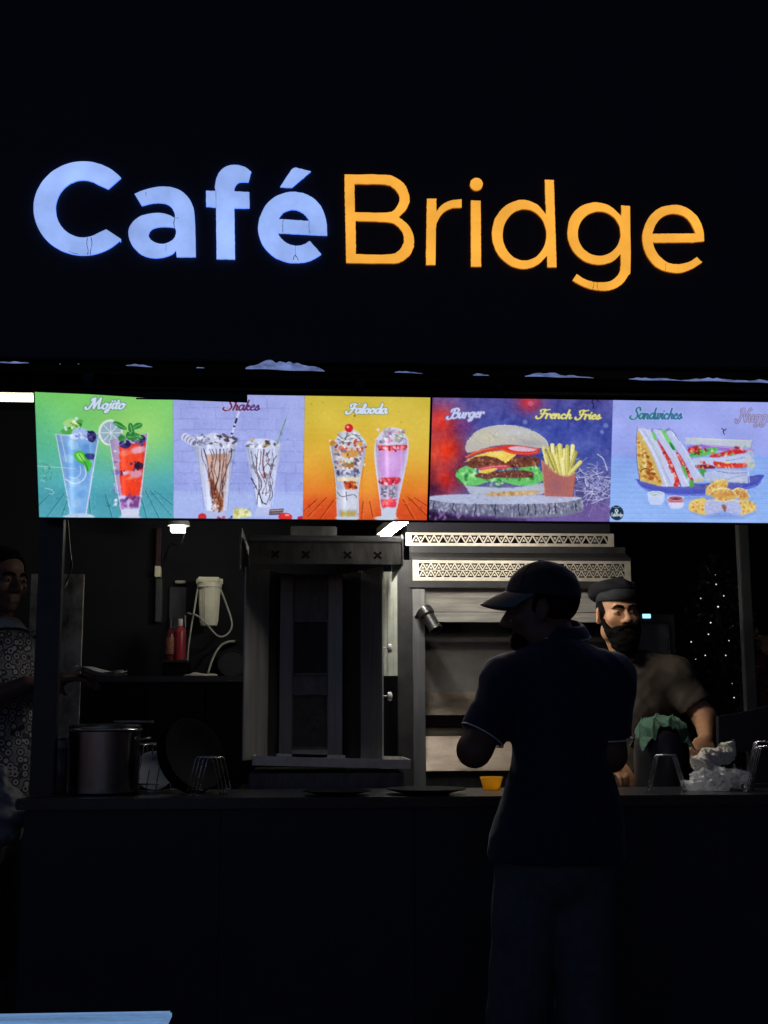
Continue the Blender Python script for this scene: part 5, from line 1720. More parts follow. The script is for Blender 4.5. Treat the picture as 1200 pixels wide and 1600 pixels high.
MB().box((bc0[0] + 0.004, 1.981, 0.1205), (bc1[0] + 0.09, 2.41, zc - 0.0305)).build("carcass", MATT, bc)

FY = 2.30
f0 = at(327, 985, FY)
flt = thing("water_filter", "cream water filter housing with hoses fixed to the black wall", "water filter", f0)
sc_ = 1960 / (FY + 3.97)
R_ = 17 / sc_
fz = lambda py: at(327, py, FY)[2]
fx = at(327, 940, FY)[0]
CREAM = mat("cream_plastic", (0.78, 0.77, 0.60), 0.45, var=0.08, scale=14)
prof = [(0.0, fz(978)), (R_ * 0.72, fz(978)), (R_ * 0.8, fz(974)), (R_ * 0.93, fz(930)), (R_ * 0.97, fz(918))]
b = MB().lathe(prof, (fx, FY, 0), None, 28).build("filter_bowl", CREAM, flt, smooth=0.6)
for a in np.linspace(0, 2 * math.pi, 10, endpoint=False):
    MB().tube([(fx + R_ * 0.8 * math.cos(a), FY + R_ * 0.8 * math.sin(a), fz(972)), (fx + R_ * 0.955 * math.cos(a), FY + R_ * 0.955 * math.sin(a), fz(922))], 0.0025, 6).build("rib", CREAM, b)
MB().lathe([(R_ * 1.0, fz(918.5)), (R_ * 1.12, fz(918)), (R_ * 1.12, fz(911.5)), (R_ * 0.9, fz(911))], (fx, FY, 0), None, 28).build("filter_collar", CREAM, flt, smooth=0.6)
MB().bbox((fx - R_ * 1.05, FY - R_ * 0.95, fz(911)), (fx + R_ * 1.0, FY + 0.118, fz(903)), 0.006).build("filter_head", CREAM, flt)
for s in (-1, 1):
    MB().bbox((fx + s * R_ * 1.05 - 0.009, FY - 0.012, fz(913)), (fx + s * R_ * 1.05 + 0.009, FY + 0.012, fz(904.5)), 0.003).build("hose_fitting", CREAM, flt)
HOSE = mat("white_hose", (0.5, 0.5, 0.44), 0.5, var=0.1)
def hose(pts, nm="hose", r=0.0045):
    return MB().tube(smoothpts([at(px, py, y) for px, py, y in pts], 8), r, 7).build(nm, HOSE, flt, smooth=True)
hose([(310, 914, FY), (304, 950, FY - 0.02), (296, 1000, FY - 0.04), (291, 1052, FY - 0.06)])
hose([(342, 914, FY), (352, 940, FY + 0.03), (362, 970, FY), (360, 985, FY - 0.03), (350, 994, FY - 0.06), (338, 992, FY - 0.07), (322, 974, FY - 0.08), (308, 962, FY - 0.06), (295, 959, FY)])
hose([(325, 1052, FY - 0.05), (333, 1028, FY - 0.02), (344, 1010, FY), (356, 1003, FY), (366, 1002, FY + 0.03)], r=0.0055)
MB().tube([at(292, 959, FY), at(298, 959, FY)], 0.011, 10).build("valve", STEEL_DARK, flt)
MB().tube([at(366, 1002, FY + 0.03), at(370, 1003, 2.41)], 0.009, 10).build("valve", STEEL_DARK, flt)
MB().tube([at(289, 962, FY), at(289, 1054, FY)], 0.007, 8).build("pipe", BLACK_METAL, flt)

# bottles
RED = mat("red_plastic", (0.38, 0.03, 0.045), 0.4, var=0.12, scale=12)
BY = 2.20
def bottle(label, px, w_px, py_top, py_sh, capc, bodym, detail):
    c = at(px, 1056, BY)
    s = (BY + 3.97) / 1960
    r = w_px / 2 * s
    z = lambda py: at(px, py, BY)[2]
    zb0 = zc + 0.0008
    t = thing("sauce_bottle", label, "bottle", (c[0], BY, zb0))
    MB().lathe([(0, zb0), (r * 0.94, zb0), (r, zb0 + 0.006), (r, z(py_sh + 5)), (r * 0.92, z(py_sh + 1)), (r * 0.5, z(py_sh - 4)), (r * 0.36, z(py_sh - 6)), (r * 0.36, z(py_sh - 9)), (0, z(py_sh - 9))], (c[0], BY, 0), None, 22).build("bottle_body", bodym, t, smooth=0.7)
    MB().lathe([(r * 0.42, z(py_sh - 6.2)), (r * 0.42, z(py_top)), (r * 0.36, z(py_top) + 0.003), (0, z(py_top) + 0.003)], (c[0], BY, 0), None, 18).build("bottle_cap", capc, t, smooth=0.7)
    return t, c, r, z
# small shelf block so that the bottles stand where they show
sh0, sh1 = at(254, 1031, 2.10), at(293, 1031, 2.10)
zs = at(272, 1032, 2.15)[2]
shf = thing("bottle_shelf", "small black shelf block under the two red bottles", "shelf", ((sh0[0] + sh1[0]) / 2, 2.2, zc))
MB().bbox((sh0[0], 2.08, zs - 0.012), (sh1[0], 2.30, zs), 0.002).build("shelf_board", BLACK_METAL, shf)
MB().box((sh0[0] + 0.002, 2.1, zc + 0.0005), (sh1[0] - 0.002, 2.29, zs - 0.0125)).build("shelf_box", MATT, shf)
zc_keep = zc
zc = zs
WCAP = mat("white_cap", (0.6, 0.58, 0.55), 0.45)
bottle("plain red sauce bottle with white cap on the back shelf", 280, 18, 968, 984, WCAP, RED, 0)
t, c, r, z = bottle("dark red labelled bottle with black cap on the back shelf", 264.5, 15, 967, 988, BLACK_PLASTIC, mat("dark_red_glass", (0.10, 0.012, 0.016), 0.25, var=0.5, scale=20), 0)
lab = mat("faded_bottle_label", (0.26, 0.10, 0.06), 0.6, var=0.9, scale=70)
MB().lathe([(r + 0.0006, z(1022)), (r + 0.0006, z(996))], (c[0], BY, 0), None, 22).build("label", lab, t, smooth=True, fixn=False)
zc = zc_keep

# bits on the wall at the left of the filter
x0 = at(247, 900, 2.39)
bx = thing("switch_box", "cream wall box with grey conduit beside the bottles", "electrical box", (x0[0], 2.41, at(247, 975, 2.39)[2]))
a, b = at(242, 902, 2.38), at(251.5, 885, 2.38)
MB().bbox((a[0], 2.36, a[2]), (b[0], 2.419, b[2]), 0.003).build("box", CREAM, bx)
a, b = at(242, 972, 2.38), at(254, 903, 2.38)
MB().bbox((a[0], 2.37, a[2]), (b[0], 2.419, b[2] - 0.004), 0.004).build("conduit", mat("dark_grey_plastic", (0.07, 0.075, 0.075), 0.4), bx)
a, b = at(243, 884, 2.38), at(253, 826, 2.38)
MB().bbox((a[0], 2.37, a[2]), (b[0], 2.419, b[2]), 0.004).build("conduit", mat("dark_red_paint", (0.03, 0.006, 0.01), 0.5), bx)
a, b = at(273, 911, 2.38), at(289.5, 906.5, 2.38)
tag(MB().bbox((a[0], 2.395, a[2]), (b[0], 2.419, b[2]), 0.002).build("paper_label", mat("cream_paper", (0.55, 0.5, 0.42), 0.8), None), "small cream strip stuck on the wall above the red bottle", "label")
a, b = at(268, 1030, 2.395), at(291, 917, 2.395)
tag(MB().bbox((a[0] - 0.02, 2.405, a[2]), (b[0], 2.419, b[2]), 0.003).build("wall_panel", mat("slate_panel", (0.05, 0.05, 0.06), 0.4), None), "dark slate panel on the wall behind the red bottles", "panel")

# crumpled paper on the cabinet
S = sdf_for(at(285, 1056, 2.1) - vec(0.03, 0.1, 0.03), at(340, 1056, 2.1) + vec(0.03, 0.12, 0.06), 0.004)
c = at(311, 1056, 2.12)
S.ell(vec(c[0], 2.12, zc + 0.007), (0.085, 0.05, 0.012), k=0.01).wrinkle(0.006, 120, 3, (1, 0.5, 0.2))
S.clip((0, 0, zc + 0.001), (0, 0, -1))
tag(S.mesh("crumpled_paper", mat("pale_paper", (0.62, 0.58, 0.48), 0.8, var=0.15), None, smooth=False), "flat crumpled paper on the back cabinet below the hoses", "paper")

# dark round tray leaning on the back wall beside the hoses
c = at(362, 1033, 2.33)
Rd = rot('X', math.radians(80))
tag(MB().lathe([(0, 0), (0.06, 0.0), (0.068, 0.004), (0.07, 0.012), (0.066, 0.012), (0.062, 0.005), (0, 0.004)], vec(c[0], 2.345, zc + 0.072), Rd, 30).build("round_tray", BLACK_METAL, None, smooth=0.6), "black round tray leaning on the wall behind the roaster", "tray")

# mottled grey board at the left back
a, b = at(38, 1150, 1.45), at(131, 897, 1.45)
tag(MB().bbox((a[0], 1.45, 0.121), (b[0], 1.475, b[2]), 0.0008).build("grey_board", mat("mottled_grey_board", (0.30, 0.29, 0.26), 0.7, var=0.8, scale=14, stretch=(1, 1, 0.6), bump=0.3), None), "mottled grey board standing behind the square post", "board")

# hanging cable by the post
pts = [at(98, 815, 0.3), at(108, 850, 0.3), at(112, 880, 0.3), at(104, 910, 0.3), at(94, 928, 0.25), at(90, 960, 0.2)]
pts[0] = vec(pts[0][0], 0.1, 2.40)
tag(MB().tube(smoothpts(pts, 8), 0.004, 7).build("hanging_cable", BLACK_PLASTIC, None, smooth=True), "thin black cable hanging beside the left post", "cable")

# ------------------------------------------------------------------ things on the counter
ZC = 1.0552
def cz_at(px, y):
    return at(px, 1240, y)[0]
# stock pot
PY = 0.24
s = (PY + 3.97) / 1960
px_c, pr_ = cz_at(161, PY), 54 * s
zt_ = at(160, 1141, PY)[2]
pot = thing("stock_pot", "big stainless stock pot standing at the counter end", "pot", (px_c, PY, ZC))
POT = mat("pot_steel", (0.26, 0.26, 0.28), 0.24, metal=1.0, var=0.15, scale=7, stretch=(6, 6, 0.6), rvar=0.08)
MB().lathe([(0, ZC), (pr_ * 0.95, ZC), (pr_, ZC + 0.008), (pr_, zt_ - 0.004), (pr_ * 1.035, zt_), (pr_ * 1.035, zt_ + 0.004), (pr_ * 0.985, zt_ + 0.003), (pr_ * 0.98, ZC + 0.02), (0, ZC + 0.02)], (px_c, PY, 0), None, 56).build("pot_body", POT, pot, smooth=0.6)
MB().tube([(px_c + pr_ * 1.04 * math.cos(a), PY + pr_ * 1.04 * math.sin(a), zt_ + 0.002) for a in np.linspace(0, 2 * math.pi, 56, endpoint=False)], 0.0035, 8, closed=True).build("rim", WIRE, pot, smooth=True)
MB().lathe([(pr_ * 1.02, zt_ + 0.0065), (pr_ * 1.02, zt_ + 0.012), (pr_ * 0.97, zt_ + 0.018), (pr_ * 0.5, zt_ + 0.022), (0, zt_ + 0.0225)], (px_c, PY, 0), None, 56).build("lid", POT, pot, smooth=0.6)
for s_ in (-1, 1):
    c = vec(px_c + s_ * (pr_ + 0.002), PY, zt_ - 0.03)
    MB().tube(smoothpts([c + vec(0, -0.035, 0), c + vec(s_ * 0.025, -0.025, 0.004), c + vec(s_ * 0.025, 0.025, 0.004), c + vec(0, 0.035, 0)], 5), 0.004, 7).build("handle", STEEL, pot, smooth=True)
sp = MB().tube(smoothpts([vec(px_c + 0.03, PY - 0.02, zt_ + 0.0275), vec(px_c + 0.1, PY - 0.03, zt_ + 0.0275), vec(px_c + 0.16, PY - 0.035, zt_ + 0.026)], 5), [0.004] * 10 + [0.006], 8).build("ladle", STEEL, None, smooth=True)
tag(sp, "steel ladle lying across the stock pot lid", "ladle")
# spice jar left of the pot
jy = 0.34
c = cz_at(97, jy)
jar = thing("spice_jar", "tall clear jar of dark spices squeezed beside the stock pot", "jar", (c, jy, ZC))
zj = at(97, 1175, jy)[2]
MB().lathe([(0, ZC), (0.026, ZC), (0.028, ZC + 0.004), (0.028, zj), (0.022, zj + 0.01), (0.022, zj + 0.014)], (c, jy, 0), None, 20).build("jar_body", mat("jar_contents", (0.12, 0.08, 0.075), 0.3, var=0.9, scale=60), jar, smooth=0.6)
MB().lathe([(0.026, zj + 0.0145), (0.026, zj + 0.04), (0, zj + 0.041)], (c, jy, 0), None, 20).build("lid", mat("grey_plastic", (0.35, 0.35, 0.36), 0.5), jar, smooth=0.6)

# wire racks: rows of trapezoid loops joined by base wires
def wire_rack(label, loc, rz, W, T, H, D, n):
    t = thing("wire_rack", label, "rack", loc, "wire serving racks on the counter")
    r = 0.0015
    for i in range(n):
        y = -D / 2 + D * i / (n - 1)
        P = [(-W / 2, y, r), (-T / 2 - 0.004, y, H - 0.008), (-T / 2, y, H), (T / 2, y, H), (T / 2 + 0.004, y, H - 0.008), (W / 2, y, r)]
        MB().tube([np.array(p) + np.array(loc) for p in P], r, 6).build("wire_loop", WIRE, t, smooth=True)
    for s in (-1, 1):
        for (x, z) in ((W / 2 - 0.003, 0.0045), (W / 2 - 0.011, 0.022)):
            MB().tube([np.array((s * x, -D / 2 - 0.004, z)) + np.array(loc), np.array((s * x, D / 2 + 0.004, z)) + np.array(loc)], r * 1.2, 6).build("base_wire", WIRE, t, smooth=True)
    MB().tube([np.array((0, -D / 2 - 0.002, H + 0.003)) + np.array(loc), np.array((0, D / 2 + 0.002, H + 0.003)) + np.array(loc)], r * 1.1, 6).build("top_wire", WIRE, t, smooth=True)
    t.rotation_euler = (0, 0, rz)
    return t
rk = wire_rack("empty wire rack on the counter before the leaning black plates", vec(cz_at(327, 0.10), 0.10, ZC), math.radians(30), 0.118, 0.052, 0.120, 0.085, 4)
copy_thing(rk, vec(cz_at(1042, 0.13), 0.13, ZC), math.radians(-24), "empty wire rack standing before the green cloth", 1.0)
copy_thing(rk, vec(cz_at(1206, 0.10), 0.10, ZC), math.radians(-30), "nearer of the two wire racks beside the plastic bag at the picture edge", 1.22)
copy_thing(rk, vec(cz_at(1203, 0.30), 0.30, ZC), math.radians(-26), "taller wire rack behind the other at the picture edge", 1.32)
r2 = copy_thing(rk, vec(cz_at(240, 0.33), 0.33, ZC), math.radians(64), "wire rack beside the stock pot with a pale plate in it", 1.30)
# pale plate in the rack by the pot
PLATE_PALE = mat("pale_melamine", (0.42, 0.46, 0.54), 0.4, var=0.06)
PLATE_BLACK = mat("black_melamine", (0.006, 0.006, 0.008), 0.6, var=0.2, rvar=0.06, spec=0.02)
PP = [(0, 0.0), (0.55, 0.0), (0.62, 0.03), (0.95, 0.10), (1.0, 0.115), (0.985, 0.135), (0.6, 0.06), (0.54, 0.035), (0, 0.035)]
def plate(label, c, r, R, m, group=None, n=44):
    t = MB().lathe([(a * r, b * r) for a, b in PP], c, R, n).build("plate", m, None, smooth=0.7)
    return tag(t, label, "plate", group)
tl = np.array(Vector((0.25, -0.93, 0.28)).to_track_quat('Z', 'Y').to_matrix())
plate("pale plate standing in the wire rack by the stock pot", vec(cz_at(238, 0.36), 0.37, ZC + 0.067), 0.066, tl, PLATE_PALE)
# black plates leaning, and lying ones
for i, off in enumerate((0.0, 0.022, 0.044)):
    nrm = np.array((0.66, -0.66, 0.36)); nrm /= np.linalg.norm(nrm)
    Rp = np.array(Vector(nrm).to_track_quat('Z', 'Y').to_matrix())
    rr = 0.124
    cpos = vec(cz_at(300, 0.27), 0.27, ZC + rr * math.sqrt(1 - nrm[2] ** 2) + 0.006) - nrm * off
    plate(["front one of the three black plates leaning beside the wire racks", "middle one of the three black plates leaning beside the wire racks", "rearmost of the three black plates leaning beside the wire racks"][i], cpos, rr, Rp, PLATE_BLACK, "black plates leaning on the counter")
plate("smaller black plate lying on the counter before the roaster", vec(cz_at(526, 0.10), 0.10, ZC + 0.001), 0.108, None, PLATE_BLACK)
plate("wide black plate lying on the counter beside the yellow bowl", vec(cz_at(666, 0.13), 0.13, ZC + 0.001), 0.130, None, PLATE_BLACK)
# yellow bowl
c = cz_at(768, 0.36)
k = 17.5 * (0.36 + 3.97) / 1960
tag(MB().lathe([(0, ZC + 0.0005), (k * 0.66, ZC + 0.0005), (k * 0.74, ZC + 0.004), (k * 0.97, ZC + k * 0.95), (k * 1.03, ZC + k * 1.06), (k * 1.0, ZC + k * 1.1), (k * 0.93, ZC + k * 1.0), (k * 0.68, ZC + 0.008), (0, ZC + 0.007)], (c, 0.36, 0), None, 32).build("bowl", mat("yellow_plastic", (0.92, 0.62, 0.10), 0.3, var=0.05, thin=0.6), None, smooth=0.7), "small yellow plastic bowl on the counter by the customer's back", "bowl")

# paper parcel and clear bag
BAG = mat("thin_white_polythene", (0.8, 0.82, 0.86), 0.25, var=0.15, scale=20, thin=0.45, alpha=0.62, spec=0.8, rvar=0.08)
PARC = mat("greaseproof_paper", (0.66, 0.63, 0.55), 0.6, var=0.12, scale=25)
by = 0.22
c = vec(cz_at(1118, by), by, ZC)
S = sdf_for(c - vec(0.14, 0.12, 0.01), c + vec(0.16, 0.12, 0.13), 0.0024)
S.ell(c + vec(0.0, 0, 0.035), (0.095, 0.07, 0.050), k=0.03).ell(c + vec(0.075, -0.01, 0.045), (0.045, 0.05, 0.035), k=0.02).ell(c + vec(-0.06, -0.01, 0.02), (0.06, 0.06, 0.025), k=0.02)
S.wrinkle(0.018, 55, 5, (0.8, 0.2, 0.7), True).wrinkle(0.009, 130, 8, (0.4, 0.6, 0.8), True).wrinkle(0.003, 300, 9, (0.6, 0.4, 0.8), True)
S.clip(c + vec(0, 0, 0.001), (0, 0, -1))
tag(S.mesh("plastic_bag", BAG, None, smooth=True), "crumpled thin white plastic bag lying on the counter", "bag")
c2 = c + vec(0.008, 0.03, 0.076)
S = sdf_for(c2 - vec(0.12, 0.1, 0.03), c2 + vec(0.13, 0.1, 0.12), 0.0024)
S.ell(c2 + vec(-0.02, 0, 0.02), (0.06, 0.05, 0.045), rot('Y', -0.5), k=0.02).ell(c2 + vec(0.045, 0, 0.045), (0.035, 0.04, 0.04), k=0.02).cone(c2 + vec(0.05, 0, 0.06), c2 + vec(0.072, 0, 0.078), 0.02, 0.012, 0.02)
S.wrinkle(0.014, 55, 15, (0.5, 0.2, 0.9), True).wrinkle(0.008, 130, 18, (0.7, 0.4, 0.5), True).wrinkle(0.003, 300, 19, (0.6, 0.4, 0.8), True)
tag(S.mesh("paper_parcel", PARC, None, smooth=False), "creased pale paper parcel resting on the plastic bag", "parcel")

# black bin with green cloth
by = 0.62
c = vec(cz_at(1036, by), by, 0.121)
zt2 = at(1036, 1128, by)[2]
rr = 42 * (by + 3.97) / 1960
tag(MB().lathe([(0, 0.121), (rr * 0.9, 0.121), (rr, 0.14), (rr * 1.02, zt2 - 0.10), (rr * 0.95, zt2 - 0.045), (rr * 0.7, zt2 - 0.015), (0, zt2)], (c[0], by, 0), None, 40).build("urn", BLACK_PLASTIC, None, smooth=True), "black rounded urn under the green cloth behind the counter", "urn")
GREEN = mat("green_cloth", (0.018, 0.085, 0.048), 0.85, var=0.35, scale=60, sheen=0.2)
nu, nv = 90, 60
G = np.zeros((nu, nv, 3))
for i in range(nu):
    for j in range(nv):
        a, b = (i / (nu - 1) - 0.5) * 2, (j / (nv - 1) - 0.5) * 2
        fl_ = -(0.86 + 0.2 * a * a + 0.03 * math.sin(a * 9))
        X_, Y_ = a * rr * 0.99, rr * (fl_ + (0.95 - fl_) * (b + 1) / 2)
        d = math.hypot(X_, Y_) / rr
        base = np.interp(d, [0, 0.7, 0.95, 1.02, 1.5], [zt2, zt2 - 0.015, zt2 - 0.045, zt2 - 0.085, zt2 - 0.125])
        fold = 0.005 * math.sin(a * 4 + b * 2.5) + 0.013 * (1 - abs(math.sin(3.1 * a + 1.3 * b + 0.4))) ** 3 + 0.012 * (1 - abs(math.sin(5 * a - 2.2 * b + 0.7))) ** 3 + 0.010 * (1 - abs(math.sin(8.3 * a + 3 * b + 2))) ** 3
        G[i, j] = (c[0] + X_, by + Y_ * 0.98, base + 0.016 + fold)
tag(MB().sheet(G, 0.003, (0, 0, 1)).build("cloth", GREEN, None, smooth=True, fixn=False), "crumpled green cloth draped over the black urn", "cloth")

# black screen seen from behind at the counter's far end
y = 0.50
P = [at(px, py, y) for px, py in ((1118, 1174), (1117, 1119), (1150, 1114), (1215, 1098), (1262, 1098), (1262, 1174))]
mon = thing("till_screen", "black till screen seen from behind near the picture edge", "screen", (P[0][0] + 0.1, y, ZC))
MB().prism([(p[0], p[2]) for p in P], 1, y - 0.04, y - 0.01).build("screen_shell", BLACK_PLASTIC, mon)
MB().bbox((P[0][0] + 0.12, y - 0.045, ZC), (P[0][0] + 0.22, y - 0.032, P[0][2] + 0.03), 0.004).build("stem", BLACK_PLASTIC, mon)
MB().bbox((P[0][0] + 0.05, y - 0.13, ZC + 0.0005), (P[0][0] + 0.29, y - 0.05, ZC + 0.012), 0.003).build("foot", BLACK_PLASTIC, mon)

# oven with lit display and chrome handle behind the cook
y = 1.75
a, b = at(985, 1200, y), at(1054, 960, y)
ov = thing("oven", "dark oven with small cyan display and chrome handle behind the cook", "oven", ((a[0] + b[0]) / 2, 2.0, 0.12))
MB().bbox((a[0], y, 0.1205), (b[0], 2.3, b[2]), 0.004).build("oven_body", mat("oven_grey", (0.035, 0.035, 0.04), 0.45, metal=0.3), ov)
d0, d1 = at(999, 1045, y), at(1042, 976, y)
dr = MB().bbox((d0[0], y - 0.016, d0[2] - 0.25), (d1[0], y - 0.0005, d1[2]), 0.003).build("oven_door", mat("oven_glass", (0.07, 0.07, 0.075), 0.25), ov)
hx = at(1045.5, 1000, y - 0.03)[0]
MB().tube([(hx, y - 0.03, d0[2] - 0.2), (hx, y - 0.03, d1[2] + 0.01)], 0.0045, 8).build("handle", WIRE, ov, smooth=True)
e0, e1 = at(1004, 966, y), at(1016, 959.5, y)
MB().box((e0[0], y - 0.006, e0[2]), (e1[0], y - 0.0005, e1[2])).build("display", emat("cyan_display", (0.35, 0.8, 1.0), 1.6), ov)

# dark wall added behind the tree to hide the sky
nb_ = thing("added_sky_screen", "added dark wall hiding the sky far behind the tree and post", "building", (4.0, 4.4, 0))
MB().box((0.9, 4.4, 0.0005), (9.0, 4.7, 5.0)).build("wall", BLACK_WALL, nb_)
MB().bbox((0.85, 4.35, 5.0005), (9.1, 4.75, 5.12), 0.01).build("coping", BLACK_WALL, nb_)
MB().box((8.7, -0.5, 0.0005), (9.0, 4.3995, 5.0)).build("wall", BLACK_WALL, nb_)

# ------------------------------------------------------------------ tree with fairy lights beyond the kiosk
ty = 2.9
tb = at(1118, 1110, ty)
tree = thing("potted_tree", "dark leafy tree with fairy lights beyond the kiosk opening", "tree", (tb[0], ty, 0))
trk = MB()
trk.tube(smoothpts([(tb[0] + 0.05, ty, 0.3), (tb[0] + 0.02, ty, 0.9), (tb[0] + 0.06, ty, 1.5), (tb[0] + 0.03, ty + 0.02, 2.1)], 6), np.linspace(0.035, 0.012, 19), 8)
gt = np.random.default_rng(21)
for i in range(14):
    z = gt.uniform(0.9, 2.0)
    a = gt.uniform(0, 6.28)
    L = gt.uniform(0.12, 0.3)
    p0 = vec(tb[0] + 0.04, ty, z)
    trk.tube(smoothpts([p0, p0 + vec(math.cos(a) * L * 0.5, math.sin(a) * L * 0.5, 0.1), p0 + vec(math.cos(a) * L, math.sin(a) * L, 0.14)], 3), np.linspace(0.01, 0.004, 7), 5)
trk.build("trunk", mat("bark", (0.06, 0.045, 0.035), 0.9, bump=0.5), tree)
lv = MB()
LEAF = mat("dark_leaf", (0.018, 0.034, 0.02), 0.4, var=0.5, scale=30)
def crown_r(z):
    return np.interp(z, [0.7, 1.0, 1.4, 1.75, 2.05, 2.2], [0.10, 0.24, 0.30, 0.24, 0.12, 0.02])
for i in range(2600):
    z = gt.uniform(0.75, 2.18)
    r = crown_r(z) * math.sqrt(gt.uniform(0.05, 1)) * gt.uniform(0.8, 1.15)
    a = gt.uniform(0, 6.28)
    p0 = vec(tb[0] + 0.03 + r * math.cos(a), ty + r * math.sin(a), z)
    d = gt.normal(0, 1, 3); d /= np.linalg.norm(d)
    e = np.cross(d, gt.normal(0, 1, 3)); e /= np.linalg.norm(e)
    L, W = gt.uniform(0.025, 0.05), gt.uniform(0.008, 0.016)
    nn = np.cross(d, e)
    lv.add([p0, p0 + d * L * 0.5 + e * W + nn * 0.003, p0 + d * L, p0 + d * L * 0.5 - e * W + nn * 0.003], [(0, 1, 2, 3)])
lv.build("crown", LEAF, tree, fixn=False)
MB().lathe([(0, 0.0), (0.13, 0.0), (0.17, 0.3), (0.18, 0.32), (0.165, 0.32), (0.15, 0.27), (0, 0.27)], (tb[0] + 0.05, ty, 0.0005), None, 28).build("pot", mat("dark_planter", (0.04, 0.035, 0.03), 0.7), tree, smooth=0.6)
# fairy lights
FAIRY = emat("fairy_bulb", (1.0, 0.97, 0.9), 1.0)
spots = [(1119, 913, 1.0), (1095, 935, .8), (1131, 931, .9), (1122, 948, 1.3), (1110.5, 973, 1.1), (1107, 991, 1.0), (1080, 1003, 1.0), (1139, 1001, .8), (1102, 1024, .9), (1134, 1024, .9), (1085, 1062, 1.1), (1147, 1090, .9), (1087, 1030, .6), (1074, 1032, .5), (1144, 1068, .5), (1118, 898, .4)]
spots = [(a_, b_, k_ * 0.8) for a_, b_, k_ in spots]
fl = thing("fairy_lights", "string of tiny white fairy lights wound through the dark tree", "string lights", (tb[0], ty - 0.3, 1.2))
P3 = []
for (px, py, k) in spots:
    p = at(px, py, ty - 0.31 + 0.02 * math.sin(px))
    P3.append(p)
    MB().lathe([(0, -0.0045 * k), (0.004 * k, -0.0022 * k), (0.0048 * k, 0), (0.004 * k, 0.0022 * k), (0, 0.0045 * k)], p, None, 8).build("bulb", FAIRY, fl, smooth=True)
P3.sort(key=lambda p: -p[2])
MB().tube(smoothpts([p + vec(0, 0.007, 0.004) for p in P3], 5), 0.0014, 5).build("cable", BLACK_PLASTIC, fl)

# ------------------------------------------------------------------ table top in the near corner, its light put in as emission
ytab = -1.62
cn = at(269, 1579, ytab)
tab = thing("glow_painted_table", "pale table top with painted blue glow in the near bottom corner", "table", (cn[0] - 0.4, ytab - 0.3, 0))
GLOW = emat("painted_glow_top", srgb(104, 142, 190), 0.82, var=0.38, scale=5.0, fine=0.3, stretch=(0.5, 6, 1))  # emission stands in for light falling on the top; no backlight
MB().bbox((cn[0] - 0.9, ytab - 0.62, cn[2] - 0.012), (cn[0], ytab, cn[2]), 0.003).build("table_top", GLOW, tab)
MB().bbox((cn[0] - 0.88, ytab - 0.60, cn[2] - 0.06), (cn[0] - 0.02, ytab - 0.02, cn[2] - 0.0125), 0.003).build("apron", BLACK_METAL, tab)
for a in (cn[0] - 0.87, cn[0] - 0.07):
    for b in (ytab - 0.59, ytab - 0.07):
        MB().box((a, b, 0.0005), (a + 0.04, b + 0.04, cn[2] - 0.0605)).build("leg", BLACK_METAL, tab)

# ------------------------------------------------------------------ people
def skin_mat(name, base):
    return mat(name, base, 0.5, var=0.14, scale=40, bump=0.12, sss=0.12, spec=0.4)


def fwd_R(yaw, pitch=0.0, roll=0.0):
    """head frame: local -y is where the face looks; yaw 0 looks towards the camera (-y world), positive turns to +x"""
    return rot('Z', yaw) @ rot('X', pitch) @ rot('Y', roll)


def head(S, c, R, ear=True, g=0.0):
    """g grows every radius (used for hair and caps)"""
    E = lambda v, r, k=0.02, sub=False, Rl=None: S.ell(c + R @ np.array(v), np.array(r) + g, R if Rl is None else R @ Rl, k, sub)
    K = lambda a, b, ra, rb, k=0.012, sub=False: S.cone(c + R @ np.array(a), c + R @ np.array(b), ra + g, rb + g, k, sub)
    E((0, .012, .032), (.074, .096, .086))
    E((0, -.028, -.042), (.060, .062, .070), .03)
    E((0, -.068, -.098), (.024, .02, .018), .03)
    for s in (-1, 1):
        E((s * .042, -.058, -.026), (.024, .022, .02), .025)
        E((s * .05, .0, -.075), (.018, .035, .03), .03)
    K((-.036, -.082, .02), (.036, -.082, .02), .010, .010, .018)
    K((0, -.088, .012), (0, -.112, -.032), .008, .0125, .012)
    for s in (-1, 1):
        E((s * .0135, -.099, -.037), (.0095, .012, .009), .008)
        E((s * .032, -.102, .002), (.023, .019, .014), .014, True)
        E((s * .032, -.0775, -.001), (.0165, .0125, .0115), .005)
    K((-.019, -.0885, -.064), (.019, -.0885, -.064), .005, .005, .007)
    K((-.016, -.0875, -.076), (.016, -.0875, -.076), .0062, .0062, .007)
    if ear:
        for s in (-1, 1):
            E((s * .079, .012, -.008), (.009, .021, .032), .006, False, rot('Z', s * 0.45) @ rot('X', -0.2))
            E((s * .088, .006, -.006), (.006, .010, .017), .006, True, rot('Z', s * 0.45))
            E((s * .08, .008, -.034), (.007, .009, .010), .006)


def hand(S, w, f, n, side=1, curl=0.5, k=0.008):
    """w wrist, f finger direction, n palm normal, side +1/-1 for the thumb"""
    f = np.array(f, float) / np.linalg.norm(f)
    n = np.array(n, float) - f * (np.array(n) @ f)
    n /= np.linalg.norm(n)
    s = np.cross(f, n) * side
    S.ell(w + f * .048, (.047, .038, .0145), np.stack([f, s, n], 1), 0.02)
    for i, L in enumerate((.066, .076, .072, .056)):
        b = w + f * .084 + s * (.028 - i * .0185)
        d1 = f * math.cos(curl) + n * math.sin(curl)
        d2 = f * math.cos(curl * 2.1) + n * math.sin(curl * 2.1)
        m = b + d1 * L * .55
        S.cone(b - f * .01, m, .0092, .0085, k)
        S.cone(m, m + d2 * L * .45, .0085, .0068, .005)
    t0 = w + f * .025 + s * .034
    t1 = t0 + f * .035 + s * .02 + n * .012
    S.cone(t0, t1, .012, .010, .012)
    S.cone(t1, t1 + f * .028 + n * .012 * curl, .0095, .0075, .005)


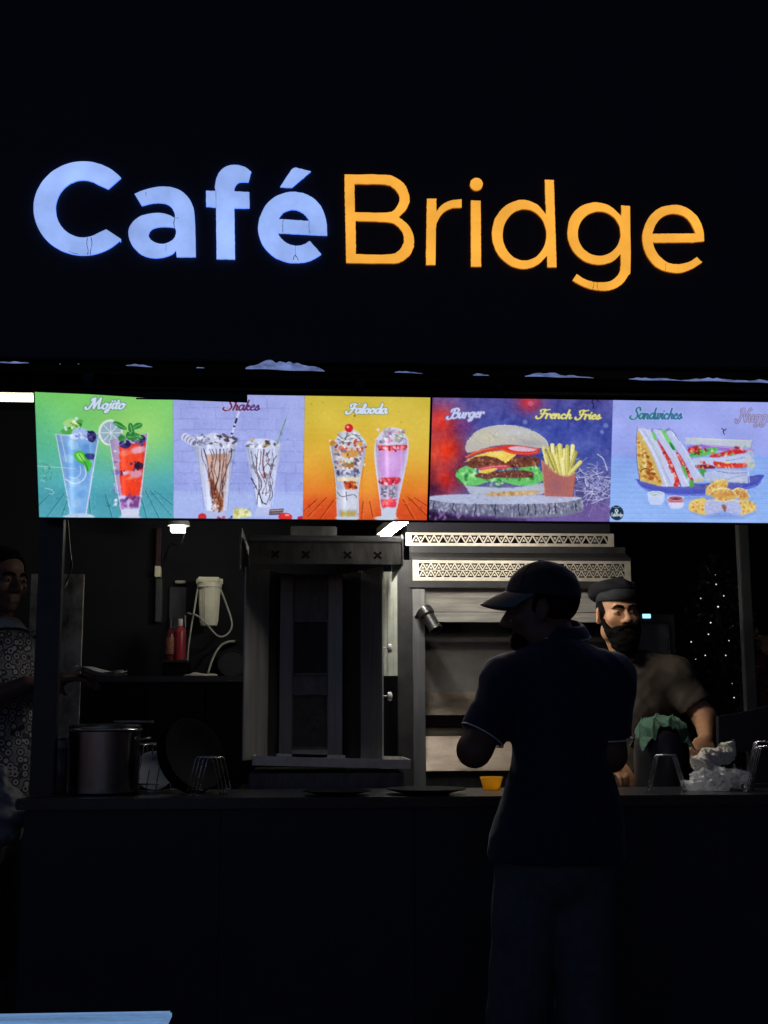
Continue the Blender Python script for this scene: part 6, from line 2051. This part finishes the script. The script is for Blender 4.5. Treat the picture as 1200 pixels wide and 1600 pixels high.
def torso_R(sl, sr):
    x = (sr - sl) / np.linalg.norm(sr - sl)
    z = np.array((0, 0, 1.0))
    y = np.cross(z, x)
    y /= np.linalg.norm(y)
    return np.stack([x, y, np.cross(x, y)], 1)


def body(S, J, g=0.0, parts="nthalf"):
    """J: joints; g grows the radii. parts: n neck, t torso, a arms, l legs, f feet, h hands"""
    Rt_ = torso_R(J['sl'], J['sr'])
    mid = (J['sl'] + J['sr']) / 2
    pel = (J['hl'] + J['hr']) / 2
    w = np.linalg.norm(J['sr'] - J['sl'])
    wd = J.get('wide', 1.0)
    if 'n' in parts:
        S.cone(J['head'] + J['hR'] @ np.array((0, .03, -.07)), mid + vec(0, 0, .03), .054 + g, .066 + g, .03)
    if 't' in parts:
        ch = mid * .75 + pel * .25
        be = mid * .38 + pel * .62
        S.ell(ch, (w * .44 * wd + g, .115 * wd + g, .19 + g), Rt_, .05)
        S.ell(be, (w * .41 * wd + g, .118 * wd + g, .19 + g), Rt_, .06)
        S.ell(pel, (.168 * wd + g, .122 * wd + g, .13 + g), Rt_, .06)
        for q in ('sl', 'sr'):
            S.cone(mid + vec(0, 0, .025), J[q], .062 + g, .062 + g, .05)
    if 'a' in parts:
        for q in 'lr':
            S.cone(J['s' + q], J['e' + q], .056 + g, .043 + g, .04)
            S.cone(J['e' + q], J['w' + q], .043 + g, .028 + g, .03)
    if 'h' in parts:
        for q, sd in (('l', J.get('thl', 1)), ('r', J.get('thr', -1))):
            hand(S, J['w' + q], J['f' + q], J['p' + q], sd, J.get('curl' + q, .5))
    if 'l' in parts:
        for q in 'lr':
            S.cone(J['h' + q], J['k' + q], .088 * wd + g, .058 + g, .06)
            S.cone(J['k' + q], J['a' + q], .058 + g, .042 + g, .03)
    if 'f' in parts:
        for q in 'lr':
            S.cone(J['a' + q], J['a' + q] + J['toe'] * .15 + vec(0, 0, -.045), .042 + g, .032 + g, .03)


def legs(J, pel, facing, z0, spread=0.10, step=0.0):
    side = vec(-facing[1], facing[0], 0)
    for q, s in (('l', 1), ('r', -1)):
        J['h' + q] = pel + side * s * .085
        J['k' + q] = vec(*(pel + side * s * (.085 + spread * .25))[:2], z0 + .49) + facing * (.03 + s * step * .5)
        J['a' + q] = vec(*(pel + side * s * (.085 + spread * .45))[:2], z0 + .085) + facing * s * step
    J['toe'] = facing


def grid_for(pts, m, h, fine=None):
    P = np.array(pts)
    return sdf_for(P.min(0) - m, P.max(0) + m, h, fine)


def sleeve(S, a, b, t, ra, rb, k=.04):
    """tube of cloth from a towards b, cut square at fraction t"""
    a, b = np.asarray(a), np.asarray(b)
    d = (b - a) / np.linalg.norm(b - a)
    e = a + (b - a) * t
    S.cone(a, e + d * .03, ra, rb, k, cut=(e, d))
    return e, d


def ring(c, d, r, rad, nm, m, par, ov=None, n=28):
    d = np.asarray(d) / np.linalg.norm(d)
    Rr = np.array(Vector(d).to_track_quat('Z', 'Y').to_matrix())
    P = [c + Rr @ np.array((r * (ov or 1) * math.cos(a), r * math.sin(a), 0)) for a in np.linspace(0, 2 * math.pi, n, endpoint=False)]
    return MB().tube(P, rad, 7, closed=True).build(nm, m, par, smooth=True)


def eyes(par, c, R, sk):
    for s in (-1, 1):
        e = c + R @ np.array((s * .032, -.0822, -.002))
        S2 = sdf_for(e - .016, e + .016, .0016)
        S2.ell(e, (.0110, .0090, .0046), R, .002)
        ob = S2.mesh("eye", mat("eye_white", (0.16, 0.14, 0.13), 0.3, var=0.05), par)
        p = c + R @ np.array((s * .0325, -.0915, -.001))
        MB().lathe([(0.0052, 0), (0.004, 0.0012), (0, 0.0016)], p, np.array(Vector(R @ np.array((0, -1, 0))).to_track_quat('Z', 'Y').to_matrix()), 14).build("iris", mat("dark_iris", (0.012, 0.008, 0.006), 0.15), ob, smooth=True)


def brows(par, c, R, m, thick=.0052):
    for s in (-1, 1):
        P = [c + R @ np.array(p) for p in ((s * .012, -.0965, .0185), (s * .028, -.0945, .0235), (s * .043, -.084, .021), (s * .052, -.074, .013))]
        MB().tube(smoothpts(P, 5), np.interp(np.linspace(0, 1, 16), [0, .3, 1], [thick, thick * 1.1, thick * .45]), 8).build("eyebrow", m, par, smooth=True)


HAIR = mat("black_hair", (0.004, 0.0035, 0.0035), 0.9, var=0.5, scale=160, stretch=(1, 1, 0.3), bump=0.8, spec=0.05)

# ---------------- customer in front, seen from behind, head turned to his side
CY = -0.40
def cp(px, py, y=CY):
    return at(px, py, y)
hc = cp(846, 951)
hR = fwd_R(math.radians(-107), math.radians(4))
J = dict(head=hc, hR=hR, sl=cp(798, 1068), sr=cp(948, 1064, CY - 0.02), wide=.92)
pelv = cp(868, 1330)
legs(J, pelv, vec(0, 1, 0), 0.0, 0.22)
J['hl'], J['hr'] = cp(832, 1330), cp(905, 1330)
J['kl'], J['kr'] = vec(cp(806, 1500)[0], CY + .02, .50), vec(cp(914, 1500)[0], CY + .03, .50)
J['al'], J['ar'] = vec(cp(798, 1700)[0], CY, .085), vec(cp(920, 1700)[0], CY + .02, .085)
J['el'] = cp(741, 1172, CY - .03)
J['wl'] = vec(cp(785, 1130, CY + .2)[0], -0.17, cp(785, 1130, CY + .2)[2])
J['fl'], J['pl'], J['thl'] = vec(.8, .25, .1), vec(.2, -.3, -1), 1
J['er'] = cp(953, 1180, CY - .0)
J['wr'] = vec(cp(935, 1200, CY + .2)[0], -0.16, 1.13)
J['fr'], J['pr'], J['thr'] = vec(-.4, .7, -.25), vec(0, -.2, -1), -1
cust = thing("person", "customer in dark cap and navy polo shirt with his back to us", "person", (pelv[0], CY, 0))
SK1 = skin_mat("dark_brown_skin", (0.16, 0.085, 0.055))
allp = [hc + vec(0, 0, .14), hc - vec(.13, .12, 0), hc + vec(.13, .12, 0), J['el'], J['wl'] + vec(.12, .16, -.08), J['wr'] + vec(-.14, .16, -.06), J['er'], J['al'] - vec(.05, .1, .085), J['ar'] + vec(.05, .25, -.085), J['sl'], J['sr']]
S = grid_for(allp, .07, .011, [(hc - .14, hc + .14, .005)])
body(S, J)
head(S, hc, hR)
bd = S.mesh("body", SK1, cust)
eyes(cust, hc, hR, SK1)
brows(cust, hc, hR, HAIR)
# short hair and beard
S = sdf_for(hc - .16, hc + .16, .005)
S.ell(hc + hR @ vec(0, .016, .026), (.079, .098, .084), hR, .01, cut=[(hc + hR @ vec(0, -.02, 0), hR @ vec(0, -1, 0.25)), (hc + hR @ vec(0, 0, -.055), hR @ vec(0, 0, -1))])
S.wrinkle(.002, 300, 4)
S.mesh("hair", HAIR, cust)
S = sdf_for(hc - .18, hc + .16, .0045)
S.ell(hc + hR @ vec(0, -.058, -.088), (.05, .042, .036), hR, .01)
S.cone(hc + hR @ vec(-.026, -.094, -.056), hc + hR @ vec(.026, -.094, -.056), .0065, .0065, .008)
S.ell(hc + hR @ vec(0, -.1, -.069), (.018, .02, .008), hR, .006, True)
S.wrinkle(.003, 260, 2)
S.mesh("beard", HAIR, cust)
# cap
CAPM = mat("black_cap_cotton", (0.020, 0.024, 0.034), 0.85, var=0.2, scale=200, sheen=0.1)
S = sdf_for(hc - vec(.16, .16, .05), hc + vec(.16, .16, .2), .005)
S.ell(hc + hR @ vec(0, .008, .036), (.087, .110, .100), hR, .01, cut=[(hc + hR @ vec(0, 0, .036), hR @ vec(0, -.16, -1))])
S.wrinkle(.0012, 90, 2)
cap = S.mesh("cap", CAPM, cust)
vis_ = []
for i in range(25):
    a = math.radians(-84 + 168 * i / 24)
    row = []
    for j in range(9):
        t = j / 8
        ix, iy = .084 * math.sin(a), .008 - .106 * math.cos(a)
        ox, oy = .082 * math.sin(a), -.045 - .132 * math.cos(a) ** 0.8
        x, y = ix + (ox - ix) * t, iy + (oy - iy) * t
        row.append(hc + hR @ np.array((x, y, .060 - 3.2 * x * x - .018 * t - .012 * t * t)))
    vis_.append(row)
MB().sheet(np.array(vis_), .004, hR @ vec(0, 0, 1)).build("visor", mat("visor_cloth", (0.12, 0.14, 0.145), 0.6, var=0.15, scale=120), cap, smooth=True, fixn=False)
bt = hc + hR @ vec(0, .008, .137)
MB().lathe([(0, .004), (.005, .003), (.007, 0), (.005, -.003)], bt, hR, 12).build("cap_button", CAPM, cap, smooth=True)
for k in range(6):
    a = k * math.pi / 3
    P = [hc + hR @ vec(.0875 * math.sin(a) * math.cos(b), .008 + .1105 * math.cos(a) * math.cos(b), .036 + .1005 * math.sin(b)) for b in np.linspace(.12, 1.5, 9)]
    MB().tube(P, .0011, 5).build("cap_seam", CAPM, cap, smooth=True)
# polo shirt
NAVY = mat("navy_pique_cotton", (0.010, 0.014, 0.042), 0.85, var=0.15, scale=260, bump=0.25, sheen=0.15)
PIPING = mat("pale_piping", (0.75, 0.78, 0.85), 0.7)
S = grid_for([J['el'], J['er'], J['sl'] + vec(0, 0, .1), J['sr'], cp(868, 1345), J['sl'] + vec(-.08, 0, 0), J['sr'] + vec(.1, .1, 0), J['sl'] - vec(0, .12, 0)], .12, .007)
body(S, J, .016, "t")
eL, dL = sleeve(S, J['sl'], J['el'], .78, .073, .064)
eR, dR = sleeve(S, J['sr'], J['er'], .78, .073, .066)
S.cone((J['sl'] + J['sr']) / 2 + vec(0, 0, .055), J['sl'] + vec(.02, 0, .0), .078, .062, .06)
S.cone((J['sl'] + J['sr']) / 2 + vec(0, 0, .055), J['sr'] + vec(-.02, 0, .0), .078, .062, .06)
S.ell(vec(*cp(880, 1270)), (.160, .140, .19), None, .06)
S.ell(vec(*cp(868, 1352)), (.170, .148, .26), None, .08)
S.wrinkle(.008, 24, 6, (.9, .3, .8)).wrinkle(.003, 60, 66, (1, .2, .5), True)
zh = cp(868, 1345)[2]
S.clip((0, 0, zh), (0, 0, -1))
sh_ = S.mesh("polo_shirt", NAVY, cust)
ring(eL, dL, .0655, .0022, "sleeve_piping", PIPING, sh_)
ring(eR, dR, .067, .0022, "sleeve_piping", PIPING, sh_)
# collar: folded band round the neck
nk = cp(873, 992) + vec(0, 0, .034)
tilt = rot('X', math.radians(16)) @ rot('Y', math.radians(4))
MB().lathe([(.094, -.030), (.088, -.016), (.076, -.002), (.068, .004), (.064, .0), (.068, -.014)], nk, tilt, 40).build("collar", NAVY, sh_, smooth=True, fixn=True)
P = [nk + tilt @ vec(.0945 * math.cos(a), .0945 * math.sin(a), -.030) for a in np.linspace(0, 2 * math.pi, 40, endpoint=False)]
MB().tube(P, .0016, 6, closed=True).build("collar_piping", PIPING, sh_, smooth=True)
# jeans and shoes
JEAN = mat("faded_blue_denim", (0.085, 0.10, 0.115), 0.85, var=0.3, scale=30, bump=0.2)
S = grid_for([J['hl'] + vec(-.1, -.1, .14), J['hr'] + vec(.1, .1, .14), J['al'], J['ar']], .1, .010)
S.ell((J['hl'] + J['hr']) / 2, (.168, .136, .165), None, .06)
for q in 'lr':
    S.cone(J['k' + q], J['a' + q], .078, .076, .012)
    S.cone(J['h' + q], J['k' + q], .104, .079, .015)
S.wrinkle(.006, 30, 9, (.3, .3, 1))
S.clip((0, 0, zh - .004 + .03), (0, 0, 1))
S.clip((0, 0, .05), (0, 0, -1))
S.mesh("jeans", JEAN, cust)
SHOE = mat("dark_shoe", (0.02, 0.02, 0.022), 0.6)
for q in 'lr':
    a = J['a' + q]
    S = sdf_for(a - vec(.1, .12, .085), a + vec(.1, .26, .08), .009)
    S.cone(vec(a[0], a[1] - .05, .045), vec(a[0], a[1] + .17, .038), .045, .04, .03).cone(a + vec(0, 0, .02), vec(a[0], a[1] + .03, .05), .052, .05, .03)
    S.clip((0, 0, .002), (0, 0, -1))
    S.mesh("shoe", SHOE, cust)

# ---------------- cook behind the counter
KY = 1.0
def kp(px, py, y=KY):
    return at(px, py, y)
hc = kp(965, 957)
hR = fwd_R(math.radians(7), math.radians(3), math.radians(-3))
J = dict(head=hc, hR=hR, sl=kp(930, 1062, KY + .10), sr=kp(1052, 1056, KY - .0), wide=.98)
pelv = vec(kp(1000, 1200)[0], KY + .08, 1.06)
fac = vec(.35, -.94, 0)
legs(J, pelv, fac, .12, .14)
J['el'] = kp(905, 1150, KY + .02)
J['wl'] = kp(935, 1195, KY - .16)
J['fl'], J['pl'], J['thl'] = vec(.6, -.6, -.2), vec(0, 0, -1), -1
J['er'] = kp(1100, 1120, KY - .05)
J['wr'] = kp(1104, 1155, KY - .22)
J['fr'], J['pr'], J['thr'], J['curlr'] = vec(-.45, -.55, -.35), vec(-.4, .3, -.8), 1, .75
cook = thing("person", "bearded cook in black cap and brown shirt behind the counter", "person", (pelv[0], KY, .12))
SK2 = skin_mat("warm_brown_skin", (0.45, 0.235, 0.13))
allp = [hc + vec(0, 0, .14), hc - vec(.13, .12, 0), hc + vec(.13, .12, 0), J['el'], J['wl'] + vec(.1, -.12, -.05), J['wr'] + vec(-.12, -.12, -.09), J['er'], J['al'] + vec(-.05, -.22, -.085), J['ar'] + vec(.05, .05, -.085), J['sl'], J['sr']]
S = grid_for(allp, .07, .011, [(hc - vec(.12, .14, .15), hc + vec(.12, .12, .13), .0032), (J['wr'] - .13, J['wr'] + .05, .006)])
body(S, J)
head(S, hc, hR)
S.mesh("body", SK2, cook)
eyes(cook, hc, hR, SK2)
brows(cook, hc, hR, HAIR, .0058)
# cropped hair at the temples
S = sdf_for(hc - .14, hc + .15, .0045)
S.ell(hc + hR @ vec(0, .016, .022), (.0775, .097, .082), hR, .01, cut=[(hc + hR @ vec(0, -.036, 0), hR @ vec(0, -1, .3)), (hc + hR @ vec(0, 0, -.05), hR @ vec(0, 0, -1))])
S.wrinkle(.0004, 300, 4)
S.mesh("hair", HAIR, cook)
# full beard
S = sdf_for(hc - vec(.16, .18, .24), hc + vec(.16, .16, .06), .0036)
S.ell(hc + hR @ vec(0, -.046, -.088), (.061, .056, .054), hR, .02)
S.ell(hc + hR @ vec(0, -.066, -.125), (.05, .045, .052), hR, .03)
for s in (-1, 1):
    S.cone(hc + hR @ vec(s * .0735, -.018, -.028), hc + hR @ vec(s * .056, -.05, -.078), .008, .02, .015)
    S.cone(hc + hR @ vec(s * .006, -.1, -.0525), hc + hR @ vec(s * .036, -.084, -.064), .0075, .0085, .012)
S.ell(hc + hR @ vec(0, -.094, -.070), (.019, .018, .0055), hR, .005, True)
S.ell(hc + hR @ vec(0, -.09, -.02), (.05, .05, .030), hR, .012, True)
S.wrinkle(.0035, 230, 12, (.2, .2, 1)).wrinkle(.002, 520, 13, (.2, .2, 1))
S.mesh("beard", HAIR, cook, smooth=True)
# soft cap with band
KCAP = mat("charcoal_cap", (0.020, 0.021, 0.025), 0.9, var=0.25, scale=90, spec=0.15)
cR = hR @ rot('X', math.radians(-8)) @ rot('Y', math.radians(4))
cc_ = hc + hR @ vec(0, .004, .062)
capb = MB()
capb.lathe([(.0795, -.022), (.0825, -.020), (.0835, .0), (.0835, .020), (.081, .023), (.078, .021)], (0, 0, 0), None, 48)
capb.v = [tuple(cc_ + cR @ np.array((v[0] * .96, v[1] * 1.22, v[2] + .10 * v[1]))) for v in capb.v]
kb = capb.build("cap_band", KCAP, cook, smooth=True)
S = sdf_for(hc - vec(.18, .18, .02), hc + vec(.18, .2, .2), .005)
S.ell(cc_ + cR @ vec(-.006, .014, .034), (.088, .110, .034), cR @ rot('X', .12), .02)
S.ell(cc_ + cR @ vec(-.045, .05, .020), (.055, .06, .036), cR, .03)
S.ell(cc_ + cR @ vec(0, .0, .04), (.06, .07, .03), cR, .03)
S.wrinkle(.007, 70, 31, (1, .5, .3))
S.mesh("cap_crown", mat("black_cap_cloth", (0.009, 0.009, 0.012), 0.95, var=0.3, scale=80, spec=0.1), cook)
# brown shirt
BROWN = mat("olive_brown_shirt", (0.058, 0.044, 0.032), 0.85, var=0.2, scale=120, bump=0.2)
S = grid_for([J['el'], J['er'], J['sl'] + vec(0, 0, .1), J['sr'] + vec(.05, 0, .05), pelv - vec(.2, .2, .1), pelv + vec(.2, .2, 0)], .10, .007)
body(S, J, .014, "t")
eL, dL = sleeve(S, J['sl'], J['el'], .72, .074, .066)
eR, dR = sleeve(S, J['sr'], J['er'], .74, .074, .068)
S.wrinkle(.010, 30, 16, (.6, .3, .8)).wrinkle(.005, 60, 17, (.8, .3, .8), True)
S.clip((0, 0, .98), (0, 0, -1))
nb = hc + hR @ vec(0, .03, -.10)
sh_ = S.mesh("shirt", BROWN, cook)
nk = (J['sl'] + J['sr']) / 2 + vec(0, 0, .075)
MB().lathe([(.098, -.026), (.09, -.01), (.078, .012), (.07, .02), (.066, .016), (.07, -.01)], nk, rot('X', math.radians(-14)) @ rot('Y', .05), 36).build("collar", BROWN, sh_, smooth=True)
# dark apron and trousers
S = grid_for([J['hl'] + vec(-.15, -.12, .1), J['hr'] + vec(.15, .12, .1), J['al'], J['ar']], .08, .014)
body(S, J, .02, "l")
S.ell(pelv, (.185, .14, .13), None, .06)
S.clip((0, 0, 1.03), (0, 0, 1))
S.clip((0, 0, .16), (0, 0, -1))
S.mesh("trousers", mat("black_trousers", (0.014, 0.014, 0.017), 0.8), cook)
for q in 'lr':
    a = J['a' + q]
    S = sdf_for(a - vec(.14, .28, .085), a + vec(.2, .14, .08), .011)
    S.cone(vec(a[0], a[1], .165), a + fac * .17 - vec(0, 0, .045), .045, .04, .03)
    S.clip((0, 0, .1215), (0, 0, -1))
    S.mesh("shoe", SHOE, cook)

# ---------------- man at the counter end with folded paper
LY = 0.72
def lp_(px, py, y=LY):
    return at(px, py, y)
hc = lp_(3, 905)
hR = fwd_R(math.radians(48), math.radians(6))
J = dict(head=hc, hR=hR, sl=lp_(-62, 1012, LY - .05), sr=lp_(52, 1022, LY + .12), wide=1.05)
pelv = vec(lp_(-8, 1280)[0], LY + .04, 1.06)
fac = vec(.7, -.7, 0)
legs(J, pelv, fac, .12, .14)
J['er'] = lp_(66, 1100, LY + .12)
J['wr'] = lp_(92, 1062, LY - .10)
J['fr'], J['pr'], J['thr'] = vec(.8, -.2, .1), vec(0, .2, -1), 1
J['el'] = lp_(-60, 1110, LY - .16)
J['wl'] = lp_(40, 1068, LY - .20)
J['fl'], J['pl'], J['thl'] = vec(.9, .3, .05), vec(0, .2, -1), 1
man = thing("person", "man in patterned shirt half hidden by the square post", "person", (pelv[0], LY, .12))
SK3 = skin_mat("brown_skin", (0.17, 0.09, 0.062))
allp = [hc + vec(0, 0, .14), hc - vec(.13, .12, 0), hc + vec(.13, .12, 0), J['el'], J['wl'] + vec(.15, -.05, -.08), J['wr'] + vec(.15, -.06, -.08), J['er'], J['al'] + vec(-.05, -.22, -.085), J['ar'] + vec(.2, .05, -.085), J['sl'], J['sr']]
S = grid_for(allp, .07, .011, [(hc - .14, hc + .14, .0045), (J['wr'] - vec(.03, .08, .06), J['wr'] + vec(.2, .08, .06), .006)])
body(S, J)
head(S, hc, hR)
S.mesh("body", SK3, man)
eyes(man, hc, hR, SK3)
brows(man, hc, hR, HAIR)
S = sdf_for(hc - .16, hc + .17, .005)
S.ell(hc + hR @ vec(0, .016, .036), (.083, .102, .092), hR, .01, cut=[(hc + hR @ vec(0, -.052, .055), hR @ vec(0, -.8, -.6)), (hc + hR @ vec(0, 0, -.06), hR @ vec(0, 0, -1))])
S.wrinkle(.003, 240, 4)
S.mesh("hair", HAIR, man)
# patterned shirt: rings of pale print on dark cloth
PAT = bpy.data.materials.new("ring_print_cotton")
PAT.use_nodes = True
n_, l__ = PAT.node_tree.nodes, PAT.node_tree.links
b_ = n_["Principled BSDF"]
tc = n_.new("ShaderNodeTexCoord")
vo = n_.new("ShaderNodeTexVoronoi")
vo.inputs["Scale"].default_value = 36
vo.inputs["Randomness"].default_value = 0.55
l__.new(tc.outputs["Object"], vo.inputs["Vector"])
rp = n_.new("ShaderNodeValToRGB")
el = rp.color_ramp.elements
el[0].position, el[0].color = 0.0, (0.05, 0.05, 0.06, 1)
el[1].position, el[1].color = 1.0, (0.05, 0.05, 0.06, 1)
for (p_, c0) in ((0.20, (0.05, 0.05, 0.06, 1)), (0.25, (0.40, 0.39, 0.42, 1)), (0.37, (0.38, 0.37, 0.40, 1)), (0.42, (0.03, 0.03, 0.035, 1)), (0.55, (0.03, 0.03, 0.035, 1)), (0.62, (0.25, 0.245, 0.255, 1))):
    e_ = el.new(p_)
    e_.color = c0
l__.new(vo.outputs["Distance"], rp.inputs[0])
l__.new(rp.outputs[0], b_.inputs["Base Color"])
b_.inputs["Roughness"].default_value = 0.85
S = grid_for([J['el'], J['er'], J['sl'] + vec(0, 0, .1), J['sr'] + vec(.05, 0, .05), pelv - vec(.2, .2, .1), pelv + vec(.2, .2, 0)], .11, .008)
body(S, J, .016, "t")
sleeve(S, J['sl'], J['el'], .8, .078, .07)
sleeve(S, J['sr'], J['er'], .8, .078, .07)
S.ell(pelv + vec(0, 0, .02), (.19, .15, .17), None, .06)
S.wrinkle(.007, 30, 26, (.5, .3, 1))
S.clip((0, 0, .93), (0, 0, -1))
sh_ = S.mesh("shirt", PAT, man)
nk = (J['sl'] + J['sr']) / 2 + vec(.005, -.01, .085)
MB().lathe([(.104, -.030), (.094, -.012), (.08, .012), (.072, .02), (.068, .016), (.072, -.01)], nk, rot('Z', .8) @ rot('X', math.radians(-14)), 36).build("collar", mat("pale_blue_collar", (0.22, 0.26, 0.30), 0.8), sh_, smooth=True)
S = grid_for([J['hl'] + vec(-.15, -.12, .1), J['hr'] + vec(.15, .12, .1), J['al'], J['ar']], .08, .014)
body(S, J, .02, "l")
S.ell(pelv, (.18, .14, .13), None, .06)
S.clip((0, 0, 1.0), (0, 0, 1))
S.clip((0, 0, .16), (0, 0, -1))
S.mesh("trousers", mat("dark_trousers", (0.03, 0.03, 0.035), 0.8), man)
for q in 'lr':
    a = J['a' + q]
    S = sdf_for(a - vec(.14, .28, .085), a + vec(.28, .14, .08), .011)
    S.cone(vec(a[0], a[1], .165), a + fac * .17 - vec(0, 0, .045), .045, .04, .03)
    S.clip((0, 0, .1215), (0, 0, -1))
    S.mesh("shoe", SHOE, man)
# folded paper in his hand
yp = J['wr'][1] - .03
P0, P1 = at(118, 1046, yp), at(197, 1049, yp)
G = np.zeros((16, 6, 3))
for i in range(16):
    t = i / 15
    for j in range(6):
        G[i, j] = P0 + (P1 - P0) * t + vec(0, (j - 2.5) * .026, .006 * math.sin(t * 5.5 + 1) + .004 * math.sin(t * 9 + j) + (.009 if j > 2 else 0) * (1 - t))
tag(MB().sheet(G, .010, (0, 0, 1)).build("folded_paper", mat("newsprint", (0.8, 0.78, 0.74), 0.8, var=0.2, scale=60), None, fixn=False), "folded sheet of paper held out by the man behind the post", "paper")
# white carrier bag hanging at his side
c = at(6, 1262, LY - .25)
S = sdf_for(c - vec(.14, .1, .17), c + vec(.12, .1, .2), .006)
S.ell(c - vec(0.01, 0, .03), (.09, .06, .10), None, .03).cone(c + vec(-.01, 0, .05), c + vec(-.01, 0, .13), .03, .012, .04)
S.wrinkle(.014, 60, 5, (.3, .3, 1)).wrinkle(.006, 170, 6, (.6, .3, 1))
tag(S.mesh("carrier_bag", mat("dull_polythene", (0.2, 0.2, 0.22), 0.5), None, smooth=True), "white plastic carrier bag hanging past the counter end", "bag")

# ---------------- passer-by in red beyond the post
RY = 3.4
hc = at(1192, 985, RY)
hR = fwd_R(math.radians(-150))
J = dict(head=hc, hR=hR, sl=at(1172, 1040, RY - .12), sr=at(1205, 1040, RY + .16))
pelv = vec(at(1192, 1200, RY)[0], RY, .93)
fac = vec(-.9, -.4, 0)
legs(J, pelv, fac, 0.0, .12)
J['el'], J['wl'] = at(1160, 1095, RY - .16), at(1157, 1130, RY - .24)
J['er'], J['wr'] = at(1210, 1100, RY + .2), at(1200, 1150, RY + .1)
J['fl'] = J['fr'] = vec(-.3, -.3, -.9)
J['pl'] = J['pr'] = vec(-.9, 0, 0)
red = thing("person", "person in a red top mostly hidden behind the grey post", "person", (pelv[0], RY, 0))
S = grid_for([hc + vec(0, 0, .14), hc - .13, hc + .13, J['sl'], J['sr'], J['el'], J['er'], J['wl'] - vec(.1, .1, .18), J['wr'] - vec(.1, .1, .18), J['al'] - vec(.25, .1, .085), J['ar'] - vec(.2, .1, .085)], .07, .014, [(hc - .13, hc + .13, .007)])
body(S, J)
head(S, hc, hR)
S.mesh("body", SK2, red)
S = sdf_for(hc - .16, hc + .17, .008)
S.ell(hc + hR @ vec(0, .016, .036), (.083, .102, .092), hR, .01, cut=[(hc + hR @ vec(0, -.052, .055), hR @ vec(0, -.8, -.6)), (hc + hR @ vec(0, 0, -.06), hR @ vec(0, 0, -1))])
S.mesh("hair", HAIR, red)
S = grid_for([J['el'], J['er'], J['sl'] + vec(0, 0, .1), J['sr'], pelv - vec(.2, .2, .1), pelv + vec(.2, .2, 0)], .1, .012)
body(S, J, .016, "t")
sleeve(S, J['sl'], J['el'], .85, .078, .07)
sleeve(S, J['sr'], J['er'], .85, .078, .07)
S.wrinkle(.007, 30, 36, (.5, .3, 1))
S.clip((0, 0, .86), (0, 0, -1))
S.mesh("top", mat("red_cotton", (0.22, 0.012, 0.03), 0.8, var=0.3, scale=50), red)
S = grid_for([J['hl'] + vec(-.15, -.12, .1), J['hr'] + vec(.15, .12, .1), J['al'], J['ar']], .08, .016)
body(S, J, .02, "l")
S.ell(pelv, (.18, .14, .12), None, .06)
S.clip((0, 0, .9), (0, 0, 1))
S.clip((0, 0, .05), (0, 0, -1))
S.mesh("trousers", mat("dark_trousers", (0.03, 0.03, 0.035), 0.8), red)
for q in 'lr':
    a = J['a' + q]
    S = sdf_for(a - vec(.3, .2, .085), a + vec(.12, .14, .08), .011)
    S.cone(vec(a[0], a[1], .045), a + fac * .17 - vec(0, 0, .045), .045, .04, .03)
    S.clip((0, 0, .0015), (0, 0, -1))
    S.mesh("shoe", SHOE, red)
